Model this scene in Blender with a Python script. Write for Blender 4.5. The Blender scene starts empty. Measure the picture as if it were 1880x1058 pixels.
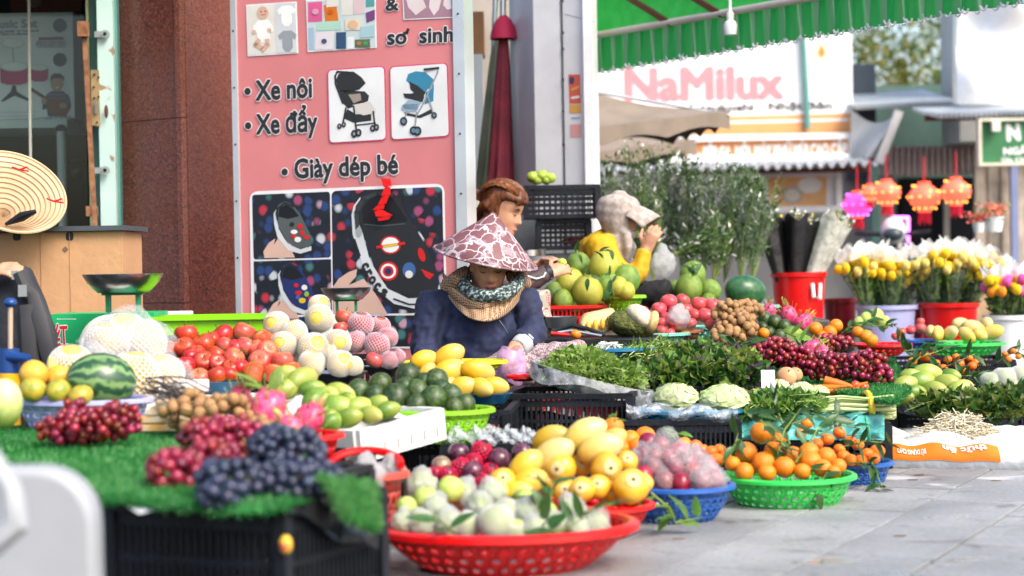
import bpy, math, random
import numpy as np
from mathutils import Vector, Matrix, Euler, Quaternion
R = random.Random(11)
rad = math.radians
SC = bpy.context.scene
COL = SC.collection
# ------------------------------------------------------------------ camera, sky, sun, exposure
F, CX, CY = 3500.0, 940.0, 529.0           # focal length and centre in photo pixels
CAMM = Matrix.Translation((0, 0, .8)) @ Matrix.Rotation(rad(89.2), 4, 'X') @ Matrix.Rotation(rad(-1.0), 4, 'Z')
cam = bpy.data.cameras.new('camera'); camo = bpy.data.objects.new('camera', cam); COL.objects.link(camo)
camo.matrix_world = CAMM
cam.sensor_width = 36; cam.lens = F / 1880 * 36; cam.clip_end = 400; cam.clip_start = .1
cam.dof.use_dof = True; cam.dof.focus_distance = 7.6; cam.dof.aperture_fstop = 2.15
SC.camera = camo
SUN_DIR = Vector((.60, -.62, .85)).normalized()
w = bpy.data.worlds.new('World'); SC.world = w; w.use_nodes = True
nt = w.node_tree; bg = nt.nodes['Background']
sky = nt.nodes.new('ShaderNodeTexSky'); sky.sky_type = 'NISHITA'; sky.sun_disc = False
sky.sun_elevation = math.asin(SUN_DIR.z); sky.sun_rotation = math.atan2(SUN_DIR.x, SUN_DIR.y)
sky.air_density = 1.0; sky.dust_density = 4.0; sky.ozone_density = 1.0
nt.links.new(sky.outputs[0], bg.inputs[0]); bg.inputs[1].default_value = .15
sl = bpy.data.lights.new('sun', 'SUN'); sl.energy = 1.25; sl.angle = rad(28); sl.color = (1, .93, .84)
so = bpy.data.objects.new('sun', sl); COL.objects.link(so); so.rotation_euler = SUN_DIR.to_track_quat('Z', 'Y').to_euler()
SC.view_settings.view_transform = 'Standard'; SC.view_settings.look = 'None'
SC.view_settings.gamma = 1; SC.view_settings.exposure = 1.4
SC.render.engine = 'CYCLES'; SC.cycles.max_bounces = 6; SC.cycles.diffuse_bounces = 3; SC.cycles.glossy_bounces = 3
SC.cycles.transparent_max_bounces = 12; SC.cycles.transmission_bounces = 4; SC.cycles.use_denoising = True
SC.cycles.caustics_reflective = False; SC.cycles.caustics_refractive = False

# ------------------------------------------------------------------ projection helpers (photo pixel + distance -> place)
CAMP = CAMM.translation.copy()
def V(px, py, d): return CAMM @ Vector(((px - CX) / F * d, -(py - CY) / F * d, -d))
def Zp(px, py, z):
    r = V(px, py, 1) - CAMP
    return CAMP + r * ((z - CAMP.z) / r.z)
def S(p, d): return p * d / F
TH = rad(26); U = Vector((math.cos(TH), -math.sin(TH), 0)); W_ = Vector((math.sin(TH), math.cos(TH), 0))

# ------------------------------------------------------------------ mesh builder
def basis(t, up=Vector((0, 0, 1))):
    t = t.normalized()
    if abs(t.dot(up)) > .97: up = Vector((0, 1, 0)) if abs(t.y) < .9 else Vector((1, 0, 0))
    a = t.cross(up).normalized(); return a, a.cross(t).normalized()
class MB:
    def __init__(s): s.v = []; s.f = []; s.m = []
    def add(s, vs, fs, mi=0):
        n = len(s.v); s.v += [tuple(v) for v in vs]; s.f += [tuple(i + n for i in f) for f in fs]; s.m += [mi] * len(fs); return s
    def box(s, c, sz, rot=None, mi=0, taper=1.0):
        c = Vector(c); x, y, z = sz[0] / 2, sz[1] / 2, sz[2] / 2; vs = []
        for k in (-1, 1):
            t = taper if k < 0 else 1
            for i, j in ((-1, -1), (1, -1), (1, 1), (-1, 1)):
                p = Vector((i * x * t, j * y * t, k * z))
                if rot is not None: p = rot @ p
                vs.append(c + p)
        return s.add(vs, [(0, 3, 2, 1), (4, 5, 6, 7), (0, 1, 5, 4), (1, 2, 6, 5), (2, 3, 7, 6), (3, 0, 4, 7)], mi)
    def bar(s, a, b, w, h, mi=0):
        a = Vector(a); b = Vector(b); t = b - a; p, q = basis(t)
        return s.box((a + b) / 2, (w, t.length, h), Matrix((p, t.normalized(), q)).transposed(), mi)
    def tube(s, pts, rs, n=8, mi=0, cap=True, side=None, k=1.0):
        pts = [Vector(p) for p in pts]
        if not isinstance(rs, (list, tuple)): rs = [rs] * len(pts)
        vs = []; fs = []; a = None
        for i, p in enumerate(pts):
            t = pts[min(i + 1, len(pts) - 1)] - pts[max(i - 1, 0)]
            t = t.normalized() if t.length > 1e-9 else Vector((0, 0, 1))
            if side is not None: a = (side - t * side.dot(t)).normalized()
            elif a is None: a = basis(t)[0]
            else: a = (a - t * a.dot(t)).normalized()
            b = t.cross(a)
            for j in range(n):
                an = 2 * math.pi * j / n
                vs.append(p + a * (math.cos(an) * rs[i] * k) + b * (math.sin(an) * rs[i]))
        for i in range(len(pts) - 1):
            for j in range(n):
                j2 = (j + 1) % n
                fs.append((i * n + j, i * n + j2, (i + 1) * n + j2, (i + 1) * n + j))
        if cap:
            fs.append(tuple(range(n - 1, -1, -1))); o = (len(pts) - 1) * n; fs.append(tuple(o + j for j in range(n)))
        return s.add(vs, fs, mi)
    def lathe(s, prof, n=24, c=(0, 0, 0), sx=1, sy=1, rot=None, mi=0, close=False):
        vs = []; fs = []; c = Vector(c)
        for r, z in prof:
            for j in range(n):
                an = 2 * math.pi * j / n; p = Vector((r * sx * math.cos(an), r * sy * math.sin(an), z))
                vs.append(c + (rot @ p if rot is not None else p))
        for i in range(len(prof) - 1):
            for j in range(n):
                j2 = (j + 1) % n; fs.append((i * n + j, i * n + j2, (i + 1) * n + j2, (i + 1) * n + j))
        if close: fs.append(tuple(range(n - 1, -1, -1))); fs.append(tuple((len(prof) - 1) * n + j for j in range(n)))
        return s.add(vs, fs, mi)
    def ell(s, c, r, rot=None, nu=14, nv=9, mi=0, fn=None):
        if not isinstance(r, (list, tuple)): r = (r, r, r)
        c = Vector(c); vs = []; fs = []
        def P(th, ph):
            d = Vector((math.sin(th) * math.cos(ph), math.sin(th) * math.sin(ph), math.cos(th)))
            k = fn(d) if fn else 1
            p = Vector((d.x * r[0] * k, d.y * r[1] * k, d.z * r[2] * k))
            return c + (rot @ p if rot is not None else p)
        vs.append(P(0, 0))
        for i in range(1, nv):
            for j in range(nu): vs.append(P(math.pi * i / nv, 2 * math.pi * j / nu))
        vs.append(P(math.pi, 0)); L = len(vs) - 1
        for j in range(nu): fs.append((0, 1 + j, 1 + (j + 1) % nu))
        for i in range(nv - 2):
            for j in range(nu):
                a = 1 + i * nu + j; b = 1 + i * nu + (j + 1) % nu; fs.append((a, a + nu, b + nu, b))
        o = 1 + (nv - 2) * nu
        for j in range(nu): fs.append((o + j, L, o + (j + 1) % nu))
        return s.add(vs, fs, mi)
    def grid(s, fn, nu, nv, mi=0, wrap=False):
        vs = [fn(i / nu, j / nv) for i in range(nu + 1) for j in range(nv + 1)]; m = nv + 1
        return s.add(vs, [(i * m + j, (i + 1) * m + j, (i + 1) * m + j + 1, i * m + j + 1) for i in range(nu) for j in range(nv)], mi)
    def prism(s, pts, nrm, th, mi=0):
        pts = [Vector(p) for p in pts]; n = len(pts); q = [p + nrm * th for p in pts]
        fs = [tuple(range(n - 1, -1, -1)), tuple(range(n, 2 * n))] + [(i, (i + 1) % n, n + (i + 1) % n, n + i) for i in range(n)]
        return s.add(pts + q, fs, mi)
    def mesh(s, name, mats, smooth=True, ang=38):
        me = bpy.data.meshes.new(name); me.from_pydata(s.v, [], s.f)
        for m in (mats if isinstance(mats, (list, tuple)) else [mats]): me.materials.append(m)
        if any(s.m): me.polygons.foreach_set('material_index', s.m)
        if smooth:
            me.polygons.foreach_set('use_smooth', [True] * len(s.f))
            if ang: me.set_sharp_from_angle(angle=rad(ang))
        me.update(); return me

LABELS = {}
def tag(o, label, cat, group=None, kind=None):
    if label:
        o['label'] = label
        if label in LABELS: print('DUPLABEL', label)
        LABELS[label] = 1
        n = len(label.split())
        if n < 4 or n > 16: print('LABELLEN', n, label)
    if cat: o['category'] = cat
    if group: o['group'] = group
    if kind: o['kind'] = kind
    return o
def ob(name, me, parent=None, loc=None, rot=None, scale=None):
    if isinstance(me, MB): raise ValueError
    o = bpy.data.objects.new(name, me); COL.objects.link(o)
    if parent is not None: o.parent = parent
    if loc is not None: o.location = loc
    if rot is not None: o.rotation_euler = rot
    if scale is not None: o.scale = (scale,) * 3 if isinstance(scale, (int, float)) else scale
    return o
def thing(name, label, cat, loc=(0, 0, 0), rot=(0, 0, 0), group=None):
    o = bpy.data.objects.new(name, None); COL.objects.link(o); o.location = loc; o.rotation_euler = rot
    o.empty_display_size = .05
    return tag(o, label, cat, group)
def part(parent, name, mb, mat, smooth=True, ang=38, world=True):
    """a part given in world coordinates, stored in its parent's own space"""
    if world:
        root = parent; Mx = Matrix.Identity(4); chain = []
        while root is not None: chain.append(root); root = root.parent
        for c in reversed(chain): Mx = Mx @ Matrix.LocRotScale(c.location, c.rotation_euler, c.scale)
        inv = Mx.inverted(); mb.v = [tuple(inv @ Vector(v)) for v in mb.v]
    return ob(name, mb.mesh(name, mat, smooth, ang), parent)
ORD = ['first', 'second', 'third', 'fourth', 'fifth', 'sixth', 'seventh', 'eighth', 'ninth', 'tenth']
ROWS = {1: ['only'], 2: ['top', 'bottom'], 3: ['top', 'middle', 'bottom'], 4: ['top', 'upper middle', 'lower middle', 'bottom'],
        5: ['top', 'second', 'middle', 'fourth', 'bottom'], 6: ['top', 'second', 'third', 'fourth', 'fifth', 'bottom']}
def rowlabels(items, noun, place, cat, group):
    """items: (object, px, py); each is named by its place in the heap as the photo shows it"""
    n = len(items)
    if n == 1: tag(items[0][0], f'{noun} {place}', cat, group); return
    k = max(1, min(6, round(math.sqrt(n / 1.7)))); it = sorted(items, key=lambda t: t[2]); per = math.ceil(n / k)
    k = math.ceil(n / per)
    for r in range(k):
        row = sorted(it[r * per:(r + 1) * per], key=lambda t: t[1])
        for i, (o, x, y) in enumerate(row):
            nm = 'leftmost' if i == 0 else 'rightmost' if i == len(row) - 1 else ORD[i] + ' from left'
            if k == 1: t = f'{noun}, {nm} {place}'
            else: t = f'{noun}, {nm} in {ROWS[k][r]} row {place}'
            tag(o, t, cat, group)

# ------------------------------------------------------------------ materials
MATS = {}
def vivid(c):
    l = .3 * c[0] + .6 * c[1] + .1 * c[2]; k = .9 if max(c) - min(c) > .08 else 1.0
    return tuple(max(.004, min(1, (l + (x - l) * 1.10) * k)) for x in c)
def pm(name, col, rough=.5, var=.12, scale=6, col2=None, bump=0, bscale=40, spec=.38, metal=0, coat=0, rnd=0.0, sss=0, lo=.35, hi=.65, detail=4, sheen=0, trans=0):
    if name in MATS: return MATS[name]
    col = vivid(col); col2 = vivid(col2) if col2 else None
    m = bpy.data.materials.new(name); m.use_nodes = True; N = m.node_tree.nodes; L = m.node_tree.links; b = N['Principled BSDF']
    b.inputs['Roughness'].default_value = rough; b.inputs['Metallic'].default_value = metal
    b.inputs['Specular IOR Level'].default_value = spec; b.inputs['Coat Weight'].default_value = coat * .5
    b.inputs['Sheen Weight'].default_value = sheen
    if trans: b.inputs['Transmission Weight'].default_value = trans
    if sss:
        b.inputs['Subsurface Weight'].default_value = sss; b.inputs['Subsurface Scale'].default_value = .01
    tc = N.new('ShaderNodeTexCoord'); nz = N.new('ShaderNodeTexNoise'); nz.inputs['Scale'].default_value = scale; nz.inputs['Detail'].default_value = detail
    oi = N.new('ShaderNodeObjectInfo')
    add = N.new('ShaderNodeVectorMath'); add.operation = 'MULTIPLY_ADD'
    cmb = N.new('ShaderNodeCombineXYZ'); L.new(oi.outputs['Random'], cmb.inputs[0]); L.new(oi.outputs['Random'], cmb.inputs[1])
    L.new(cmb.outputs[0], add.inputs[0]); add.inputs[1].default_value = (17, 31, 5); L.new(tc.outputs['Object'], add.inputs[2])
    L.new(add.outputs[0], nz.inputs['Vector'])
    cr = N.new('ShaderNodeValToRGB'); e = cr.color_ramp.elements; e[0].position = lo; e[1].position = hi
    c = col; c2 = col2 or tuple(min(1, x * (1 + var)) for x in col); c1 = c if col2 else tuple(x * (1 - var) for x in col)
    e[0].color = (*c1, 1); e[1].color = (*c2, 1)
    L.new(nz.outputs['Fac'], cr.inputs[0]); out = cr.outputs[0]
    if rnd:
        hs = N.new('ShaderNodeHueSaturation'); mr = N.new('ShaderNodeMapRange'); mr.inputs[3].default_value = 1 - rnd; mr.inputs[4].default_value = 1 + rnd
        L.new(oi.outputs['Random'], mr.inputs[0]); L.new(mr.outputs[0], hs.inputs['Value'])
        mh = N.new('ShaderNodeMapRange'); mh.inputs[3].default_value = .5 - rnd * .05; mh.inputs[4].default_value = .5 + rnd * .05
        ml = N.new('ShaderNodeMath'); ml.operation = 'FRACT'; mm = N.new('ShaderNodeMath'); mm.operation = 'MULTIPLY'; mm.inputs[1].default_value = 7.3
        L.new(oi.outputs['Random'], mm.inputs[0]); L.new(mm.outputs[0], ml.inputs[0]); L.new(ml.outputs[0], mh.inputs[0]); L.new(mh.outputs[0], hs.inputs['Hue'])
        L.new(out, hs.inputs['Color']); out = hs.outputs[0]
    L.new(out, b.inputs['Base Color'])
    if bump:
        bn = N.new('ShaderNodeTexNoise'); bn.inputs['Scale'].default_value = bscale; bn.inputs['Detail'].default_value = 3
        L.new(tc.outputs['Object'], bn.inputs['Vector'])
        bu = N.new('ShaderNodeBump'); bu.inputs['Strength'].default_value = bump; bu.inputs['Distance'].default_value = .02
        L.new(bn.outputs['Fac'], bu.inputs['Height']); L.new(bu.outputs[0], b.inputs['Normal'])
    m['ramp'] = cr.name; MATS[name] = m; return m
def plain(name, col, rough=.55, **k): return pm(name, col, rough, var=k.pop('var', .06), **k)
def emit(name, col, st):
    if name in MATS: return MATS[name]
    m = bpy.data.materials.new(name); m.use_nodes = True; b = m.node_tree.nodes['Principled BSDF']
    b.inputs['Base Color'].default_value = (*col, 1); b.inputs['Emission Color'].default_value = (*col, 1); b.inputs['Emission Strength'].default_value = st
    MATS[name] = m; return m
def film(name, col, alpha, rough=.25):
    """thin plastic film: partly see-through, partly shiny"""
    if name in MATS: return MATS[name]
    m = bpy.data.materials.new(name); m.use_nodes = True; N = m.node_tree.nodes; L = m.node_tree.links; b = N['Principled BSDF']
    b.inputs['Base Color'].default_value = (*col, 1); b.inputs['Roughness'].default_value = rough
    tr = N.new('ShaderNodeBsdfTransparent'); mx = N.new('ShaderNodeMixShader')
    tc = N.new('ShaderNodeTexCoord'); nz = N.new('ShaderNodeTexNoise'); nz.inputs['Scale'].default_value = 22; nz.inputs['Detail'].default_value = 4
    L.new(tc.outputs['Object'], nz.inputs['Vector']); mr = N.new('ShaderNodeMapRange')
    mr.inputs[1].default_value = .3; mr.inputs[2].default_value = .7; mr.inputs[3].default_value = max(0, alpha - .25); mr.inputs[4].default_value = min(1, alpha + .25)
    L.new(nz.outputs['Fac'], mr.inputs[0]); L.new(mr.outputs[0], mx.inputs[0]); L.new(tr.outputs[0], mx.inputs[1]); L.new(b.outputs[0], mx.inputs[2])
    L.new(mx.outputs[0], N['Material Output'].inputs[0])
    bu = N.new('ShaderNodeBump'); bu.inputs['Strength'].default_value = .7; bu.inputs['Distance'].default_value = .02; L.new(nz.outputs['Fac'], bu.inputs['Height']); L.new(bu.outputs[0], b.inputs['Normal'])
    MATS[name] = m; return m
def leafm(name, col, col2, tl=.35, rough=.45):
    if name in MATS: return MATS[name]
    m = pm(name, col, rough, col2=col2, scale=14, rnd=.25); N = m.node_tree.nodes; L = m.node_tree.links; b = N['Principled BSDF']
    t = N.new('ShaderNodeBsdfTranslucent'); mx = N.new('ShaderNodeMixShader'); mx.inputs[0].default_value = tl
    src = b.inputs['Base Color'].links[0].from_socket; L.new(src, t.inputs[0])
    L.new(b.outputs[0], mx.inputs[1]); L.new(t.outputs[0], mx.inputs[2]); L.new(mx.outputs[0], N['Material Output'].inputs[0]); return m
def nodemat(name, build, rough=.6, spec=.4):
    """build(N, L, coord) returns a colour socket"""
    if name in MATS: return MATS[name]
    m = bpy.data.materials.new(name); m.use_nodes = True; N = m.node_tree.nodes; L = m.node_tree.links; b = N['Principled BSDF']
    b.inputs['Roughness'].default_value = rough; b.inputs['Specular IOR Level'].default_value = spec
    tc = N.new('ShaderNodeTexCoord'); L.new(build(N, L, tc.outputs['Object']), b.inputs['Base Color']); MATS[name] = m; return m
def ramp(N, L, sock, stops, const=False):
    cr = N.new('ShaderNodeValToRGB'); e = cr.color_ramp.elements
    while len(e) < len(stops): e.new(.5)
    for i, (p, c) in enumerate(stops): e[i].position = p; e[i].color = (*c, 1)
    if const: cr.color_ramp.interpolation = 'CONSTANT'
    L.new(sock, cr.inputs[0]); return cr.outputs[0]
def noisenode(N, L, co, scale, detail=4, dist=0):
    n = N.new('ShaderNodeTexNoise'); n.inputs['Scale'].default_value = scale; n.inputs['Detail'].default_value = detail; n.inputs['Distortion'].default_value = dist
    L.new(co, n.inputs['Vector']); return n.outputs['Fac']
def mixc(N, L, fac, a, b, mode='MIX'):
    x = N.new('ShaderNodeMix'); x.data_type = 'RGBA'; x.blend_type = mode
    if isinstance(fac, float): x.inputs[0].default_value = fac
    else: L.new(fac, x.inputs[0])
    for i, s in ((6, a), (7, b)):
        if isinstance(s, tuple): x.inputs[i].default_value = (*s, 1)
        else: L.new(s, x.inputs[i])
    return x.outputs[2]

WHITE = plain('white_paint', (.70, .71, .71), .5)
BLACKP = pm('black_crate_plastic', (.011, .013, .017), .42, spec=.22, var=.4, scale=5, bump=.1, bscale=60, rnd=.2)
STEEL = pm('brushed_steel', (.55, .56, .56), .28, var=.15, scale=4, metal=1)
FOAM = pm('foam_box', (.58, .58, .56), .75, var=.06, scale=5, bump=.25, bscale=160)
TWIG = pm('brown_twig', (.10, .06, .03), .8, var=.3)
STEMG = pm('green_stem', (.16, .22, .05), .6, var=.3)
SKIN = pm('skin', (.50, .27, .18), .5, var=.10, scale=30, sss=.15, spec=.35)
SKIN2 = pm('skin_tan', (.52, .27, .17), .5, var=.12, scale=30, sss=.12, spec=.35)

# ------------------------------------------------------------------ text as flat mesh
def textmesh(body, mat, bold=.012, shear=0, res=3):
    cu = bpy.data.curves.new('txt', 'FONT'); cu.body = body; cu.size = 1; cu.offset = bold if bold <= .015 else 0; cu.shear = shear; cu.resolution_u = res
    o = bpy.data.objects.new('txt', cu); COL.objects.link(o)
    dg = bpy.context.evaluated_depsgraph_get(); dg.update()
    me = bpy.data.meshes.new_from_object(o.evaluated_get(dg)); bpy.data.objects.remove(o); bpy.data.curves.remove(cu)
    b = bold * 1.15; sh = [(0, 0)] + ([(b, 0), (-b, 0), (0, b), (0, -b), (b * .7, b * .7), (-b * .7, b * .7), (b * .7, -b * .7), (-b * .7, -b * .7)] if bold > .015 else [])
    n = len(me.vertices); co = np.empty(n * 3); me.vertices.foreach_get('co', co); co = co.reshape(-1, 3); fs = [tuple(p.vertices) for p in me.polygons]
    vs = np.concatenate([co + np.array((x, y, k * .0004)) for k, (x, y) in enumerate(sh)]); m2 = bpy.data.meshes.new('text'); m2.from_pydata(vs.tolist(), [], [tuple(i + k * n for i in f) for k in range(len(sh)) for f in fs])
    m2.materials.append(mat); return m2
class Plane:
    """a flat board standing in the place; pixels of the photo are met with its surface"""
    def __init__(s, p0, ux, uy):
        s.o = Vector(p0); s.x = Vector(ux).normalized(); s.y = Vector(uy).normalized(); s.n = s.x.cross(s.y).normalized()
    def uv(s, px, py):
        r = V(px, py, 1) - CAMP; t = (s.o - CAMP).dot(s.n) / r.dot(s.n); p = CAMP + r * t - s.o
        return p.dot(s.x), p.dot(s.y)
    def at(s, px, py, off=0): u, v = s.uv(px, py); return s.o + s.x * u + s.y * v + s.n * off
    def uvpt(s, u, v, off=0): return s.o + s.x * u + s.y * v + s.n * off
    def poly(s, parent, name, pts, mat, layer=1, th=.0006):
        mb = MB(); mb.prism([s.at(x, y, layer * .0007) for x, y in pts], s.n, th); return part(parent, name, mb, mat, False)
    def ellipse(s, parent, name, cx, cy, rx, ry, mat, layer=1, a=0, n=24, hole=0):
        ca, sa = math.cos(a), math.sin(a); P = []
        for i in range(n):
            t = 2 * math.pi * i / n; x, y = rx * math.cos(t), ry * math.sin(t); P.append((cx + x * ca - y * sa, cy + x * sa + y * ca))
        return s.poly(parent, name, P, mat, layer)
    def stroke(s, parent, name, pts, wpx, mat, layer=1):
        mb = MB()
        for (x0, y0), (x1, y1) in zip(pts, pts[1:]):
            dx, dy = x1 - x0, y1 - y0; l = math.hypot(dx, dy) or 1; nx, ny = -dy / l * wpx / 2, dx / l * wpx / 2
            ex, ey = dx / l * wpx * .3, dy / l * wpx * .3
            mb.prism([s.at(a, b, layer * .0007) for a, b in ((x0 + nx - ex, y0 + ny - ey), (x1 + nx + ex, y1 + ny + ey), (x1 - nx + ex, y1 - ny + ey), (x0 - nx - ex, y0 - ny - ey))], s.n, .0006)
        return part(parent, name, mb, mat, False)
    def rrect(s, parent, name, quad, r, mat, layer=1, k=5):
        """rounded quad from four photo corners, clockwise from top left"""
        q = [Vector((x, y)) for x, y in quad]; P = []
        for i in range(4):
            c, a, b = q[i], q[i - 1], q[(i + 1) % 4]; da = (a - c).normalized() * r; db = (b - c).normalized() * r
            for j in range(k + 1):
                t = j / k; P.append(tuple(((c + da) * (1 - t) ** 2 + c * 2 * t * (1 - t) + (c + db) * t * t)))
        return s.poly(parent, name, P, mat, layer)
    def text(s, parent, name, body, x0, y0, x1, y1, hpx, mat, layer=2, bold=.02, halo=None, shear=0):
        """baseline runs from photo (x0,y0) to (x1,y1); hpx = capital height"""
        me = textmesh(body, mat, bold, shear); co = np.empty(len(me.vertices) * 3); me.vertices.foreach_get('co', co); co = co.reshape(-1, 3)
        mn, mx = co[:, 0].min(), co[:, 0].max(); a = s.at(x0, y0); b = s.at(x1, y1); up = s.at(x0, y0 - hpx) - a
        kx = (b - a).length / (mx - mn); ky = up.length / .69; xd = (b - a).normalized(); yd = (s.y - xd * s.y.dot(xd)).normalized()
        def fit(me_, off):
            c = np.empty(len(me_.vertices) * 3); me_.vertices.foreach_get('co', c); c = c.reshape(-1, 3)
            W = np.array(a)[None] + np.outer((c[:, 0] - mn) * kx, np.array(xd)) + np.outer(c[:, 1] * ky, np.array(yd)) + np.outer(off + c[:, 2] * max(.12, ky * 1.2), np.array(s.n))
            inv = np.array(Matrix.LocRotScale(parent.location, parent.rotation_euler, parent.scale).inverted())
            W = W @ inv[:3, :3].T + inv[:3, 3]; me_.vertices.foreach_set('co', W.ravel()); me_.update()
        fit(me, layer * .0007 + .0012); o = ob(name, me, parent)
        if halo:
            m2 = textmesh(body, halo, bold + .035, shear); fit(m2, layer * .0007); ob(name + '_outline', m2, parent)
        return o
# ================================================================== the setting: ground and pavers
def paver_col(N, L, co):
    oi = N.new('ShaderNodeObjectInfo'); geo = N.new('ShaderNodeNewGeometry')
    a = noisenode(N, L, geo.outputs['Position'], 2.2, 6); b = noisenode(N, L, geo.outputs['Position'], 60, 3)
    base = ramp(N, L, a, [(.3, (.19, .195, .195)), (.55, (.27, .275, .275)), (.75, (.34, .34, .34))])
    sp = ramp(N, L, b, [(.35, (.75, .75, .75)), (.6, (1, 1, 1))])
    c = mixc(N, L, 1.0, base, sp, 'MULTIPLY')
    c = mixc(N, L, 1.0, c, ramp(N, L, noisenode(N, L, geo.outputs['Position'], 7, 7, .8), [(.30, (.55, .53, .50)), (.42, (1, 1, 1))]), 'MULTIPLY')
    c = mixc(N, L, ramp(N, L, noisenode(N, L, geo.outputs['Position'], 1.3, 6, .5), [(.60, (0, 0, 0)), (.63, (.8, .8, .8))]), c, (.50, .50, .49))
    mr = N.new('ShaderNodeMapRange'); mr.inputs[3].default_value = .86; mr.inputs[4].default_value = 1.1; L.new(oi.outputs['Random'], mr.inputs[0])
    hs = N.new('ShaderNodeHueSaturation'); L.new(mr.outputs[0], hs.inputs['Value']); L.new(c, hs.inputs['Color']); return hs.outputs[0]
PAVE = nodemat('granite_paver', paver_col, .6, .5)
def wetten(m):   # spilled water lies in puddles on the pavers: smoother, slightly darker stone
    N = m.node_tree.nodes; L = m.node_tree.links; b = N['Principled BSDF']; geo = N.new('ShaderNodeNewGeometry')
    n = N.new('ShaderNodeTexNoise'); n.inputs['Scale'].default_value = 1.5; n.inputs['Detail'].default_value = 5; n.inputs['Distortion'].default_value = .4
    mp = N.new('ShaderNodeMapping'); mp.inputs['Location'].default_value = (.35, .9, 0); L.new(geo.outputs['Position'], mp.inputs[0]); L.new(mp.outputs[0], n.inputs['Vector'])
    r = N.new('ShaderNodeMapRange'); r.inputs[1].default_value = .57; r.inputs[2].default_value = .63; r.inputs[3].default_value = .55; r.inputs[4].default_value = .06
    L.new(n.outputs['Fac'], r.inputs[0]); L.new(r.outputs[0], b.inputs['Roughness'])
wetten(PAVE)
def asphalt(N, L, co):
    geo = N.new('ShaderNodeNewGeometry'); return ramp(N, L, noisenode(N, L, geo.outputs['Position'], 9, 6), [(.3, (.10, .10, .10)), (.7, (.17, .17, .165))])
mb = MB(); mb.add([(-60, -20, -.03), (80, -20, -.03), (80, 120, -.03), (-60, 120, -.03)], [(0, 1, 2, 3)])
g = ob('ground', mb.mesh('ground', nodemat('street_ground', asphalt, .85), False)); g['kind'] = 'structure'
mb = MB(); o0 = U * -6 + W_ * 1
P0 = [(-7, 14), (5.2, 14), (5.2, 2), (-7, 2)]
mb.prism([(U * a + W_ * b + Vector((0, 0, -.028))) for a, b in reversed(P0)], Vector((0, 0, 1)), .02)
pav = ob('pavement', mb.mesh('pavement', pm('paver_joint', (.035, .035, .033), .95, var=.3, scale=20), False)); pav['kind'] = 'structure'
# each paver the photo shows as a slab of its own
pw, pl, gap = .30, .60, .008
mb = MB(); x, y, t, b = (pw - gap) / 2, (pl - gap) / 2, .0, .0015
mb.add([(-x, -y, -.02), (x, -y, -.02), (x, y, -.02), (-x, y, -.02), (-x, -y, t - b), (x, -y, t - b), (x, y, t - b), (-x, y, t - b), (-x + b, -y + b, t), (x - b, -y + b, t), (x - b, y - b, t), (-x + b, y - b, t)],
       [(0, 1, 5, 4), (1, 2, 6, 5), (2, 3, 7, 6), (3, 0, 4, 7), (4, 5, 9, 8), (5, 6, 10, 9), (6, 7, 11, 10), (7, 4, 8, 11), (8, 9, 10, 11)])
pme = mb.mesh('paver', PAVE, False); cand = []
iCAM = CAMM.inverted()
def topix(p):
    q = iCAM @ Vector(p); return CX + q.x / -q.z * F, CY - q.y / -q.z * F, -q.z
for i in range(-14, 40):
    for j in range(2, 26):
        c = U * ((i + .5) * pw) + W_ * ((j + (.5 if i % 2 else 0)) * pl + .15)
        if c.y < 3.5: continue
        q = topix(c)
        if 560 < q[0] < 2050 and 700 < q[1] < 1130: cand.append((q[2], c))
cand.sort(key=lambda t: t[0])
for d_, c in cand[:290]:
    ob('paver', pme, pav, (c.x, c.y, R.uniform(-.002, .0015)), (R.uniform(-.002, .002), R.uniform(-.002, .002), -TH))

# ================================================================== shop front on the left
def granite(dark):
    def f(N, L, co):
        v = N.new('ShaderNodeTexVoronoi'); v.inputs['Scale'].default_value = 150; L.new(co, v.inputs['Vector'])
        sp = N.new('ShaderNodeSeparateColor'); L.new(v.outputs['Color'], sp.inputs[0])
        c = ramp(N, L, sp.outputs[0], [(0, (.03, .014, .013)), (.35, (.125, .03, .021)), (.75, (.19, .052, .033)), (1, (.25, .10, .075))])
        return mixc(N, L, ramp(N, L, noisenode(N, L, co, 2, 5), [(.35, (.0, .0, .0)), (.75, (.35, .35, .35))]), c, (.21, .07, .045))
    return f
GRAN = nodemat('red_granite', granite(0), .28, .5)
corner = V(334, 300, 9.45); lf = V(214, 300, 9.75); rt = V(440, 300, 9.95)
def post(pts, z0, z1):
    mb = MB(); mb.prism([(p.x, p.y, z0) for p in pts], Vector((0, 0, 1)), z1 - z0); return mb
t = thing('granite_pillar', 'polished red granite pillar between the teal shop door and the pink sign', 'pillar', (corner.x, corner.y, 0))
back = W_ * .5
def slab(a, b, th, z0, z1, out=0):
    d = (b - a); d.z = 0; n = Vector((d.y, -d.x, 0)).normalized()
    if n.y > 0: n = -n
    mb = MB(); q = [a, b, b - n * th, a - n * th]; q = [Vector((p.x, p.y, z0)) + n * out for p in q]
    mb.prism(q, Vector((0, 0, 1)), z1 - z0); return mb
part(t, 'core', post([lf + W_ * .06, corner + W_ * .05, rt + W_ * .06, rt + back, lf + back][::-1], 0, 3.6), GRAN, False)
for k in range(4):
    z0, z1 = k * .92 - .3 + .004, (k + 1) * .92 - .3
    part(t, 'granite_panel', slab(lf, corner, .03, max(0, z0), z1), GRAN, False)
    part(t, 'granite_panel', slab(corner, rt, .03, max(0, z0), z1), GRAN, False)
a, b = V(404, 300, 9.8), V(414, 300, 9.84); part(t, 'edge_strip', slab(a, b, .02, 0, 3.6, .012), pm('granite_pale', (.36, .16, .10), .35), False)
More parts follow.
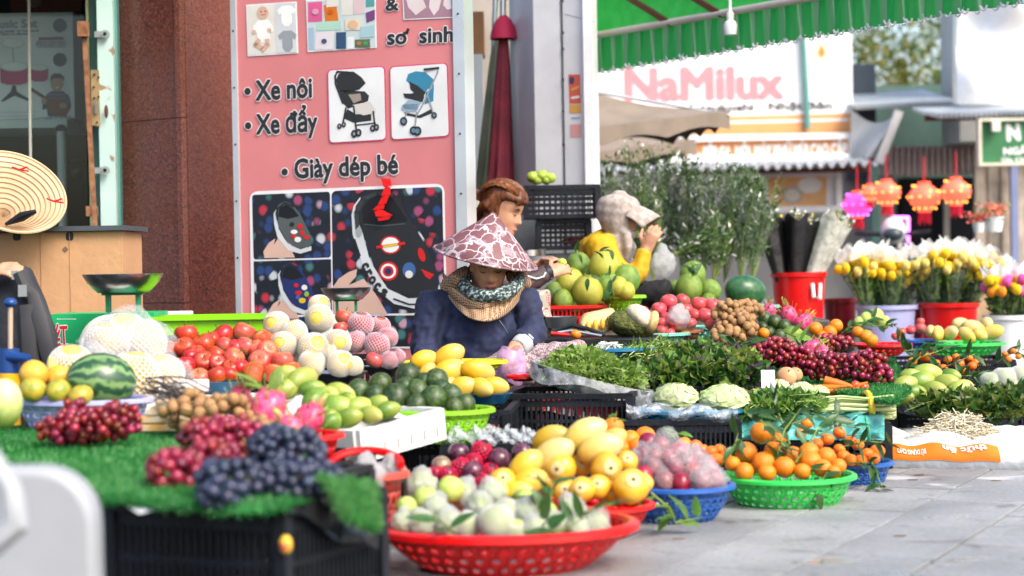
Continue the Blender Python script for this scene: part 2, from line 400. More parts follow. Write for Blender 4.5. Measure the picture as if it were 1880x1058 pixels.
# teal door frame
TEAL = nodemat('teal_paint', lambda N, L, co: mixc(N, L, ramp(N, L, noisenode(N, L, co, 9, 8, .6), [(.62, (0, 0, 0)), (.66, (1, 1, 1))]), ramp(N, L, noisenode(N, L, co, 3), [(.3, (.38, .56, .52)), (.7, (.50, .66, .62))]), (.30, .20, .12)), .45)
TEALD = plain('teal_dark', (.12, .28, .25), .5)
t = thing('shop_door_frame', 'chipped pale teal metal door frame beside the red granite pillar', 'door frame', (V(200, 400, 9.7).x, 9.7, 0))
def vpost(parent, name, xa, xb, d, mat, th=.06, z0=0, z1=3.2, ya=300):
    a, b = V(xa, ya, d), V(xb, ya, d); mb = slab(a, b, th, z0, z1); return part(parent, name, mb, mat, False)
vpost(t, 'jamb', 183, 212, 9.62, TEAL); vpost(t, 'outer_jamb', 212, 220, 9.66, TEALD); vpost(t, 'inner_jamb', 168, 182, 9.72, TEALD)
vpost(t, 'guide_rail', 163, 168, 9.68, pm('olive_paint', (.22, .27, .16), .6))
LOCK = pm('lock_plate_brass', (.34, .25, .13), .5, var=.3)
vpost(t, 'lock_plate', 170, 184, 9.60, LOCK, .02, V(0, 235, 9.6).z, V(0, 132, 9.6).z)
vpost(t, 'lock_slot', 176, 180, 9.585, STEEL, .006, V(0, 212, 9.6).z, V(0, 190, 9.6).z)
mb = MB()
for (x, y) in ((173, 137), (181, 142), (172, 160), (181, 178), (173, 180), (178, 225), (172, 232)): mb.ell(V(x, y, 9.585), .006, nu=8, nv=5)
part(t, 'rivets', mb, BLACKP)
for y in (63, 313):
    mb = MB(); c = V(190, y, 9.59); mb.box(c - Vector((.02, 0, 0)), (.05, .012, .03)); mb.tube([c + Vector((.01, .004, 0)), c + Vector((.01, -.012, 0))], .021, 14); h = part(t, 'latch_eye', mb, pm('grey_zinc', (.33, .38, .36), .4, metal=.5))
    mb = MB(); mb.tube([c + Vector((.01, -.012, 0)), c + Vector((.01, -.017, 0))], .009, 12); part(t, 'latch_hole', mb, BLACKP)
mb = MB(); c = V(195, 205, 9.585); mb.ell(c, (.010, .006, .034)); part(t, 'keyhole', mb, plain('rust_dark', (.09, .04, .025), .8))
RUST = pm('rusty_iron', (.17, .075, .04), .85, col2=(.30, .15, .085), scale=30, bump=.3)
t = thing('rusty_bar', 'rusty iron locking bar hanging beside the teal door frame', 'bar', V(165, 400, 9.5))
mb = MB(); mb.bar(V(155, 62, 9.5), V(176, 440, 9.45), .022, .018); part(t, 'rod', mb, RUST, False)
for (x, y) in ((153, 54), (169, 388)):
    mb = MB(); mb.box(V(x, y, 9.48), (.05, .05, .075 if y < 100 else .05)); part(t, 'bracket', mb, RUST, False)
# shop interior: a dark room behind the glass
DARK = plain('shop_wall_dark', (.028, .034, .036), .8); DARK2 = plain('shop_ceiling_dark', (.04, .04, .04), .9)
t = ob('shop_room', None); t['kind'] = 'structure'
for nm, c, sz in (('back_wall', (-4.2, 12.6, 1.5), (5.2, .1, 3.4)), ('side_wall', (-1.98, 11.4, 1.5), (.1, 2.4, 3.4)), ('room_ceiling', (-4.2, 11.3, 2.95), (5.2, 3.6, .1)), ('lintel', (-4.4, 9.9, 2.9), (5.6, .5, 1.0)), ('outer_wall', (-5.4, 11.2, 1.5), (.1, 2.6, 3.4)), ('added_shade_canopy', (-3.9, 8.75, 2.42), (3.8, 1.9, .08))):  # canopy slab over the door is unseen, added to shade the interior
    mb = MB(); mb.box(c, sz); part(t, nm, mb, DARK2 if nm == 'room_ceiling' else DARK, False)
# shelf and boxes behind the glass
SHELF = plain('shelf_grey', (.42, .46, .46), .5)
t = thing('display_shelf', 'grey metal display shelf inside the dark shop', 'shelf', V(60, 420, 10.4))
mb = MB(); a = V(-120, 232, 10.3); b = V(128, 229, 10.3); mb.box(((a.x + b.x) / 2, 10.55, a.z), (b.x - a.x, .6, .045)); part(t, 'board', mb, SHELF, False)
for dx in (112,):
    mb = MB(); p = V(dx, 240, 10.24); mb.tube([(p.x, p.y, 0), (p.x, p.y, p.z)], .024, 14); q = part(t, 'leg', mb, SHELF); mb = MB(); mb.ell((p.x, p.y, p.z + .01), (.03, .03, .024)); part(q, 'cap', mb, BLACKP)
mb = MB(); p = V(-110, 240, 10.24); mb.tube([(p.x, p.y, 0), (p.x, p.y, p.z)], .024, 14); part(t, 'leg', mb, SHELF)
mb = MB(); a = V(-120, 400, 10.4); mb.box(((a.x + b.x) / 2, 10.6, V(60, 400, 10.4).z - .1), (b.x - a.x, .5, .03)); part(t, 'lower_board', mb, SHELF, False)
d = 10.32; a, b = V(-90, 225, d), V(134, 27, d)
t = thing('drum_set_box', 'white toy drum set carton with pink drums and a boy printed on it', 'box', ((a.x + b.x) / 2, d, a.z))
mb = MB(); mb.box(((a.x + b.x) / 2, d + .11, (a.z + b.z) / 2 + .012), (b.x - a.x, .2, b.z - a.z)); part(t, 'carton', mb, plain('carton_white', (.62, .64, .65), .4), False)
pl = Plane((a.x, d, a.z), (1, 0, 0), (0, 0, 1)); INK = plain('print_black', (.02, .02, .022), .5); INKG = plain('print_grey', (.30, .31, .32), .5); MAG = plain('print_magenta', (.45, .02, .13), .5)
pl.o = Vector((a.x, d + .008, a.z))
pl.text(t, 'lettering', 'Music Set', -20, 52, 70, 50, 14, INKG, 2, .05); pl.text(t, 'lettering', 'Easy assembly - No Tools required', -2, 60, 71, 58, 4, INK, 2); pl.text(t, 'lettering', 'Delivers incredible Sound', 2, 65, 55, 64, 4, INK, 2)
pl.poly(t, 'red_strip', [(71, 69), (117, 68), (117, 73), (71, 74)], plain('print_maroon', (.2, .02, .03)), 2)
for i, s_ in enumerate(('EXERCISE WORK ABILITY', 'INCREASE HEARING ABILITY', 'CULTIVATE MUSICAL QUALITY')): pl.text(t, 'lettering', s_, 67 - (i % 2), 79 + i * 4.5, 122, 78 + i * 4.5, 3, INK, 2)
for y in (47, 110): pl.ellipse(t, 'seal', 110, y, 13, 13, INK, 2, n=12)
CHR = plain('print_silver', (.50, .53, .54), .4)
pl.ellipse(t, 'cymbal', 24, 80, 22, 10, CHR, 2); pl.ellipse(t, 'cymbal', 24, 79, 19, 8, plain('print_pale', (.66, .68, .68)), 3); pl.stroke(t, 'cymbal_stand', [(24, 88), (25, 115)], 2, INKG, 2)
for x, y, rx, h in ((26, 122, 26, 30), (72, 124, 17, 22)):
    pl.poly(t, 'drum_shell', [(x - rx, y + 3), (x + rx, y + 3), (x + rx - 1, y + h), (x + rx * .5, y + h + 4), (x - rx * .5, y + h + 4), (x - rx + 1, y + h)], MAG, 3); pl.ellipse(t, 'drum_head', x, y, rx, rx * .36, CHR, 4); pl.ellipse(t, 'drum_head', x, y, rx - 3, rx * .36 - 2, plain('print_pale', (.66, .68, .68)), 5)
pl.poly(t, 'drum_pedestal', [(23, 157), (29, 157), (31, 168), (55, 183), (52, 186), (27, 176), (6, 187), (2, 186), (20, 168)], INK, 2)
SK = plain('print_skin', (.42, .25, .18), .5); STR = plain('print_navy', (.06, .05, .10), .5)
pl.poly(t, 'boy_body', [(86, 173), (96, 167), (116, 167), (128, 178), (131, 196), (122, 214), (88, 214), (86, 200), (78, 202), (78, 192)], STR, 2)
for y in (174, 181, 188): pl.stroke(t, 'jumper_stripe', [(88, y), (126, y)], 1.6, plain('print_mauve', (.22, .15, .25)), 3)
pl.ellipse(t, 'boy_face', 105, 153, 12, 15, SK, 3); pl.poly(t, 'boy_hair', [(93, 152), (93, 141), (99, 135), (111, 135), (118, 141), (118, 150), (114, 144), (98, 144)], INK, 4); pl.poly(t, 'boy_smile', [(101, 160), (110, 160), (106, 163)], plain('print_pale', (.66, .68, .68)), 4)
pl.stroke(t, 'guitar_neck', [(56, 163), (92, 186)], 6, plain('print_brown', (.16, .06, .04)), 4); pl.ellipse(t, 'guitar_body', 108, 197, 20, 15, plain('print_redbrown', (.20, .05, .04)), 4, .4); pl.ellipse(t, 'boy_hand', 81, 186, 5, 6, SK, 5); pl.ellipse(t, 'boy_hand', 116, 194, 7, 5, SK, 5)
pl.poly(t, 'banner', [(72, 216), (131, 214), (131, 222), (72, 223)], INK, 5); pl.text(t, 'lettering', 'FIRST CLASS PRODUCT', 73, 221.5, 130, 220, 4.5, WHITE, 6, .03)
for y in (207, 214, 220): pl.stroke(t, 'fine_print', [(-20, y), (66, y - 1)], .8, INKG, 2)
d = 10.5; a, b = V(20, 24, d), V(150, -60, d); t = thing('red_carton', 'dark red carton on top of the white toy carton, behind glass', 'box', ((a.x + b.x) / 2, d, a.z))
mb = MB(); mb.box(((a.x + b.x) / 2, d + .12, (a.z + b.z) / 2), (b.x - a.x, .2, b.z - a.z)); part(t, 'carton', mb, plain('carton_red', (.16, .035, .02), .5), False)
pl = Plane((a.x, d + .015, a.z), (1, 0, 0), (0, 0, 1)); pl.ellipse(t, 'printed_ring', 62, 2, 14, 12, plain('print_greyred', (.25, .15, .14)), 2)
d = 10.45; t = thing('shop_parcel', 'dark wrapped parcel standing right of the toy carton', 'parcel', V(145, 225, d))
mb = MB(); mb.box(V(149, 180, d + .1), (.10, .12, .36)); part(t, 'wrapping', mb, pm('dark_blue_wrap', (.01, .03, .04), .15, col2=(.03, .09, .12), scale=12, bump=.6, bscale=14), False)
# toys on the lower board
for x, y, r_ in ((142, 315, 16), (60, 340, 26)):
    t = thing('dark_pot', 'glossy black round pot %s in the dim shop' % ('on the right' if x > 100 else 'behind the conical hat'), 'pot', V(x, y + r_, 10.5)); mb = MB(); mb.ell(V(x, y, 10.5), S(r_, 10.5)); part(t, 'body', mb, plain('gloss_black', (.02, .02, .022), .15))
    mb = MB(); mb.lathe([(.05, 0), (.055, .012), (.04, .02)], 16, V(x, y - r_ * .9, 10.5), close=True); part(t, 'lid', mb, plain('gloss_black', (.02, .02, .022), .15))
# sliding glass pane
GL = bpy.data.materials.new('door_glass'); GL.use_nodes = True; _n = GL.node_tree.nodes; _l = GL.node_tree.links; _t = _n.new('ShaderNodeBsdfTransparent'); _g = _n.new('ShaderNodeBsdfGlossy'); _g.inputs['Roughness'].default_value = .03; _m = _n.new('ShaderNodeMixShader'); _m.inputs[0].default_value = .022
_t.inputs[0].default_value = (.86, .93, .92, 1); _l.new(_t.outputs[0], _m.inputs[1]); _l.new(_g.outputs[0], _m.inputs[2]); _l.new(_m.outputs[0], _n['Material Output'].inputs[0])
t = thing('glass_pane', 'sliding glass pane with a pale vertical edge in front of the toy carton', 'glass pane', V(60, 420, 9.85))
a, b = V(-150, 300, 9.85), V(160, 300, 9.85); part(t, 'pane', slab(a, b, .006, .1, 2.5), GL, False)
mb = MB(); mb.bar(V(53, -20, 9.84), V(58, 440, 9.84), .012, .012); part(t, 'pane_edge', mb, plain('pale_edge', (.50, .52, .46), .4), False)

# ================================================================== the pink sign
pl0 = V(426 + 5, 300, 9.1); pr0 = V(857, 300, 8.6); ux = (pr0 - pl0); ux.z = 0
SG = Plane((pl0.x, pl0.y, 0), ux, (0, 0, 1)); sw = ux.length
t = thing('shop_sign', 'tall pink baby shop sign board with black lettering and shoe photos', 'sign', (pl0.x, pl0.y, .05)); SIGN = t
PINK = pm('sign_pink', (.62, .225, .228), .45, var=.06, scale=3); ALU = pm('aluminium', (.62, .64, .65), .35, metal=.6, var=.06)
mb = MB(); mb.box(SG.uvpt(sw / 2, 1.33, -.045), (sw, .085, 2.5), Matrix((SG.x, -SG.n, SG.y)).transposed()); part(t, 'board', mb, PINK, False)
for u0, wd in ((.012, .030), (sw - .026, .055)):
    mb = MB(); mb.box(SG.uvpt(u0, 1.33, -.04), (wd, .10, 2.52), Matrix((SG.x, -SG.n, SG.y)).transposed()); fr = part(t, 'frame_rail', mb, ALU, False)
    mb = MB()
    for k in range(9): mb.ell(SG.uvpt(u0, .3 + k * .27, .0115), .005, nu=8, nv=5)
    part(fr, 'rivets', mb, BLACKP)
mb = MB(); mb.box(SG.uvpt(sw / 2, .06, -.05), (sw - .1, .05, .06), Matrix((SG.x, -SG.n, SG.y)).transposed()); part(t, 'bottom_rail', mb, ALU, False)
INKS = plain('sign_black', (.022, .022, .024), .45); HALO = plain('sign_white', (.72, .70, .70), .45); PNKL = plain('sign_rose', (.60, .07, .16), .5)
def T(body, x0, y0, x1, y1, h, b=.03): SG.text(SIGN, 'lettering', body, x0, y0, x1, y1, h, INKS, 3, b, HALO)
T('Xe nôi', 470, 184, 574, 178, 35); T('Xe đẩy', 471, 246, 584, 240, 35); T('Giày dép bé', 541, 327, 732, 318, 34); T('so  sinh', 711, 82, 833, 76, 27); SG.stroke(SIGN, 'horn_mark', [(742, 62), (748, 60), (750, 54)], 5, INKS, 5); T('&', 708, 20, 733, 18, 22)
for x, y in ((455, 168), (456, 231), (523, 316)): SG.ellipse(SIGN, 'bullet_outline', x, y, 7.5, 8, HALO, 2); SG.ellipse(SIGN, 'bullet', x, y, 6, 6.6, INKS, 3)
CREAM = plain('print_cream', (.62, .60, .54)); SKB = plain('print_baby_skin', (.62, .40, .30)); LG = plain('print_light_grey', (.55, .57, .57)); MG = plain('print_mid_grey', (.26, .28, .30))
SG.poly(SIGN, 'photo_border', [(452, 9), (545, 3), (548, 98), (455, 104)], HALO, 1); SG.poly(SIGN, 'baby_photo', [(454, 11), (543, 5), (546, 96), (457, 102)], CREAM, 2); SG.poly(SIGN, 'baby_photo_sheet', [(505, 7), (543, 5), (546, 96), (508, 98)], LG, 3)
SG.poly(SIGN, 'baby_suit', [(474, 38), (492, 36), (500, 46), (502, 58), (495, 60), (497, 72), (490, 80), (474, 78), (472, 60), (464, 60), (466, 48)], plain('print_white', (.72, .72, .69)), 4)
SG.ellipse(SIGN, 'baby_head', 483, 24, 10.5, 12, SKB, 4); SG.stroke(SIGN, 'baby_leg', [(476, 74), (470, 82), (481, 88)], 8, SKB, 5); SG.stroke(SIGN, 'baby_leg', [(491, 74), (492, 82), (483, 92)], 8, SKB, 5)
for x, y in ((467, 59), (495, 56)): SG.ellipse(SIGN, 'baby_hand', x, y, 4, 4, SKB, 5)
SG.stroke(SIGN, 'baby_face', [(480, 27), (485, 28), (488, 26)], 1.4, plain('print_lip', (.4, .12, .1)), 5); SG.ellipse(SIGN, 'baby_eye', 480, 22, 1.3, 1.2, INKS, 5); SG.ellipse(SIGN, 'baby_eye', 488, 21, 1.3, 1.2, INKS, 5)
def suit(x, y, m, s=1):
    SG.poly(SIGN, 'printed_bodysuit', [(x + a * s, y + b * s) for a, b in ((-8, -20), (8, -21), (18, -13), (15, -3), (10, -7), (11, 12), (5, 20), (-3, 20), (-9, 13), (-10, -6), (-14, -2), (-18, -11))], m, 4)
suit(526, 30, plain('print_white', (.72, .72, .69)), .95); suit(528, 76, MG, .95)
SG.poly(SIGN, 'photo_border', [(562, 0), (690, -6), (692, 88), (565, 96)], HALO, 1); SG.poly(SIGN, 'products_photo', [(564, 2), (688, -4), (690, 86), (567, 93)], plain('print_table', (.46, .53, .52)), 2)
bits = [((566, 5), (592, 3), (592, 40), (566, 41), (.62, .12, .26)), ((595, 10), (618, 9), (622, 38), (598, 40), (.62, .18, .03)), ((600, -4), (622, -5), (622, 12), (600, 14), (.66, .63, .56)), ((627, 0), (648, -2), (648, 28), (627, 29), (.60, .58, .52)), ((650, 0), (670, -2), (670, 25), (650, 27), (.64, .50, .50)), ((672, 24), (689, 18), (689, 36), (674, 42), (.16, .05, .16)), ((672, -2), (688, -3), (688, 12), (672, 14), (.10, .30, .30)), ((582, 41), (626, 38), (626, 55), (582, 57), (.38, .58, .47)), ((634, 35), (664, 33), (664, 55), (634, 56), (.66, .60, .48)), ((566, 52), (577, 50), (577, 92), (567, 92), (.36, .46, .55)), ((580, 60), (614, 57), (612, 91), (578, 92), (.64, .60, .62)), ((618, 60), (636, 59), (636, 90), (618, 90), (.03, .07, .14)), ((638, 68), (650, 68), (650, 90), (638, 89), (.64, .66, .66)), ((652, 73), (680, 72), (680, 88), (652, 88), (.10, .12, .08)), ((662, 50), (688, 46), (688, 68), (662, 70), (.36, .52, .55))]
for k, (a, b, c, d, cl) in enumerate(bits): SG.poly(SIGN, 'printed_product', [a, b, c, d], plain('print_%d' % k, cl), 3 + k % 3)
for x, y, r_, c in ((608, 22, 5, (.5, .1, .03)), (649, 46, 9, (.62, .42, .26)), (580, 22, 6, (.6, .3, .4)), (596, 76, 5, (.05, .06, .12)), (660, 80, 4, (.4, .2, .05)), (672, 80, 4, (.08, .3, .1))): SG.ellipse(SIGN, 'printed_motif', x, y, r_, r_ * .9, plain('print_m%d' % x, c), 7)
SG.poly(SIGN, 'photo_border', [(739, -6), (833, -10), (834, 33), (741, 37)], HALO, 1); SG.poly(SIGN, 'diaper_photo', [(741, -6), (832, -10), (832, 31), (743, 35)], plain('print_plum', (.34, .20, .25)), 2)
for P in ([(746, -2), (775, -6), (783, 14), (764, 28), (750, 14)], [(790, -4), (812, -6), (806, 18), (797, 29), (788, 14)], [(816, -4), (828, -5), (830, 16), (822, 18), (814, 10)]): SG.poly(SIGN, 'printed_diaper', P, plain('print_diaper', (.68, .60, .58)), 3)
# two pram pictures
for q, blk in (([(603, 130), (705, 123), (708, 256), (606, 262)], 1), ([(717, 124), (820, 117), (824, 249), (720, 256)], 0)):
    SG.rrect(SIGN, 'photo_border', [(q[0][0] - 2, q[0][1] - 2), (q[1][0] + 2, q[1][1] - 2), (q[2][0] + 2, q[2][1] + 2), (q[3][0] - 2, q[3][1] + 2)], 9, PNKL, 1); SG.rrect(SIGN, 'pram_photo', q, 8, plain('print_paper', (.66, .67, .66)), 2)
BLU = plain('print_blue', (.05, .22, .34)); GRY = plain('print_warm_grey', (.52, .49, .46))
SG.poly(SIGN, 'pram_hood', [(618, 146), (622, 136), (634, 131), (650, 132), (664, 142), (672, 153), (660, 165), (634, 171), (620, 163)], INKS, 3); SG.stroke(SIGN, 'pram_handle', [(636, 133), (620, 132), (616, 140), (617, 155), (630, 190)], 3.5, INKS, 4)
SG.poly(SIGN, 'pram_seat', [(622, 165), (670, 168), (678, 176), (676, 186), (640, 200), (630, 190)], INKS, 3); SG.poly(SIGN, 'pram_cushion', [(640, 174), (662, 172), (664, 184), (650, 190)], plain('print_taupe', (.32, .27, .23)), 4)
SG.poly(SIGN, 'pram_footrest', [(648, 193), (680, 187), (691, 203), (690, 208), (668, 212), (656, 208)], GRY, 4); SG.poly(SIGN, 'pram_basket', [(638, 200), (654, 210), (682, 210), (682, 222), (650, 226), (632, 218)], INKS, 3)
SG.stroke(SIGN, 'pram_leg', [(650, 195), (655, 240)], 3, INKS, 5); SG.stroke(SIGN, 'pram_leg', [(636, 198), (630, 228)], 3, INKS, 5); SG.stroke(SIGN, 'pram_leg', [(686, 205), (689, 232)], 3, INKS, 5); SG.stroke(SIGN, 'pram_axle', [(655, 230), (690, 226)], 2.4, INKS, 5)
for x, y, r_ in ((624, 232, 5), (632, 229, 5), (651, 246, 7), (659, 244, 7), (685, 236, 6), (692, 234, 6)): SG.ellipse(SIGN, 'pram_wheel', x, y, r_ * .8, r_ * 1.05, INKS, 6); SG.ellipse(SIGN, 'wheel_hub', x, y, r_ * .3, r_ * .45, MG, 7)
SG.poly(SIGN, 'pram_hood', [(746, 148), (750, 136), (764, 131), (782, 133), (796, 146), (797, 160), (786, 164), (782, 170), (770, 160), (756, 158)], BLU, 3); SG.poly(SIGN, 'pram_inside', [(752, 150), (768, 158), (782, 170), (778, 178), (762, 172), (754, 164)], INKS, 4)
SG.stroke(SIGN, 'pram_handle', [(780, 132), (805, 126), (804, 134), (778, 190), (766, 212)], 2.6, MG, 5); SG.stroke(SIGN, 'pram_handle', [(780, 128), (806, 125)], 4, INKS, 6)
SG.poly(SIGN, 'pram_armrest', [(741, 172), (756, 172), (770, 168), (780, 178), (776, 188), (754, 182), (744, 180)], INKS, 5); SG.poly(SIGN, 'pram_footrest', [(738, 196), (750, 184), (774, 188), (764, 206), (748, 206), (738, 202)], plain('print_stripe', (.28, .38, .45)), 5)
for k in range(4): SG.stroke(SIGN, 'printed_stripe', [(740 + k, 199 + k * 2 - 6), (768, 196 + k * 3 - 4)], 1, plain('print_navyline', (.08, .14, .22)), 6)
SG.poly(SIGN, 'pram_basket', [(742, 206), (770, 212), (793, 200), (794, 208), (772, 217), (746, 212)], INKS, 4); SG.poly(SIGN, 'pram_side', [(782, 170), (797, 160), (796, 186), (780, 192)], BLU, 3)
SG.stroke(SIGN, 'pram_leg', [(786, 176), (797, 210)], 2.6, MG, 6); SG.stroke(SIGN, 'pram_leg', [(766, 206), (763, 232)], 2.6, MG, 6); SG.stroke(SIGN, 'pram_leg', [(748, 206), (742, 220)], 2.6, MG, 6)
for x, y, r_ in ((742, 223, 8), (760, 240, 8), (767, 241, 9), (798, 212, 6)): SG.ellipse(SIGN, 'pram_wheel', x, y, r_ * .85, r_, INKS, 7); SG.ellipse(SIGN, 'wheel_hub', x, y, r_ * .45, r_ * .55, plain('print_hub', (.12, .2, .26)), 8)
# the shoe photo collage
SG.rrect(SIGN, 'photo_border', [(458, 352), (816, 337), (822, 640), (463, 640)], 18, HALO, 1)
def bokeh(N, L, co):
    v = N.new('ShaderNodeTexVoronoi'); v.inputs['Scale'].default_value = 21; v.inputs['Randomness'].default_value = 1; L.new(co, v.inputs['Vector'])
    sp = N.new('ShaderNodeSeparateColor'); L.new(v.outputs['Color'], sp.inputs[0])
    c = ramp(N, L, sp.outputs[0], [(0, (.008, .010, .016)), (.26, (.012, .016, .03)), (.36, (.02, .05, .16)), (.6, (.30, .06, .14)), (.7, (.05, .16, .16)), (.78, (.48, .52, .54)), (.88, (.42, .03, .05)), (.95, (.45, .28, .34))], True)
    m = ramp(N, L, v.outputs['Distance'], [(.34, (1, 1, 1)), (.62, (0, 0, 0))])
    return mixc(N, L, m, (.010, .013, .02), c)
BOK = nodemat('printed_shoe_racks', bokeh, .45)
SG.rrect(SIGN, 'shoe_photo', [(463, 358), (606, 352), (608, 473), (466, 477)], 6, BOK, 2); SG.poly(SIGN, 'shoe_photo', [(466, 480), (608, 476), (610, 577), (468, 580)], BOK, 2)
SG.rrect(SIGN, 'shoe_photo', [(609, 351), (812, 343), (817, 574), (612, 578)], 10, BOK, 2); SG.poly(SIGN, 'shoe_photo', [(468, 583), (817, 578), (818, 636), (469, 638)], BOK, 2)
CLOG = plain('print_clog_black', (.016, .018, .021), .5); CLG = plain('print_clog_grey', (.075, .09, .09), .5); NAVY = plain('print_clog_navy', (.018, .03, .12), .5); SOLE = plain('print_sole', (.55, .58, .58)); HSK = plain('print_hand', (.62, .42, .34))
# big clog
SG.poly(SIGN, 'printed_hand', [(612, 527), (622, 512), (640, 500), (656, 494), (654, 508), (640, 524), (668, 512), (690, 540), (712, 577), (613, 577)], HSK, 3)
SG.poly(SIGN, 'clog_sole', [(646, 395), (650, 378), (662, 362), (664, 420), (680, 480), (712, 530), (750, 548), (800, 546), (800, 562), (766, 568), (724, 558), (690, 530), (664, 480), (648, 430)], SOLE, 4)
SG.poly(SIGN, 'clog_upper', [(651, 400), (654, 378), (668, 358), (692, 350), (718, 352), (736, 366), (746, 392), (756, 408), (776, 440), (800, 490), (806, 520), (802, 546), (756, 546), (716, 530), (686, 486), (668, 430), (658, 408)], CLOG, 5)
SG.poly(SIGN, 'clog_opening', [(668, 410), (666, 384), (680, 364), (700, 358), (722, 364), (738, 388), (750, 406), (712, 414)], plain('print_deep', (.006, .007, .009)), 6); SG.stroke(SIGN, 'clog_collar', [(670, 412), (700, 415), (744, 411)], 1.8, CLG, 7)
SG.stroke(SIGN, 'clog_strap', [(657, 420), (655, 390), (668, 366), (694, 355), (720, 358)], 7, plain('print_strap', (.035, .04, .043)), 7); SG.ellipse(SIGN, 'strap_button', 660, 426, 5.5, 9, plain('print_button', (.30, .33, .33)), 8); SG.stroke(SIGN, 'sole_line', [(652, 440), (662, 470)], 3, INKS, 6); SG.stroke(SIGN, 'sole_line', [(724, 549), (752, 559), (794, 558)], 3, INKS, 6)
for ch, x0, y0, x1, y1 in (('c', 664, 487, 669, 497), ('r', 670, 500, 675, 510), ('o', 676, 513, 684, 524), ('c', 686, 527, 694, 535), ('s', 698, 540, 708, 547)): SG.text(SIGN, 'sole_lettering', ch, x0, y0, x1, y1, 20, INKS, 6, .05)
RD = plain('print_red', (.55, .03, .03)); WH = plain('print_white', (.72, .72, .69)); YL = plain('print_yellow', (.65, .48, .06))
SG.ellipse(SIGN, 'shoe_charm', 718, 450, 19, 17, RD, 7); SG.ellipse(SIGN, 'shoe_charm', 718, 450, 16, 14, WH, 8); SG.stroke(SIGN, 'shoe_charm', [(694, 454), (743, 447)], 5, RD, 9); SG.stroke(SIGN, 'shoe_charm', [(706, 453), (730, 449)], 4, YL, 10)
for k, (r_, m) in enumerate(((18, RD), (14, WH), (10, RD), (6, NAVY))): SG.ellipse(SIGN, 'shoe_charm', 714, 498, r_, r_ * .98, m, 7 + k)
SG.ellipse(SIGN, 'shoe_charm', 752, 496, 12, 14, plain('print_blue2', (.05, .12, .30)), 7); SG.ellipse(SIGN, 'shoe_charm', 752, 504, 7, 7, plain('print_cream', (.62, .60, .54)), 8); SG.ellipse(SIGN, 'shoe_charm', 775, 468, 6, 13, RD, 7, -.3); SG.poly(SIGN, 'shoe_charm', [(774, 494), (798, 504), (790, 513), (782, 508)], RD, 7)
# small clogs
def clog(dx, dy, m, strap):
    def q(P): return [(x + dx, y + dy) for x, y in P]
    SG.poly(SIGN, 'printed_hand', q([(484, 462), (494, 446), (506, 438), (502, 452), (516, 430), (530, 448), (542, 473), (486, 474)]), HSK, 3)
    SG.poly(SIGN, 'clog_sole', q([(503, 392), (508, 384), (512, 420), (528, 448), (552, 458), (572, 452), (572, 460), (552, 466), (530, 460), (510, 436), (504, 412)]), SOLE, 4)
    SG.poly(SIGN, 'clog_upper', q([(506, 392), (512, 376), (524, 370), (540, 378), (552, 394), (570, 430), (574, 446), (568, 454), (548, 456), (528, 444), (512, 416)]), m, 5)
    SG.poly(SIGN, 'clog_opening', q([(512, 398), (514, 382), (526, 376), (540, 384), (550, 397), (530, 402)]), plain('print_deep', (.006, .007, .009)), 6); SG.stroke(SIGN, 'clog_strap', q([(510, 402), (510, 384), (524, 373), (540, 380)]), 3.5, strap, 7)
    for k, (x, y) in enumerate(((537, 412), (552, 416), (541, 426), (556, 428), (564, 436), (548, 440), (540, 434))): SG.ellipse(SIGN, 'shoe_charm', x + dx, y + dy, 4.2 + k % 3, 4 + k % 2, (RD, WH, RD, plain('print_lime', (.25, .45, .08)), RD, YL, plain('print_blue2', (.05, .12, .30)))[k] if dy else (CLOG, RD, WH, RD, RD, WH, RD)[k], 8)
clog(0, 0, CLG, CLOG); clog(8, 112, NAVY, CLOG)
# red strip of torn plastic hanging on the sign
RT = plain('torn_red_plastic', (.72, .02, .012), .3)
t = thing('red_ribbon', 'torn strip of red plastic tied onto the pink sign', 'ribbon', SG.at(710, 402, .03))
mb = MB(); cs = [(713, 327, 10), (717, 342, 6), (714, 358, 7), (707, 374, 6), (700, 384, 9), (711, 396, 14), (709, 404, 7)]
for (x0, y0, w0), (x1, y1, w1) in zip(cs, cs[1:]):
    q = [SG.at(x0 - w0, y0, .02), SG.at(x0 + w0, y0 + 2, .034), SG.at(x1 + w1, y1, .02), SG.at(x1 - w1, y1 + 2, .036)]; mb.prism(q[::-1], SG.n, .002)
part(t, 'strip', mb, RT, True, 80)
# ================================================================== recess right of the sign: folded parasols, white cabinet pillar
def wallbox(name, label, cat, xa, xb, ya, yb, d, th, mat, pname='body', group=None):
    a, b = V(xa, yb, d), V(xb, ya, d); t = thing(name, label, cat, ((a.x + b.x) / 2, d, a.z), group=group)
    mb = MB(); mb.box(((a.x + b.x) / 2, d + th / 2, (a.z + b.z) / 2), (b.x - a.x, th, b.z - a.z)); part(t, pname, mb, mat, False); return t
wallbox('brown_cabinet', 'brown wooden cabinet behind the right edge of the pink sign', 'cabinet', 846, 888, 22, 100, 11.8, .3, pm('cabinet_brown', (.20, .095, .04), .5, var=.2), 'body')
wallbox('metal_locker', 'pale grey metal locker under the brown cabinet behind the sign', 'locker', 846, 886, 100, 470, 11.7, .2, plain('panel_grey', (.42, .45, .46), .4), 'sheet')
wallbox('plaster_wall', 'cream plaster wall seen above the folded parasols', 'wall', 840, 1000, -160, 900, 12.2, .3, plain('cream_wall', (.50, .45, .40), .8), 'plaster')
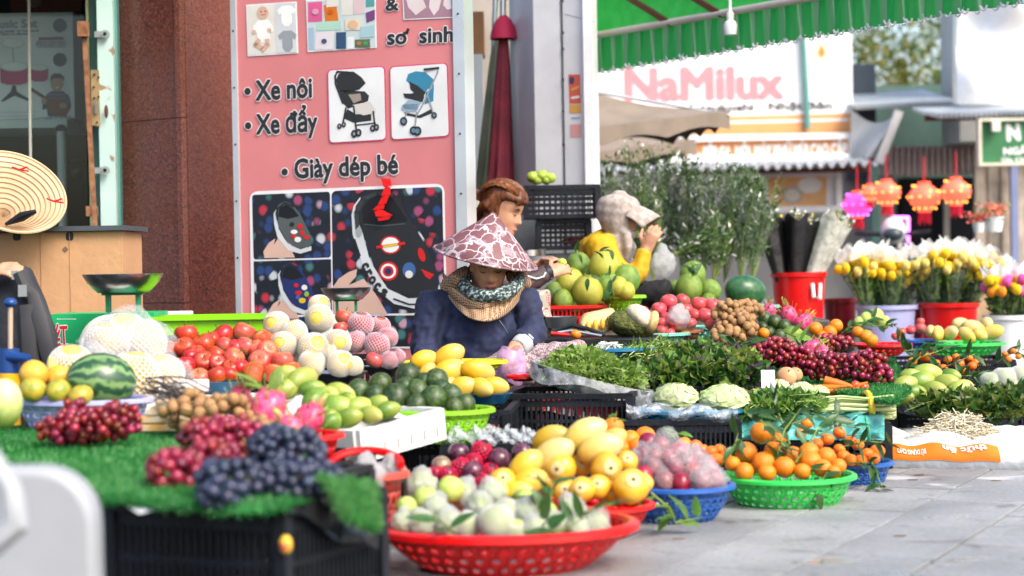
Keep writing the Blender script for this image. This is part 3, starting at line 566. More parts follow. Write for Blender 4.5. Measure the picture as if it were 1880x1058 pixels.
def parasol_closed(label, xt, yt, xb, yb, w, d, mat, cap):
    top, bot = V(xt, yt, d), V(xb, yb, d); t = thing('folded_parasol', label, 'parasol', bot); ax = bot - top; mb = MB(); n = 28; rings = []
    for i in range(15):
        s_ = i / 14; c = top + ax * s_; rr = S(w, d) * (.25 + .75 * s_ ** .7)
        rings.append([c + Vector((math.cos(j * 2 * math.pi / n), math.sin(j * 2 * math.pi / n), 0)) * rr * (1 + .22 * (s_ + .2) * math.sin(j * 2 * math.pi / n * 7 + s_ * 1.5)) for j in range(n)])
    vs = [p for r_ in rings for p in r_]; fs = [(i * n + j, i * n + (j + 1) % n, (i + 1) * n + (j + 1) % n, (i + 1) * n + j) for i in range(14) for j in range(n)]
    mb.add(vs, fs); part(t, 'canopy', mb, mat, True, 60)
    mb = MB(); mb.tube([top + Vector((0, 0, .25)), bot - Vector((0, 0, .6))], .018, 10); part(t, 'pole', mb, STEEL)
    if cap:
        mb = MB(); mb.lathe([(.012, .10), (.05, .06), (.075, .0), (.082, -.045)], 22, top + Vector((0, 0, .0))); part(t, 'cap', mb, cap)
MAR = pm('maroon_cloth', (.14, .018, .03), .8, var=.25, bump=.2); OLV = pm('olive_cloth', (.17, .19, .12), .8, var=.2)
parasol_closed('folded maroon parasol with crimson cap beside the white cabinet pillar', 925, 58, 915, 470, 28, 11.1, MAR, plain('crimson', (.36, .02, .06), .7))
parasol_closed('folded olive parasol left of the maroon one', 912, 62, 882, 470, 22, 11.4, OLV, None)
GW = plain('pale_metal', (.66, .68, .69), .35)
t = thing('cabinet_pillar', 'tall white metal clad pillar with red stickers above the black crates', 'pillar', V(1040, 470, 10.9)); t.location.z = 0
a, b, c, e = V(938, 200, 11.2), V(982, 200, 10.8), V(1030, 200, 10.72), V(1089, 200, 10.6)
part(t, 'side_panel', slab(a, b, .05, 0, 3.2), plain('grey_metal', (.60, .61, .61), .4), False); part(t, 'left_panel', slab(b, c, .06, 0, 3.2), GW, False); part(t, 'seam', slab(V(1029, 200, 10.75), V(1037, 200, 10.75), .05, 0, 3.2), BLACKP, False)  # side panel is a slightly greyer metal than the front panels
PR = part(t, 'right_panel', slab(V(1036, 200, 10.70), e, .06, .0, 3.2), GW, False)
part(t, 'return_panel', slab(e, e + Vector((.05, .4, 0)), .05, 0, 3.2), GW, False)
p0 = V(1036, 200, 10.70); q = Plane((p0.x, p0.y, 0), (e.x - p0.x, e.y - p0.y, 0), (0, 0, 1))
SR = plain('sticker_red', (.60, .14, .10)); SO = plain('sticker_orange', (.68, .38, .12))
q.poly(t, 'sticker', [(1044, 137), (1065, 137), (1067, 190), (1046, 190)], SR, 2); q.poly(t, 'sticker', [(1046, 192), (1067, 192), (1067, 208), (1046, 208)], SO, 2); q.poly(t, 'sticker', [(1047, 229), (1067, 228), (1068, 252), (1048, 252)], plain('sticker_pink', (.66, .36, .34)), 2)
q.ellipse(t, 'sticker_dot', 1050, 148, 5, 7, plain('print_navy', (.06, .05, .10)), 3); q.stroke(t, 'sticker_stripe', [(1050, 165), (1062, 160)], 4, SO, 3); q.stroke(t, 'sticker_stripe', [(1050, 180), (1063, 178)], 4, WHITE, 3); q.stroke(t, 'sticker_stripe', [(1050, 217), (1064, 216)], 3, plain('sticker_lilac', (.42, .40, .58)), 2)
q.stroke(t, 'panel_joint', [(1037, 26), (1089, 40)], 1, MG, 1)
mb = MB()
for y in (2, 60, 90, 146, 204, 266): mb.ell(V(1034, y, 10.69), .007, nu=8, nv=5)
part(t, 'screws', mb, INKS)

# ================================================================== green awning
AWN = leafm('awning_cloth', (.05, .38, .09), (.07, .44, .12), .66, .5)
A = V(1078, 68, 11.0); B = V(1990, -92, 8.2); AB = B - A; upb = Vector((-.62, 1.0, .75)) * 1.9
t = thing('green_awning', 'bright green striped awning with a scalloped fringe over the stalls', 'awning', (A + B) / 2)
mb = MB(); mb.grid(lambda u, v: A + AB * u + upb * v + Vector((0, 0, -.05 * math.sin(v * math.pi) * (1 + .3 * math.sin(u * 20)))), 30, 6); part(t, 'canopy', mb, AWN)
mb = MB(); mb.tube([A, B], .020, 12); part(t, 'front_tube', mb, plain('cream_tube', (.62, .56, .50), .4))
PLE = 30
def fringe(u, v):
    n_ = Vector((-AB.y, AB.x, 0)).normalized(); ph = u * PLE * 2 * math.pi
    z = -.01 - v * (.155 + .018 * abs(math.sin(ph * .5)) + .03 * (1 - u)); return A + AB * u + Vector((0, 0, z)) - n_ * (-.02 + v * .02 * math.sin(ph) + .008 * math.sin(ph * 2.3 + 1))
def fringe_col(N, L, co):
    g_ = N.new('ShaderNodeUVMap'); sp = N.new('ShaderNodeSeparateXYZ'); L.new(g_.outputs[0], sp.inputs[0])
    m = N.new('ShaderNodeMath'); m.operation = 'MULTIPLY'; m.inputs[1].default_value = 30.0; L.new(sp.outputs[0], m.inputs[0]); f = N.new('ShaderNodeMath'); f.operation = 'FRACT'; L.new(m.outputs[0], f.inputs[0])
    return ramp(N, L, f.outputs[0], [(0, (.016, .31, .06)), (.5, (.03, .38, .08)), (.72, (.19, .38, .20)), (.86, (.20, .38, .21)), (1, (.016, .31, .06))])
FR = nodemat('awning_fringe', fringe_col, .5); N_ = FR.node_tree.nodes; L_ = FR.node_tree.links; tl = N_.new('ShaderNodeBsdfTranslucent'); mx_ = N_.new('ShaderNodeMixShader'); mx_.inputs[0].default_value = .5
L_.new(N_['Principled BSDF'].inputs['Base Color'].links[0].from_socket, tl.inputs[0]); L_.new(N_['Principled BSDF'].outputs[0], mx_.inputs[1]); L_.new(tl.outputs[0], mx_.inputs[2]); L_.new(mx_.outputs[0], N_['Material Output'].inputs[0])
mb = MB(); nu, nv = 360, 4; mb.grid(fringe, nu, nv); o = part(t, 'fringe', mb, FR); uvl = o.data.uv_layers.new(name='uv')
uvs = []
for p in o.data.polygons:
    for vi in p.vertices: uvs += [(vi // (nv + 1)) / nu, (vi % (nv + 1)) / nv]
uvl.data.foreach_set('uv', uvs)
mb = MB(); ab = AB.normalized(); mb.tube([ab * x + Vector((0, 0, z)) for x, z in ((-.018, .004), (-.011, -.012), (0, -.017), (.011, -.012), (.018, .004))], .005, 5); scm = mb.mesh('scallop', WHITE)
for k in range(92): ob('scallop', scm, t, fringe((k + .5) / 92, .97) - t.location)
BRN = plain('awning_arm_brown', (.12, .055, .03), .6)
for u in (.215, .335, .62):
    mb = MB(); p = A + AB * u; mb.bar(p + Vector((0, 0, -.01)), p + upb * .95 + Vector((-.35, .1, -.09)), .03, .03); part(t, 'folding_arm', mb, BRN, False)
t = thing('bulb', 'energy saving bulb hanging below the green awning', 'lamp', V(1341, 62, 10)); mb = MB(); c = V(1341, 50, 9.9); mb.lathe([(.0, -.045), (.032, -.04), (.036, .01), (.028, .03), (.018, .035)], 18, c); part(t, 'glass_bulb', mb, plain('bulb_glass', (.72, .74, .72), .2))
mb = MB(); mb.lathe([(.018, .035), (.02, .07), (.01, .085), (.004, .2)], 14, c); part(t, 'socket', mb, plain('socket_white', (.66, .66, .6)))

# ================================================================== across the street
def rectplane(xa, xb, ya, yb, d, roll=0): a = V(xa, yb, d); return Plane(a, (1, 0, 0), (0, 0, 1))
def board(name, label, cat, xa, xb, ya, yb, d, mat, th=.1, frame=None, f=.06):
    t = wallbox(name, label, cat, xa, xb, ya, yb, d, th, mat, 'panel'); p = Plane((0, d, 0), (1, 0, 0), (0, 0, 1))
    if frame:
        a, b = V(xa, yb, d), V(xb, ya, d); mb = MB()
        for c, sz in ((((a.x + b.x) / 2, d, a.z), (b.x - a.x + f, .12, f)), (((a.x + b.x) / 2, d, b.z), (b.x - a.x + f, .12, f)), ((a.x, d, (a.z + b.z) / 2), (f, .118, b.z - a.z)), ((b.x, d, (a.z + b.z) / 2), (f, .118, b.z - a.z))): mb.box(c, sz)
        part(t, 'frame', mb, frame, False)
    return t, p
t, p = board('shop_sign', 'large white sign with big pale red lettering across the street', 'sign', 1000, 1562, 30, 252, 19, plain('sign_sheet_white', (.80, .80, .80), .4))
p.text(t, 'lettering', 'NaMilux', 1146, 184, 1440, 179, 56, plain('neon_red', (.74, .27, .29)), 3, .045)
p.text(t, 'lettering', 'Matsukoshi - Nhật Bản', 1252, 206, 1528, 200, 13, INKS, 3, .03)
p.poly(t, 'orange_band', [(1000, 222), (1562, 208), (1562, 246), (1000, 250)], plain('sign_orange_pale', (.72, .36, .16)), 2); p.stroke(t, 'white_line', [(1290, 226), (1556, 220)], 5, WHITE, 4)
p.ellipse(t, 'logo_disc', 1508, 95, 17, 19, plain('sign_cream', (.74, .62, .48)), 3); p.poly(t, 'logo_flame', [(1508, 82), (1515, 98), (1508, 107), (1501, 98)], plain('sign_orange', (.72, .25, .05)), 5)
mb = MB(); mb.tube([p.at(1472, 60, .05), p.at(1482, 238, .05)], .03, 8); part(t, 'sign_pole', mb, TEALD)
t, p = board('shop_sign', 'orange sign strip with white capital lettering under the large white sign', 'sign', 1100, 1562, 250, 296, 18.8, plain('sign_orange2', (.62, .24, .08)), frame=WHITE)
p.text(t, 'lettering', '30 - BẾP GA, NỒI, MÁY KHỬ MÙI CAO CẤP', 1262, 292, 1556, 284, 21, WHITE, 3, .06)
CORR = pm('corrugated_zinc', (.55, .57, .57), .45, var=.2, scale=2)
def corr(name, label, xa, ya, xb, yb, d, run, drop, mat=CORR, nw=26):
    a, b = V(xa, ya, d), V(xb, yb, d); t = thing(name, label, 'roof', (a + b) / 2); mb = MB()
    mb.grid(lambda u, v: a + (b - a) * u + Vector((0, run * v, drop * v + .03 * math.sin(u * nw * 2 * math.pi))), nw * 6, 2); part(t, 'sheet', mb, mat); mb = MB(); mb.box((a + b) / 2 + Vector((0, run * .5, drop * .5 - .06)), (b.x - a.x, .06, .05)); part(t, 'purlin', mb, BRN, False)
corr('awning_roof', 'corrugated ledge roof below the orange sign strip', 1095, 318, 1612, 300, 18.0, .9, .10)
corr('awning_roof', 'pale corrugated tin roof under the tree across the street', 1570, 198, 1762, 188, 18.6, 1.6, .25)
corr('awning_roof', 'corrugated tin roof below the white tarpaulin', 1722, 214, 1960, 206, 17.2, 1.1, .15)
wallbox('street_house', 'dim grey house wall behind the orange signs across the street', 'house', 960, 1610, 296, 560, 20.2, .4, plain('grey_wall', (.34, .33, .32), .8), 'wall')
t = wallbox('green_house', 'green plastered house behind the lanterns', 'house', 1560, 2060, 150, 560, 20.6, .4, pm('green_plaster', (.34, .50, .38), .8, var=.2, scale=2), 'wall')
GRD = plain('grille_pale', (.48, .40, .38), .5)
def slabpx(parent, name, xa, xb, ya, yb, d, th, mat):
    a, b = V(xa, yb, d), V(xb, ya, d); mb = MB(); mb.box(((a.x + b.x) / 2, d + th / 2, (a.z + b.z) / 2), (b.x - a.x, th, b.z - a.z)); return part(parent, name, mb, mat, False)
slabpx(t, 'balcony_panel', 1608, 1795, 268, 322, 19.6, .06, plain('balcony_grey', (.46, .38, .36), .7))  # flat panel behind the balusters, a little darker than the rails
for k in range(17): slabpx(t, 'baluster', 1610 + k * 11, 1615 + k * 11, 268, 322, 19.5, .05, GRD)
for y in (270, 292, 318): slabpx(t, 'balcony_rail', 1606, 1796, y, y + 4, 19.44, .04, GRD)
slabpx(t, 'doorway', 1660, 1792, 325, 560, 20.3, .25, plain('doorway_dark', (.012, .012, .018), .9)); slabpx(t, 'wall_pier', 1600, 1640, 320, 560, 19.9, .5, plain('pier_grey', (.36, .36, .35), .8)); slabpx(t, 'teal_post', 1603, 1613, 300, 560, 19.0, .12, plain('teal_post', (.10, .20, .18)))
slabpx(t, 'door_jamb', 1736, 1742, 340, 560, 20.2, .05, plain('jamb_pale', (.45, .42, .38)))
for k in range(9): slabpx(t, 'timber_plank', 1794 + k * 12, 1805 + k * 12, 303, 560, 19.2 + .02 * (k % 2), .08, pm('grey_timber', (.42, .36, .30), .8, var=.2, rnd=.15))
slabpx(t, 'blue_drainpipe', 1860, 1868, 303, 560, 19.0, .08, plain('pipe_blue', (.20, .24, .40)))
t, p = board('shop_sign', 'green shop sign with white lettering at the right edge', 'sign', 1797, 1990, 218, 303, 17.0, pm('sign_green', (.04, .17, .07), .5), frame=plain('sign_frame_cream', (.6, .6, .48)), f=.025)
p.text(t, 'lettering', 'N', 1848, 258, 1874, 256, 28, WHITE, 3, .06); p.text(t, 'lettering', 'NGÂN', 1842, 284, 1900, 282, 12, WHITE, 3, .04); p.text(t, 'lettering', 'Địa Chỉ', 1838, 299, 1885, 297, 8, WHITE, 3, .03)
mb = MB(); mb.box(V(1828, 232, 16.9), (.07, .07, .09)); part(t, 'lamp_box', mb, plain('lamp_cream', (.7, .68, .6)), False)
t, p = board('shop_sign', 'small orange picture sign under the corrugated ledge', 'sign', 1404, 1538, 318, 386, 18.7, plain('sign_peach', (.72, .42, .20)), frame=WHITE)
p.ellipse(t, 'printed_pan', 1455, 358, 18, 16, INKG, 2); p.ellipse(t, 'printed_pan', 1455, 358, 14, 12, plain('print_dish', (.6, .58, .5)), 3); p.ellipse(t, 'printed_bowl', 1487, 340, 22, 15, plain('print_paper', (.66, .67, .66)), 2); p.poly(t, 'white_panel', [(1517, 322), (1536, 321), (1536, 383), (1517, 384)], WHITE, 2)
t = thing('white_tarpaulin', 'large white tarpaulin hung above the corrugated roof on the right', 'tarpaulin', V(1820, 190, 18)); mb = MB()
mb.grid(lambda u, v: V(1756 + 250 * u, -30 + (222 + 0 * u) * v, 18 + .14 * math.sin(u * 9 + v * 4) + .1 * math.sin(v * 7 - u * 5)), 24, 18); part(t, 'sheet', mb, plain('tarp_white', (.80, .80, .80), .6)); mb = MB(); mb.tube([V(1756, -30, 18.1), V(1756, 192, 18.1)], .03); part(t, 'edge_pole', mb, STEEL)
wallbox('tarp_house', 'grey concrete house behind the white tarpaulin', 'house', 1762, 2100, -200, 260, 18.9, .8, plain('concrete', (.40, .40, .38), .8), 'wall')
t = thing('grey_tarp', 'sagging grey tarp tied under the tin roof left of the green house', 'tarpaulin', V(1600, 290, 18.4)); mb = MB(); mb.grid(lambda u, v: V(1562 + 95 * u - 40 * v * u, 200 + 90 * v + 26 * math.sin(u * 3.1) * (1 - v), 18.5 + .2 * math.sin(u * 5 + v * 2)), 14, 10); part(t, 'sheet', mb, plain('tarp_grey', (.26, .28, .30), .6))
mb = MB(); mb.bar(V(1650, 205, 18.3), V(1612, 300, 18.3), .08, .08); part(t, 'strut', mb, plain('strut_grey', (.35, .35, .35)), False)
wallbox('dark_gable', 'dark gable between the white sign and the tree', 'wall', 1560, 1606, 118, 330, 20.0, .3, plain('gable_dark', (.07, .085, .10), .9), 'wall')  # gable wall in one even dark colour
# tree behind the houses
def leafmesh(name, mat, fold=.25, droop=.25, wd=.36):
    mb = MB(); n = 6; vs = []; fs = []
    for i in range(n + 1):
        s_ = i / n; wv = wd * math.sin(math.pi * min(1, s_ ** .8)) ** .9 * .5 + .004; z = -droop * s_ * s_
        vs += [(s_, -wv, z + fold * wv), (s_, 0, z), (s_, wv, z + fold * wv)]
    for i in range(n):
        a = i * 3; fs += [(a, a + 3, a + 4, a + 1), (a + 1, a + 4, a + 5, a + 2)]
    return mb.add(vs, fs).mesh(name, mat, True, None)
def scatter_mesh(name, pts, dirs, lens, mats, mi, wd=.4, fold=.2):
    """many single leaves in one mesh: a bent diamond of four faces each"""
    n = len(pts); P = np.array(pts, float); D = np.array(dirs, float); D /= np.linalg.norm(D, axis=1)[:, None] + 1e-9
    rs = np.random.RandomState(n); A_ = rs.normal(size=(n, 3)); A_ -= D * (A_ * D).sum(1)[:, None]; A_ /= np.linalg.norm(A_, axis=1)[:, None]; B_ = np.cross(D, A_); Ls = np.array(lens, float)[:, None]
    v = np.stack([P, P + D * Ls * .45 + A_ * Ls * wd * .5 + B_ * Ls * fold * .5, P + D * Ls * .5, P + D * Ls * .45 - A_ * Ls * wd * .5 + B_ * Ls * fold * .5, P + D * Ls - B_ * Ls * .15], 1).reshape(-1, 3)
    f = [x for i in range(n) for x in ((5 * i, 5 * i + 1, 5 * i + 2), (5 * i, 5 * i + 2, 5 * i + 3), (5 * i + 1, 5 * i + 4, 5 * i + 2), (5 * i + 2, 5 * i + 4, 5 * i + 3))]
    me = bpy.data.meshes.new(name); me.from_pydata(v.tolist(), [], f)
    for m in mats: me.materials.append(m)
    me.polygons.foreach_set('material_index', np.repeat(np.array(mi, int), 4)); me.update(); return me
TL = [leafm('tree_leaf', (.06, .12, .03), (.13, .19, .04), .5), leafm('tree_leaf_gold', (.22, .20, .05), (.30, .27, .08), .5)]
c = V(1665, 100, 31); t = thing('street_tree', 'leafy tree against the bright sky behind the tin roofs', 'tree', (c.x, c.y, 0))
mb = MB(); mb.tube([(c.x, c.y, 0), (c.x + .1, c.y, 2), (c.x - .1, c.y, 4)], [.22, .17, .08], 10); mb.tube([(c.x, c.y, 2.2), (c.x - .7, c.y, 3.6)], [.1, .04]); mb.tube([(c.x, c.y, 2.5), (c.x + .8, c.y + .2, 4.1)], [.1, .04]); part(t, 'trunk', mb, TWIG)
P_, D_, Ln, Mi = [], [], [], []
blobs = [(V(R.uniform(1560, 1770), R.uniform(20, 165), 31 + R.uniform(-1, 1)), R.uniform(.16, .36)) for _ in range(40)]
for bc, br in blobs:
    mi = 1 if R.random() < .35 else 0
    for _ in range(42): P_.append(bc + Vector((R.gauss(0, br), R.gauss(0, br), R.gauss(0, br)))); D_.append((R.gauss(0, 1), R.gauss(0, 1), R.gauss(-.2, 1))); Ln.append(R.uniform(.1, .2)); Mi.append(mi)
P_ = [p - t.location for p in P_]; ob('crown', scatter_mesh('crown', P_, D_, Ln, TL, Mi), t)
# lanterns
LRED = emit('lantern_orange', (1, .11, .06), .55); LPNK = emit('lantern_pink', (1, .05, .30), .6); LEDO = emit('led_warm', (1, .38, .06), 2.2); LEDP = emit('led_violet', (.6, .12, 1), 3); TAS = plain('tassel_red', (.55, .02, .05), .7)
for lab, x, y, r_, m in (('magenta glowing lantern, lowest and leftmost of the row', 1574, 376, 27, 1), ('small orange lantern between the magenta one and its larger neighbour', 1597, 354, 17, 0), ('orange lantern second from left of the larger ones', 1628, 354, 26, 0), ('orange lantern third of the larger ones, over the doorway', 1697, 362, 30, 0), ('orange lantern rightmost of the row', 1755, 352, 28, 0)):
    d = 16.5 + R.uniform(-.3, .3); c = V(x, y, d); k = S(r_, d); t = thing('paper_lantern', lab, 'lantern', c - Vector((0, 0, k * 2)), group='lit lanterns across the street')
    mb = MB(); n = 16; mb.lathe([(.35 * k, .75 * k), (.62 * k, .6 * k), (k, .15 * k), (k, -.15 * k), (.62 * k, -.6 * k), (.35 * k, -.75 * k)], 8, c, close=True); part(t, 'shade', mb, LPNK if m else LRED)
    mb = MB(); mb.lathe([(.36 * k, .74 * k), (.40 * k, .92 * k), (.30 * k, .94 * k)], 12, c, close=True); mb.lathe([(.30 * k, -.94 * k), (.44 * k, -.9 * k), (.36 * k, -.74 * k)], 12, c, close=True); part(t, 'ring', mb, LRED)
    mb = MB()
    for j in range(26):
        an = j * 2.4; zz = (-.7 + 1.4 * (j % 5) / 4) * k; rr = k * (1.02 - .5 * abs(zz / k) ** 1.3); mb.ell(c + Vector((math.cos(an) * rr, math.sin(an) * rr, zz)), k * .06, nu=6, nv=4)
    part(t, 'led_string', mb, LEDP if m else LEDO)
    mb = MB()
    for j in range(9): mb.tube([c + Vector((math.cos(j * .7) * .3 * k, math.sin(j * .7) * .3 * k, -.92 * k)), c + Vector((math.cos(j * .7) * .36 * k, math.sin(j * .7) * .36 * k, -(1.5 + .1 * (j % 3)) * k))], k * .06, 5)
    part(t, 'tassel', mb, TAS); mb = MB(); mb.tube([c + Vector((0, 0, .9 * k)), c + Vector((0, 0, .9 * k + .22))], .006, 5); part(t, 'cord', mb, TAS)
t = thing('light_frame', 'small pink and violet lit frame beside the dark doorway', 'light', V(1655, 445, 17.5)); mb = MB()
for k in range(12): mb.ell(V(1667, 400 + k * 4, 17.5), .016, nu=6, nv=4); mb.ell(V(1640 + k * 2.4, 400, 17.5), .016, nu=6, nv=4)
part(t, 'led_string', mb, LEDP); mb = MB(); mb.tube([V(1638, 400, 17.53), V(1667, 400, 17.53), V(1667, 470, 17.53)], .02); part(t, 'bar', mb, LPNK)
t = thing('motorbike_helmet', 'shiny grey helmet on a parked scooter across the street', 'helmet', V(1640, 446, 16.5)); mb = MB(); mb.ell(V(1640, 424, 16.5), (.11, .13, .12)); part(t, 'shell', mb, plain('helmet_grey', (.62, .64, .66), .15)); mb = MB(); mb.ell(V(1640, 430, 16.42), (.095, .09, .06)); part(t, 'visor', mb, plain('visor_dark', (.04, .06, .07), .08))
t = thing('parked_scooter', 'dark parked scooter behind the flower buckets', 'scooter', (V(1640, 500, 16.7).x, 16.7, 0)); cx = V(1640, 500, 16.7).x
mb = MB(); mb.tube([(cx, 16.7, .35), (cx, 16.6, .75), (cx, 16.7, 1.0)], [.2, .16, .1], 10); part(t, 'fairing', mb, plain('scooter_dark', (.03, .03, .035), .2)); mb = MB(); mb.tube([(cx - .33, 16.7, 1.0), (cx, 16.65, .97), (cx + .33, 16.7, 1.0)], .02); part(t, 'handlebar', mb, BLACKP)
for y in (16.3, 17.5): mb = MB(); rt_ = Matrix.Rotation(rad(90), 3, 'Y'); mb.lathe([(.17, -.05), (.25, -.05), (.27, 0), (.25, .05), (.17, .05), (.17, -.05)], 20, (cx, y, .27), rot=rt_); part(t, 'wheel', mb, BLACKP)
mb = MB(); mb.box((cx, 17.2, .62), (.3, .8, .14)); part(t, 'seat', mb, BLACKP)
# beige street parasols
BEI = pm('beige_canvas', (.20, .165, .135), .8, var=.12); 
for lab, dx, dy, d in (('broad beige market parasol behind the white cabinet pillar', 0, 0, 13), ('second lower beige parasol further behind', -60, 52, 15)):
    tip, ap, fl, br_, = V(1340 + dx, 204 + dy, d), V(950 + dx, 118 + dy, d + .3), V(860 + dx, 262 + dy, d - .7), V(1236 + dx, 234 + dy, d + 1.3); bl = V(760 + dx, 215 + dy, d + 1.6)
    t = thing('market_parasol', lab, 'parasol', (ap.x, ap.y, 0)); cor = [tip, br_, bl, fl]; mb = MB()
    for i in range(4):
        p, q2 = cor[i], cor[(i + 1) % 4]
        mb.grid(lambda u, v: ap.lerp(p.lerp(q2, u), v) + Vector((0, 0, -.09 * math.sin(v * math.pi))), 8, 8)
    part(t, 'canopy', mb, BEI); mb = MB()
    for i in range(4):
        p, q2 = cor[i], cor[(i + 1) % 4]; mb.grid(lambda u, v: p.lerp(q2, u) + Vector((0, 0, - v * .13 * (1 - .35 * abs(math.sin(u * 12.5))))), 24, 2)
    part(t, 'valance', mb, BEI)
    for i in range(4): mb = MB(); mb.tube([ap - Vector((0, 0, .1)), cor[i] - Vector((0, 0, .03))], .013, 6); part(t, 'rib', mb, STEEL)
    mb = MB(); mb.tube([(ap.x, ap.y, 0), ap], .025, 10); part(t, 'pole', mb, STEEL)
# ================================================================== produce library (unit radius meshes, shared by all copies)
def pn(d, k, s): return math.sin(d.x * k + s) * math.sin(d.y * k * 1.3 + s * 2.1) * math.sin(d.z * k * .9 + s * 1.7 + .5)
KIND = {}
def kind(name, meshes, parts=()): KIND[name] = (meshes, parts)
def lump(name, mat, r=(1, 1, 1), amp=.04, k=3, seeds=3, nu=22, nv=14, fn=None):
    out = []
    for s in range(seeds):
        mb = MB(); mb.ell((0, 0, 0), r, nu=nu, nv=nv, fn=lambda d: (fn(d) if fn else 1) * (1 + amp * pn(d, k, s * 1.9 + .4))); out.append(mb.mesh(name, mat, True, None))
    return out
def stemmesh(z0, h, r, mat, bend=.1):
    mb = MB(); mb.tube([(0, 0, z0), (bend * .4, 0, z0 + h * .5), (bend, 0, z0 + h)], [r, r * .8, r * 1.1], 7); return mb.mesh('stem', mat)
def calyx(z, r, mat, n=5, lift=.05):
    mb = MB()
    for i in range(n):
        a = i * 2 * math.pi / n; c, s = math.cos(a), math.sin(a); mb.add([(c * r * .1 - s * r * .3, s * r * .1 + c * r * .3, z + lift), (c * r, s * r, z - .02), (c * r * .1 + s * r * .3, s * r * .1 - c * r * .3, z + lift), (0, 0, z + lift)], [(0, 1, 2), (0, 2, 3)])
    mb.ell((0, 0, z + lift), r * .25, nu=8, nv=5); return mb.mesh('calyx', mat)
def axial(name, cols, noise=.3, scale=3, rough=.35, bump=0, bscale=30, rnd=.12, coat=.1, axis=2, streak=0):
    """colour runs along the fruit's own axis, as it does on the real fruit, broken by noise"""
    if name in MATS: return MATS[name]
    m = pm(name, (.5, .5, .5), rough, bump=bump, bscale=bscale, rnd=rnd, coat=coat, scale=scale); N = m.node_tree.nodes; L = m.node_tree.links
    cr = N[m['ramp']]; nz = cr.inputs[0].links[0].from_node; tc = [n for n in N if n.type == 'TEX_COORD'][0]; sp = N.new('ShaderNodeSeparateXYZ'); L.new(tc.outputs['Object'], sp.inputs[0])
    if streak: mpv = N.new('ShaderNodeMapping'); mpv.inputs['Scale'].default_value = (streak, streak, .6); L.new(nz.inputs['Vector'].links[0].from_socket, mpv.inputs[0]); L.new(mpv.outputs[0], nz.inputs['Vector'])
    mr = N.new('ShaderNodeMapRange'); mr.inputs[1].default_value = -1; mr.inputs[2].default_value = 1; L.new(sp.outputs[axis], mr.inputs[0])
    ml = N.new('ShaderNodeMath'); ml.operation = 'MULTIPLY_ADD'; ml.inputs[1].default_value = noise * 2; L.new(nz.outputs['Fac'], ml.inputs[0]); sb = N.new('ShaderNodeMath'); sb.operation = 'SUBTRACT'; L.new(mr.outputs[0], sb.inputs[0]); sb.inputs[1].default_value = noise; L.new(sb.outputs[0], ml.inputs[2]); L.new(ml.outputs[0], cr.inputs[0])
    e = cr.color_ramp.elements
    while len(e) < len(cols): e.new(.5)
    for i, (p, c) in enumerate(cols): e[i].position = p; e[i].color = (*vivid(c), 1)
    return m
apf = lambda d: (1 - .34 * math.exp(-((1 - d.z) / .11)) - .14 * math.exp(-((1 + d.z) / .08))) * (1 - .10 * max(0, -d.z))
APR = axial('apple_red', [(.08, (.58, .34, .10)), (.3, (.48, .06, .03)), (.65, (.30, .008, .014)), (.9, (.40, .05, .03)), (1, (.52, .28, .09))], .42, 3, .3, coat=.25, streak=5, rnd=.22)
APO = axial('apple_blush', [(.08, (.60, .40, .19)), (.38, (.52, .14, .095)), (.75, (.42, .028, .035)), (1, (.58, .33, .15))], .5, 2.4, .3, coat=.2, streak=6)
APK = axial('apple_pink', [(.1, (.62, .30, .22)), (.4, (.58, .12, .11)), (.8, (.52, .05, .07)), (1, (.60, .28, .2))], .32, 3, .32, coat=.2, streak=6)
AST = stemmesh(.72, .38, .045, TWIG)
for n_, m_ in (('red_apple', APR), ('blush_apple', APO), ('pink_apple', APK)): kind(n_, lump(n_, m_, (1, 1, .92), .05, 2, fn=apf), [('stem', AST)])
ORG = pm('orange_peel', (.68, .19, .006), .38, col2=(.73, .25, .008), scale=3, bump=.22, bscale=26, rnd=.07, coat=.1)
kind('orange', lump('orange', ORG, (1, 1, .93), .03, 2), [('calyx', calyx(.9, .17, STEMG))])
MAN = pm('mandarin_peel', (.75, .16, .006), .35, col2=(.82, .25, .01), scale=3, bump=.2, bscale=20, rnd=.1, coat=.15)
kind('mandarin', lump('mandarin', MAN, (1, 1, .84), .04, 2, nu=16, nv=10), [('calyx', calyx(.8, .22, STEMG))])
def mangofn(d): return 1 + .13 * d.x * d.z + .06 * d.z * d.z - .10 * max(0, d.x) * (1 - d.x * d.x) + .04 * max(0, d.x) ** 6
def mango(n_, cols, **k):
    m_ = axial(n_ + '_skin', cols, .3, 2.2, .36, axis=0, **k); kind(n_, lump(n_, m_, (1.55, .86, .98), .05, 2, fn=mangofn), [('stem', (lambda b: (b.tube([(-1.40, 0, .02), (-1.52, 0, .05)], [.07, .05], 7), b.mesh('stem', TWIG))[1])(MB()))])
mango('yellow_mango', [(.1, (.56, .34, .035)), (.5, (.60, .40, .06)), (1, (.56, .42, .13))])
mango('pale_mango', [(.1, (.58, .40, .10)), (.5, (.60, .47, .17)), (1, (.57, .47, .22))])
mango('green_mango', [(.1, (.09, .17, .025)), (.5, (.14, .23, .04)), (1, (.28, .33, .075))])
mango('lime_mango', [(.1, (.22, .30, .055)), (.5, (.29, .35, .08)), (1, (.37, .38, .11))])
AVO = pm('avocado_skin', (.014, .036, .010), .36, col2=(.085, .125, .025), scale=4, bump=.2, bscale=12, rnd=.3, coat=.3, lo=.42, hi=.75, detail=8)
kind('avocado', lump('avocado', AVO, (.95, .95, 1.22), .04, 3, fn=lambda d: 1 - .16 * max(0, d.z) ** 1.5), [('stem', stemmesh(.82, .16, .07, STEMG, .02))])
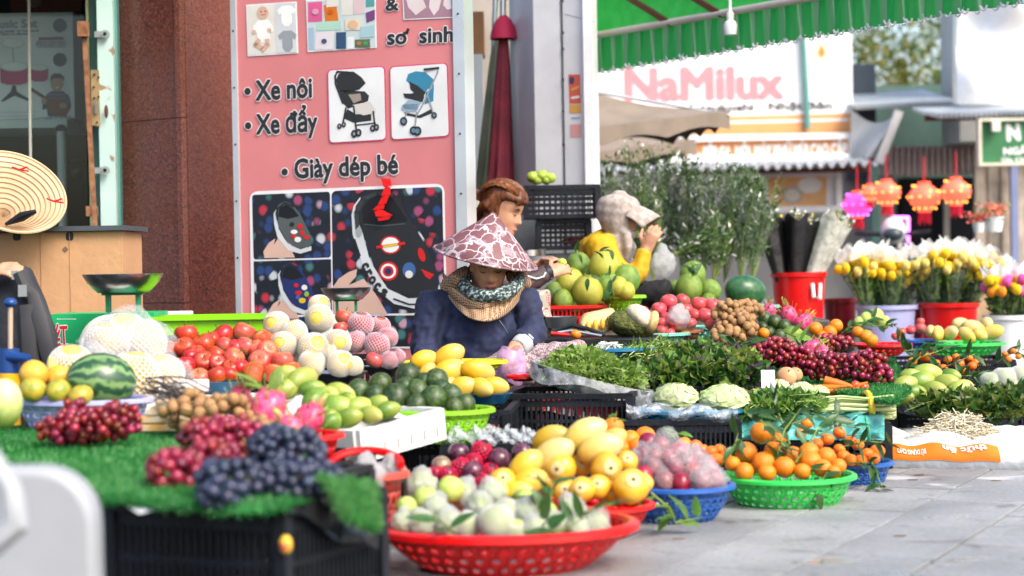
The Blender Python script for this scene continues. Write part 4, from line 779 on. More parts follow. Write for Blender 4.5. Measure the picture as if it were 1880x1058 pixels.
POM = pm('pomelo_skin', (.34, .37, .06), .42, col2=(.46, .43, .09), scale=2, bump=.3, bscale=30, rnd=.12, coat=.1); POMG = pm('pomelo_green', (.10, .19, .035), .42, col2=(.21, .29, .06), scale=2.2, bump=.3, bscale=30, rnd=.15, coat=.1)
pf = lambda d: 1 + .16 * max(0, d.z) ** 2.2
for n_, m_ in (('pomelo', POM), ('green_pomelo', POMG)): kind(n_, lump(n_, m_, (1, 1, 1), .03, 2, fn=pf), [('stem', stemmesh(1.1, .18, .05, STEMG))])
PASS = pm('passion_fruit_skin', (.035, .008, .022), .22, col2=(.12, .04, .06), scale=2.5, rnd=.2, coat=.4, bump=.05); PASG = pm('passion_fruit_pale', (.26, .24, .13), .3, col2=(.20, .10, .09), scale=2, coat=.3)
kind('passion_fruit', lump('passion_fruit', PASS, amp=.03)); kind('pale_passion_fruit', lump('passion_fruit', PASG, amp=.03))
PER = axial('persimmon_skin', [(.2, (.60, .28, .018)), (.6, (.64, .34, .03)), (1, (.66, .45, .10))], .25, 3, .3, coat=.25)
def percap():
    mb = MB(); mb.ell((0, 0, .80), (.45, .45, .08), nu=14, nv=6, mi=0); return mb.mesh('pale_end', pm('persimmon_end', (.60, .50, .24), .6, var=.15, scale=8))
PERD = (lambda b: (b.ell((0, 0, .87), (.13, .13, .07), nu=9, nv=5), b.mesh('stem_scar', TWIG))[1])(MB())
kind('persimmon', lump('persimmon', PER, (1, 1, .86), .05, 2, fn=lambda d: 1 + .03 * math.cos(4 * math.atan2(d.y, d.x)) * (1 - d.z * d.z)), [('pale_end', percap()), ('stem_scar', PERD)])
GUA = pm('guava_skin', (.33, .46, .10), .42, col2=(.47, .56, .18), scale=3, bump=.2, bscale=10, rnd=.1); kind('guava', lump('guava', GUA, (1, 1, 1.02), .06, 3), [('blossom_end', (lambda b: (b.ell((0, 0, .97), (.14, .14, .06), nu=9, nv=5), b.mesh('blossom_end', TWIG))[1])(MB()))])
PLU = pm('plum_skin', (.20, .008, .02), .28, col2=(.30, .03, .06), scale=2.5, rnd=.25, coat=.2); kind('plum', lump('plum', PLU, (1, .95, 1.08), .05, 2)); kind('grape', lump('grape', PLU, nu=10, nv=7, amp=.02))
TOM = pm('tomato_skin', (.60, .06, .02), .25, col2=(.68, .15, .04), scale=2, rnd=.15, coat=.3); kind('tomato', lump('tomato', TOM, (1, 1, .86), .04, 2), [('calyx', calyx(.78, .35, STEMG))])
ONI = axial('onion_skin', [(.1, (.55, .30, .17)), (.5, (.66, .38, .22)), (1, (.50, .28, .14))], .3, 3, .35, streak=9); kind('onion', lump('onion', ONI, (1, 1, .86), .02, 2, fn=lambda d: 1 + .15 * max(0, d.z) ** 8), [('root', stemmesh(.9, .2, .08, TWIG))])
def melon(N, L, co):
    sp = N.new('ShaderNodeSeparateXYZ'); L.new(co, sp.inputs[0]); at = N.new('ShaderNodeMath'); at.operation = 'ARCTAN2'; L.new(sp.outputs[1], at.inputs[0]); L.new(sp.outputs[2], at.inputs[1])
    nz = noisenode(N, L, co, 2.4, 5); mu = N.new('ShaderNodeMath'); mu.operation = 'MULTIPLY_ADD'; mu.inputs[1].default_value = 11; L.new(at.outputs[0], mu.inputs[0]); m2 = N.new('ShaderNodeMath'); m2.operation = 'MULTIPLY'; m2.inputs[1].default_value = 9; L.new(nz, m2.inputs[0]); L.new(m2.outputs[0], mu.inputs[2])
    si = N.new('ShaderNodeMath'); si.operation = 'SINE'; L.new(mu.outputs[0], si.inputs[0]); mr = N.new('ShaderNodeMapRange'); mr.inputs[1].default_value = -1; L.new(si.outputs[0], mr.inputs[0]); a = ramp(N, L, mr.outputs[0], [(.3, (.016, .06, .024)), (.6, (.07, .16, .05)), (.95, (.15, .25, .09))]); return a
WM = nodemat('watermelon_rind', melon, .3, .5); kind('watermelon', lump('watermelon', WM, (1.25, 1, 1), .02, 2, nu=28, nv=18)); DWM = pm('dark_melon_rind', (.012, .06, .025), .3, col2=(.05, .14, .05), scale=3, coat=.2); kind('dark_watermelon', lump('watermelon', DWM, (1.35, 1, 1), .02, 2))
kind('pale_melon', lump('pale_melon', axial('pale_melon_skin', [(.2, (.26, .36, .10)), (.6, (.46, .52, .22)), (1, (.60, .58, .30))], .3, 3), (1, 1, 1.3), .03, 2))
PAP = pm('papaya_skin', (.20, .28, .06), .4, col2=(.50, .36, .06), scale=1.6, rnd=.2, coat=.1); kind('ripe_mango', lump('ripe_mango', PAP, (1.1, .95, .95), .04, 2)); PAO = pm('ripe_orange_skin', (.62, .32, .05), .4, col2=(.68, .42, .10), scale=2); kind('gold_melon', lump('gold_melon', PAO, amp=.03))
# dragon fruit
DRG = pm('dragon_skin', (.56, .035, .14), .35, col2=(.66, .14, .22), scale=3, coat=.15, rnd=.1)
def dfin(bl):
    mb = MB(); n = 6; vs = []
    for i in range(n + 1):
        s = i / n; w_ = .2 * (1 - s) ** .7; vs += [(-w_, -.05 * s, s), (0, .06 - .3 * s * s * bl, s), (w_, -.05 * s, s)]
    mb.add(vs, [f for i in range(n) for f in ((i * 3, i * 3 + 1, i * 3 + 4, i * 3 + 3), (i * 3 + 1, i * 3 + 2, i * 3 + 5, i * 3 + 4))]); return mb.mesh('scale_leaf', axial('dragon_scale', [(.0, (.55, .06, .14)), (.62, (.52, .16, .14)), (.78, (.33, .40, .10)), (1, (.30, .42, .10))], .05, 3), True, None)
DFIN = dfin(.8); DBODY = lump('dragon_fruit', DRG, (.9, .9, 1.15), .06, 3)
def dragon(px, py, d, rpx, tilt=(0, 0)):
    c = V(px, py, d); o = ob('dragon_fruit', R.choice(DBODY), None, c, (tilt[0], tilt[1], R.uniform(0, 6)), S(rpx, d))
    for r_ in range(5):
        th = [.22, .7, 1.15, 1.6, 2.1][r_]
        for j in range([4, 5, 6, 6, 5][r_]):
            a = j * 2 * math.pi / [4, 5, 6, 6, 5][r_] + r_ * .6; dv = Vector((math.sin(th) * math.cos(a), math.sin(th) * math.sin(a), math.cos(th))); p = Vector((dv.x * .86, dv.y * .86, dv.z * 1.1))
            t_ = (Vector((0, 0, 1)) * (1.0 if r_ else 1.6) + Vector((dv.x, dv.y, 0)) * (.7 + .2 * r_)).normalized(); x_ = t_.cross(dv).normalized() if t_.cross(dv).length > .01 else Vector((1, 0, 0)); y_ = t_.cross(x_)
            if y_.dot(dv) < 0: x_, y_ = -x_, -y_
            q = Matrix((x_, y_, t_)).transposed().to_euler(); ob('scale_leaf', DFIN, o, p, q, ([.9, .7, .6, .55, .5][r_]) * R.uniform(.8, 1.25))
    return o, px, py
# foam fruit nets: a real lattice of strands
def netmesh(name, mat, rr=(1.05, 1.05, 1.05), nu=16, nv=11, r_=.03, z0=-.98, z1=.9, s=0):
    mb = MB()
    def P(i, j):
        th = math.acos(z0 + (z1 - z0) * j / nv); ph = 2 * math.pi * (i + .5 * j) / nu; k = 1 + .05 * math.sin(3 * ph + s) * math.sin(2 * th); return Vector((math.sin(th) * math.cos(ph) * rr[0] * k, math.sin(th) * math.sin(ph) * rr[1] * k, math.cos(th) * rr[2]))
    for j in range(nv):
        for i in range(nu):
            mb.tube([P(i, j), P(i, j + 1)], r_, 3, cap=False); mb.tube([P(i, j), P(i - 1, j + 1)], r_, 3, cap=False)
    return mb.mesh(name, mat, True, None)
FNW = pm('foam_net_white', (.62, .62, .60), .7, var=.04); FNP = pm('foam_net_pink', (.60, .44, .50), .7, var=.04); FNR = pm('foam_net_red', (.66, .02, .07), .6, var=.1); FNO = pm('foam_net_orange', (.72, .16, .06), .6, var=.08)
NETW = netmesh('foam_net', FNW, (1.05, 1.05, 1.05), 24, 16, .028, z1=.9); NETP = netmesh('foam_net', FNP, r_=.034, nu=20, nv=13); NETR = netmesh('foam_net', FNR, r_=.055, nu=12, nv=9); NETO = netmesh('foam_net', FNO, (1.04,) * 3, 22, 14, .03); NETL = netmesh('foam_net', FNW, (1.03,) * 3, 24, 16, .028)
FSH = []
for s_ in range(3):
    mb = MB(); mb.ell((0, 0, 0), (1.0, 1.0, 1.04), nu=30, nv=20, fn=lambda d: 1 + .05 * pn(d, 5, s_)); FSH.append(mb.mesh('foam_wrap', pm('foam_wrap', (.78, .78, .76), .75, var=.05, bump=1.0, bscale=14), True, None))
MELN = pm('melon_orange', (.72, .42, .10), .45, col2=(.78, .55, .2), scale=3); kind('netted_melon', lump('netted_melon', MELN, amp=.02), [('foam_net', NETL)])
PEAR = pm('pear_skin', (.68, .50, .13), .45, var=.1, scale=8, rnd=.08, bump=.05)
kind('netted_pear', lump('netted_pear', PEAR, (.97, .97, .97), .02), [('foam_net', NETW)]); kind('netted_apple', lump('netted_apple', APO, (.98, .98, .92), .02, fn=apf), [('foam_net', NETP)]); kind('orange_net_apple', lump('orange_net_apple', APO, (.98, .98, .94), .02), [('foam_net', NETO)])
kind('red_net_fruit', lump('red_net_fruit', PASS, (.96, .96, .96), .02), [('foam_net', NETR)]); kind('netted_guava', lump('netted_guava', GUA, (.98, .98, 1), .03), [('foam_net', NETW)])
BAGM = film('thin_bag', (.80, .82, .84), .17, .3); BAGW = film('milky_bag', (.72, .74, .75), .5, .4); BAGS = film('clear_wrap', (.75, .78, .80), .35, .15)
def wrinkle(name, mat, amp=.12, s=0, tail=.5):
    mb = MB(); mb.ell((0, 0, 0), (1.08, 1.08, 1.0), nu=26, nv=16, fn=lambda d: 1 + amp * (pn(d, 6, s) + .6 * pn(d, 13, s + 1)) + tail * max(0, d.z - .86) * 6); return mb.mesh(name, mat, True, None)
BGM = [wrinkle('plastic_bag', BAGW, .16, s) for s in (.3, 1.7, 2.9)]; BGC = [wrinkle('plastic_bag', BAGM, .14, s) for s in (.9, 2.2, 4)]
kind('bagged_guava', lump('bagged_guava', GUA, (.92, .92, .95), .04), [('plastic_bag', BGM[0])]); kind('bagged_guava2', lump('bagged_guava', GUA, (.92, .92, .95), .04), [('plastic_bag', BGM[1])]); kind('bagged_plum', lump('bagged_plum', PLU, (.95, .9, 1), .04), [('plastic_bag', BGC[0])]); kind('bagged_plum2', lump('bagged_plum', PLU, (.95, .9, 1), .04), [('plastic_bag', BGC[1])])

def put(k, px, py, d, rpx, rot=None, name=None):
    me, parts = KIND[k]; q = rot if rot is not None else (R.uniform(-.5, .5), R.uniform(-.5, .5), R.uniform(0, 6.28))
    o = ob(name or k.rstrip('2'), R.choice(me), None, V(px, py, d), q, S(rpx, d))
    for n_, m_ in parts: ob(n_, m_, o)
    return o, px, py
def face(ax_yaw=0, pitch=0):
    """turn a fruit so that its top looks towards the camera side"""
    return (rad(90 - pitch), R.uniform(-.2, .2), rad(ax_yaw))
def heap(k, pts, d0, noun, place, cat, group, dk=.0, r0=19, rots=None, name=None, k_=1.0):
    """pts: (px, py[, r[, kind[, dd]]]); fruits lower in the photo lie nearer the camera"""
    ys = [p[1] for p in pts]; ymin, ymax = min(ys), max(ys); it = []
    for p in pts:
        r_ = p[2] if len(p) > 2 and p[2] else r0; kk = p[3] if len(p) > 3 and p[3] else k; dd = p[4] if len(p) > 4 else 0
        d = d0 - dk * ((p[1] - ymin) / max(1, ymax - ymin) - .5) + dd
        it.append(put(kk, p[0], p[1], d, r_ * k_, rots() if callable(rots) else rots, name))
    if noun: rowlabels(it, noun, place, cat, group)
    return it
# berry bunches: every berry a piece of its bunch
def berrymesh(name, mat): mb = MB(); mb.ell((0, 0, 0), (1, 1, 1.08), nu=12, nv=8); return mb.mesh(name, mat, True, None)
GRR = pm('red_grape', (.12, .006, .016), .25, col2=(.26, .022, .032), scale=1.2, rnd=.45, coat=.3); GRB = pm('black_grape', (.010, .014, .034), .33, col2=(.05, .06, .10), scale=1.6, rnd=.3, coat=.15, lo=.4, hi=.8); LON = pm('longan_shell', (.26, .145, .06), .6, col2=(.36, .215, .105), scale=3, rnd=.15, bump=.2, bscale=20)
BM = {'red': berrymesh('grape', GRR), 'black': berrymesh('grape', GRB), 'longan': berrymesh('longan', LON)}
def bunch(name, label, cat, blobs, n, rb, col, group, piece='grape', maxd=.85):
    """blobs: (px, py, d, rx_px, ry_px, depth_m)"""
    cen = [(V(x, y, d), S(rx, d), dp, S(ry, d)) for x, y, d, rx, ry, dp in blobs]; c0 = cen[0][0]
    t = thing(name, label, cat, (c0.x, c0.y, min(c[0].z - c[3] for c in cen)), group=group); pts = []; tries = 0; wts = [c[1] * c[3] for c in cen]
    while len(pts) < n and tries < n * 60:
        tries += 1; c, rx, ry, rz = R.choices(cen, wts)[0]; v = Vector((R.gauss(0, 1), R.gauss(-.35, 1), R.gauss(.25, 1))).normalized() * R.uniform(.72, 1.0); p = c + Vector((v.x * rx, v.y * ry, v.z * rz))
        if all((p - q).length > rb * 2 * maxd for q in pts): pts.append(p)
    me = BM[col]
    for p in pts: ob(piece, me, t, p - t.location, (R.uniform(-.8, .8), R.uniform(-.8, .8), 0), rb * R.uniform(.76, 1.14))
    mb = MB()
    for c, rx, ry, rz in cen:
        mb.tube([c + Vector((-rx * .8, 0, 0)), c, c + Vector((rx * .6, 0, rz * .4))], rb * .16, 5)
        for _ in range(7): v = Vector((R.uniform(-1, 1) * rx, R.uniform(-1, .6) * ry, R.uniform(-.6, 1) * rz)); mb.tube([c + v * .1, c + v * 1.02], rb * .1, 4)
    part(t, 'stalk', mb, TWIG if col == 'longan' else pm('grape_stalk', (.20, .16, .06), .7)); return t
# leaves
LEAFD = leafm('leaf_dark', (.020, .065, .018), (.05, .12, .028), .25, .35); LEAFM = leafm('leaf_mid', (.075, .17, .035), (.15, .28, .06), .4); LEAFL = leafm('leaf_light', (.18, .33, .065), (.29, .44, .11), .45); LEAFP = leafm('leaf_purple', (.05, .04, .06), (.10, .07, .10), .2); LEAFY = leafm('leaf_olive', (.12, .16, .04), (.22, .25, .07), .35)
LM = {k: [leafmesh('leaf', m, .3, dr, wd) for dr, wd in ((.15, .36), (.4, .4), (-.1, .32))] for k, m in (('d', LEAFD), ('m', LEAFM), ('l', LEAFL), ('y', LEAFY))}
def sprig(label, path, leaves, ln, tone='d', group=None, cat='sprig', stem=.0025, name='leafy_sprig', spread=1.0):
    """path: photo points (px,py,d); leaves: count; ln: leaf length m"""
    P = [V(*p) for p in path]; t = thing(name, label, cat, P[0], group=group); mb = MB(); mb.tube(P, [stem * 1.2] * (len(P) - 1) + [stem * .5], 6); part(t, 'twig', mb, STEMG)
    for i in range(leaves):
        s = (i + .5) / leaves * (len(P) - 1); k = min(int(s), len(P) - 2); p = P[k].lerp(P[k + 1], s - k); tg = (P[k + 1] - P[k]).normalized()
        dv = (tg * R.uniform(.1, .8) + Vector((R.gauss(0, 1), R.gauss(-.3, .6), R.gauss(.15, .8))) * spread).normalized(); up = Vector((R.gauss(0, .4), R.gauss(-.5, .4), 1)).normalized()
        y_ = up.cross(dv).normalized(); z_ = dv.cross(y_); ob('leaf', R.choice(LM[tone]), t, p - t.location, Matrix((dv, y_, z_)).transposed().to_euler(), ln * R.uniform(.75, 1.2))
    return t
def greens(name, label, cat, blobs, n, ln, mats, stalk=0, smat=None, wd=.45, group=None, kind_='stuff', up=.4, weights=None):
    """a heap of cut greens too fine to count: blobs (px,py,d,rx_px,rz_px,depth_m)"""
    cen = [(V(x, y, d), S(rx, d), dp, S(rz, d)) for x, y, d, rx, rz, dp in blobs]; o0 = cen[0][0]; P, D, Ln, Mi = [], [], [], []; wts = [c[1] * c[3] for c in cen]
    for _ in range(n):
        c, rx, ry, rz = R.choices(cen, wts)[0]; v = Vector((R.gauss(0, 1), R.gauss(-.25, 1), abs(R.gauss(0, 1)) - .25)).normalized() * R.uniform(.55, 1.02); P.append(c + Vector((v.x * rx, v.y * ry, v.z * rz)) - o0); D.append(v + Vector((R.gauss(0, .9), R.gauss(0, .9), R.gauss(up, .7)))); Ln.append(ln * R.uniform(.6, 1.35)); Mi.append(R.choices(range(len(mats)), weights or [1] * len(mats))[0])
    me = scatter_mesh(name, P, D, Ln, mats, Mi, wd)
    o = ob(name, me, None, o0); tag(o, label, cat, group, kind_)
    if stalk:
        mb = MB()
        for _ in range(stalk):
            c, rx, ry, rz = R.choices(cen, wts)[0]; v = Vector((R.gauss(0, 1), R.gauss(-.3, 1), abs(R.gauss(0, 1)))).normalized(); p = c + Vector((v.x * rx, v.y * ry, v.z * rz)); w2 = Vector((R.gauss(0, 1), R.gauss(0, .8), R.gauss(0, .5))) * ln * .7; mb.tube([p - w2, p + Vector((0, 0, ln * .4)), p + w2], ln * .03, 4, cap=False)
        q = part(o, 'stalks', mb, smat or STEMG); q['kind'] = 'stuff'
    return o
# containers
def basket(label, xl, xr, yrim, d, h, mat, rows=4, cols=30, rb=.62, ry=None, curve=.5, group=None, holes=True, name='basket', rimw=.011, spin=0, cat='basket', solid=False):
    c = V((xl + xr) / 2, yrim, d); r = S((xr - xl) / 2, d); ryy = (ry or 1.0); t = thing(name, label, cat, (c.x, c.y, c.z - h), (0, 0, spin), group)
    def P(i, j):   # j: 0 rim .. 2*rows bottom, i over 2*cols
        v = j / (2 * rows); rr = r * (1 - (1 - rb) * v ** (1 + curve * 1.6)); a = 2 * math.pi * i / (2 * cols); return Vector((rr * math.cos(a), rr * math.sin(a) * ryy, h * (1 - v)))
    mb = MB(); n = 2 * cols
    for J in range(rows):
        for I in range(cols):
            i, j = 2 * I + (J % 2), 2 * J; b8 = [P(i, j), P(i + 1, j), P(i + 2, j), P(i + 2, j + 1), P(i + 2, j + 2), P(i + 1, j + 2), P(i, j + 2), P(i, j + 1)]
            if holes and J > 0:
                ce = sum(b8, Vector()) / 8; inn = []
                for q in b8: inn.append(q)
                e1 = (b8[3] - b8[7]) / 2; e2 = (b8[1] - b8[5]) / 2; hole = [ce + e1 * x_ * .52 + e2 * y_ * .52 for x_, y_ in ((-.7, .7), (0, 1), (.7, .7), (1, 0), (.7, -.7), (0, -1), (-.7, -.7), (-1, 0))]
                mb.add(b8 + hole, [(k, (k + 1) % 8, 8 + (k + 1) % 8, 8 + k) for k in range(8)])
            else: mb.add(b8, [tuple(range(8))])
    mb.add([P(i, 2 * rows) for i in range(n)], [tuple(range(n))]); o = ob('bowl', mb.mesh('bowl', mat, True, 50), t); so_ = o.modifiers.new('thick', 'SOLIDIFY'); so_.thickness = .003; so_.offset = 1
    mb = MB(); ring = [((r + rimw * .5) * math.cos(2 * math.pi * i / 48), (r + rimw * .5) * math.sin(2 * math.pi * i / 48) * ryy) for i in range(49)]; vs = []
    prof = [(-.9, -.35), (-.5, .5), (.4, .6), (1.1, .1), (1.2, -1.0), (.9, -1.0), (.3, -.2)]
    for x_, y_ in ring:
        L_ = math.hypot(x_, y_)
        for a_, b_ in prof: vs.append((x_ + x_ / L_ * a_ * rimw, y_ + y_ / L_ * a_ * rimw, h + b_ * rimw * .8))
    m_ = len(prof); mb.add(vs, [(i * m_ + k, i * m_ + (k + 1) % m_, (i + 1) * m_ + (k + 1) % m_, (i + 1) * m_ + k) for i in range(48) for k in range(m_)]); ob('rim', mb.mesh('rim', mat, True, 50), t)
    return t
def plate(label, xl, xr, yrim, d, h, mat, name='plate', cat='plate', rb=.72, group=None):
    c = V((xl + xr) / 2, yrim, d); r = S((xr - xl) / 2, d); t = thing(name, label, cat, (c.x, c.y, c.z - h), group=group); mb = MB(); mb.lathe([(0.001, .004), (r * rb, .004), (r * .95, h * .9), (r, h), (r * 1.01, h * .94), (r * .96, h * .8), (r * rb * 1.01, 0), (.001, 0)], 40); ob('dish', mb.mesh('dish', mat, True, 50), t); mb = MB(); mb.lathe([(r * .985, h * .97), (r * 1.0, h * 1.04), (r * 1.025, h), (r * 1.01, h * .93)], 40); ob('rim', mb.mesh('rim', mat, True, 50), t); return t
CRM = {}
def crate(label, corner, L, Wd, H, rz=-TH, mat=None, nb=14, rails=3, name='plastic_crate', group='black plastic crates', z=None, tilt=0):
    """corner: world place of the near right bottom corner; runs L to the left along local -x and Wd away along +y"""
    mat = mat or BLACKP; t = thing(name, label, 'crate', corner, (0, tilt, rz), group); key = (round(L, 3), round(Wd, 3), round(H, 3), nb, rails, mat.name)
    if key not in CRM:
        th = .008; out = []
        def panel(n, length):
            mb = MB(); k = n
            for i in range(k + 1): mb.box((-length / 2 + length * i / k, 0, H / 2), (.007, th, H * .96))
            for j in range(rails + 1): mb.box((0, .0015, .012 + (H - .04) * j / rails), (length, th, .012 if 0 < j < rails else .022))
            return mb.mesh('side_panel', mat, False)
        out.append(('side_panel', panel(nb, L - .02), (-L / 2, 0, 0), 0)); out.append(('side_panel', panel(nb, L - .02), (-L / 2, Wd, 0), math.pi)); nb2 = max(4, int(nb * Wd / L)); e = panel(nb2, Wd - .02)
        out.append(('side_panel', e, (0, Wd / 2, 0), math.pi / 2)); out.append(('side_panel', e, (-L, Wd / 2, 0), -math.pi / 2))
        mb = MB()
        for x_, y_, sx, sy in ((-L / 2, 0, L + .024, .024), (-L / 2, Wd, L + .024, .024), (0, Wd / 2, .024, Wd - .025), (-L, Wd / 2, .024, Wd - .025)): mb.box((x_, y_, H), (sx, sy, .02))
        out.append(('rim', mb.mesh('rim', mat, False), (0, 0, 0), 0)); mb = MB(); mb.box((-L / 2, Wd / 2, .006), (L - .01, Wd - .01, .012)); out.append(('base', mb.mesh('base', mat, False), (0, 0, 0), 0)); mb = MB(); mb.box((0, 0, H / 2), (.03, .03, H * .985)); cp = mb.mesh('corner_post', mat, False)
        for x_, y_ in ((0, 0), (-L, 0), (0, Wd), (-L, Wd)): out.append(('corner_post', cp, (x_, y_, 0), 0))
        CRM[key] = out
    for n_, m_, l_, r_ in CRM[key]: ob(n_, m_, t, l_, (0, 0, r_))
    return t
def rbox(name, label, cat, c, sz, rz, mat, bev=.012, pname='shell', group=None, extra=None):
    """a box with rounded edges standing on c (centre of its base)"""
    t = thing(name, label, cat, c, (0, 0, rz), group); mb = MB(); mb.box((0, 0, sz[2] / 2), sz); o = ob(pname, mb.mesh(pname, mat, True, 50), t); b = o.modifiers.new('round', 'BEVEL'); b.width = bev; b.segments = 3; return t
def flapsheet(fn, nu, nv, th=.0015):
    mb = MB(); mb.grid(fn, nu, nv); return mb
# ================================================================== foreground left: crate table under artificial grass
def pl_(name, col, r=.32, **k): return pm(name, col, r, var=.07, scale=2, coat=.15, **k)
RED = pl_('red_plastic', (.62, .012, .010)); BLUE = pl_('blue_plastic', (.02, .09, .33)); GRN = pl_('green_plastic', (.06, .52, .10)); LIME = pl_('lime_plastic', (.24, .56, .03)); LIL = pl_('lilac_plastic', (.36, .37, .60)); MINT = pl_('mint_plastic', (.22, .55, .43)); TUBR = pl_('faded_red_plastic', (.40, .07, .05)); NAVYP = pl_('navy_dish', (.012, .075, .15), .25); TRAYB = pl_('blue_tray', (.02, .15, .27), .3)
kn = Zp(519, 944, .285); kn.z = 0
c1 = crate('black slatted crate in the left foreground under the grass mat, with a yellow sticker', kn, .44, .40, .285, nb=22, rails=3)
mb = MB(); mb.ell(Vector((.017, -.017, .225)), (.014, .014, .02), nu=14, nv=8); st = ob('sticker', mb.mesh('sticker', nodemat('fruit_sticker', lambda N, L, co: ramp(N, L, noisenode(N, L, co, 40), [(.48, (.70, .42, .03)), (.55, (.55, .08, .08))]), .4)), c1)
crate('black crate hidden behind the front crate, holding up the grass mat', kn + W_ * .44 - U * .3, .5, .42, .28); crate('black crate behind the rounded white box, under the grass mat', kn - U * .50 + W_ * .06, .5, .36, .28); crate('black crate under the lilac basket end of the grass mat', kn - U * .9 + W_ * .9, .44, .42, .28); crate('black crate under the far right of the grass mat', kn + W_ * .92 - U * .76, .44, .42, .28); crate('black crate at the far left under the melon', kn - U * 1.4 + W_ * .8, .46, .42, .28)
TURF = [(-140, 792), (330, 778), (560, 800), (592, 868), (578, 905), (520, 926), (430, 934), (200, 914), (150, 892), (70, 856), (-140, 846)]
GB = leafm('turf_dark', (.018, .19, .035), (.045, .28, .07), .3); GB2 = leafm('turf_light', (.10, .36, .11), (.22, .48, .20), .3)
def turf(label, outline, z, n, base_d=0):
    P = [Zp(x, y, z) for x, y in outline]; mb = MB(); mb.prism([p - Vector((0, 0, .012)) for p in P], Vector((0, 0, 1)), .010); t = thing('grass_mat', label, 'grass mat', P[0]); part(t, 'backing', mb, plain('turf_backing', (.03, .19, .05), .9), False)
    xs = [p.x for p in P]; ys = [p.y for p in P]; pts, dirs, lens, mi = [], [], [], []
    def inside(x, y):
        r_ = False; j = len(P) - 1
        for i in range(len(P)):
            if (P[i].y > y) != (P[j].y > y) and x < (P[j].x - P[i].x) * (y - P[i].y) / (P[j].y - P[i].y) + P[i].x: r_ = not r_
            j = i
        return r_
    k = 0
    while len(pts) < n:
        x, y = R.uniform(min(xs), max(xs)), R.uniform(min(ys), max(ys))
        if inside(x, y): pts.append(Vector((x, y, z - .004)) - t.location); dirs.append((R.gauss(0, .5), R.gauss(-.1, .5), 1)); lens.append(R.uniform(.014, .026)); mi.append(R.random() < .42 + .25 * math.sin(x * 9) * math.sin(y * 7))
    e = list(zip(P, P[1:] + P[:1]))
    for a, b in e:
        for _ in range(int((b - a).length * 700)):
            p = a.lerp(b, R.random()); pts.append(p - t.location - Vector((0, 0, R.uniform(0, .014)))); dirs.append((R.gauss(0, .5), R.gauss(-.7, .4), R.uniform(-.5, .7))); lens.append(R.uniform(.014, .026)); mi.append(R.random() < .3)
    o = ob('blades', scatter_mesh('blades', pts, dirs, lens, [GB, GB2], mi, .16), t); o['kind'] = 'stuff'; return t
turf('bright green artificial grass mat over the left foreground crates', TURF, .312, 26000)
# hanging flap of the mat, with its black underside
t = thing('grass_flap', 'loose corner of artificial grass hanging beside the black grapes', 'grass mat', V(640, 900, 4.25)); A4 = [V(586, 880, 4.04), V(690, 893, 4.2), V(696, 980, 4.14), V(636, 958, 3.99)]
def flp(u, v): p = A4[0].lerp(A4[1], u).lerp(A4[3].lerp(A4[2], u), v); return p + Vector((0, -.02 * math.sin(u * 3) * v, .01 * math.sin(v * 3)))
mb = MB(); mb.grid(flp, 10, 10); part(t, 'backing', mb, plain('flap_black', (.012, .012, .014), .5)); pts = [flp(R.random(), R.random()) - t.location + Vector((0, -.004, .003)) for _ in range(9000)]
ob('blades', scatter_mesh('blades', pts, [(R.gauss(0, .5), R.gauss(-.8, .4), R.gauss(.5, .4)) for _ in pts], [R.uniform(.014, .026) for _ in pts], [GB, GB2], [R.random() < .9 for _ in pts], .2), t)['kind'] = 'stuff'
t = thing('black_sheet', 'crumpled black plastic sheet over the crate edge below the grass flap', 'plastic sheet', V(600, 1000, 4.2)); mb = MB(); 
B4 = [V(545, 895, 3.99), V(698, 985, 4.25), V(690, 1012, 4.22), V(530, 945, 3.93)]
mb.grid(lambda u, v: B4[0].lerp(B4[1], u).lerp(B4[3].lerp(B4[2], u), v) + Vector((0, .01 * math.sin(u * 11 + v * 4), .012 * math.sin(u * 8 - v * 6))), 12, 10); part(t, 'sheet', mb, pm('black_film', (.010, .011, .012), .3, bump=.3, bscale=20))
t = thing('white_card', 'small white card stuck between crate rim and grass mat', 'card', V(265, 938, 4.05)); mb = MB(); mb.prism([V(232, 930, 4.03), V(302, 934, 3.98), V(256, 944, 3.97)], Vector((0, -1, .3)).normalized(), .002); part(t, 'sheet', mb, WHITE, False)
# rounded white box at the frame edge
t = thing('white_box', 'pale white plastic box with a rounded corner at the lower left edge', 'box', V(60, 1058, 3.45)); t.location.z = 0; d = 3.4; cx0, cx1 = V(-160, 950, d).x, V(170, 950, d).x; zt = V(90, 860, d).z
mb = MB(); pr = []; rr = .105
for i in range(9): a = math.pi / 2 * i / 8; pr.append((cx1 - rr + rr * math.sin(a), zt - rr + rr * math.cos(a)))
poly = [(cx0, 0), (cx0, zt)] + pr + [(cx1 + .002, 0)]; mb.prism([(x, d + .09, z) for x, z in poly], Vector((0, -1, 0)), .09); o = part(t, 'shell', mb, pm('box_white', (.30, .315, .335), .5, var=.05), True, 30); bv = o.modifiers.new('r', 'BEVEL'); bv.width = .014; bv.segments = 3; bv.limit_method = 'ANGLE'
mb = MB(); mb.tube([V(-40, 800, 3.2), V(20, 900, 3.15), V(30, 960, 3.15), V(-30, 1010, 3.15)], [.016, .02, .024, .024], 12); part(t, 'carry_handle', mb, pm('box_white', (.64, .66, .68), .4))
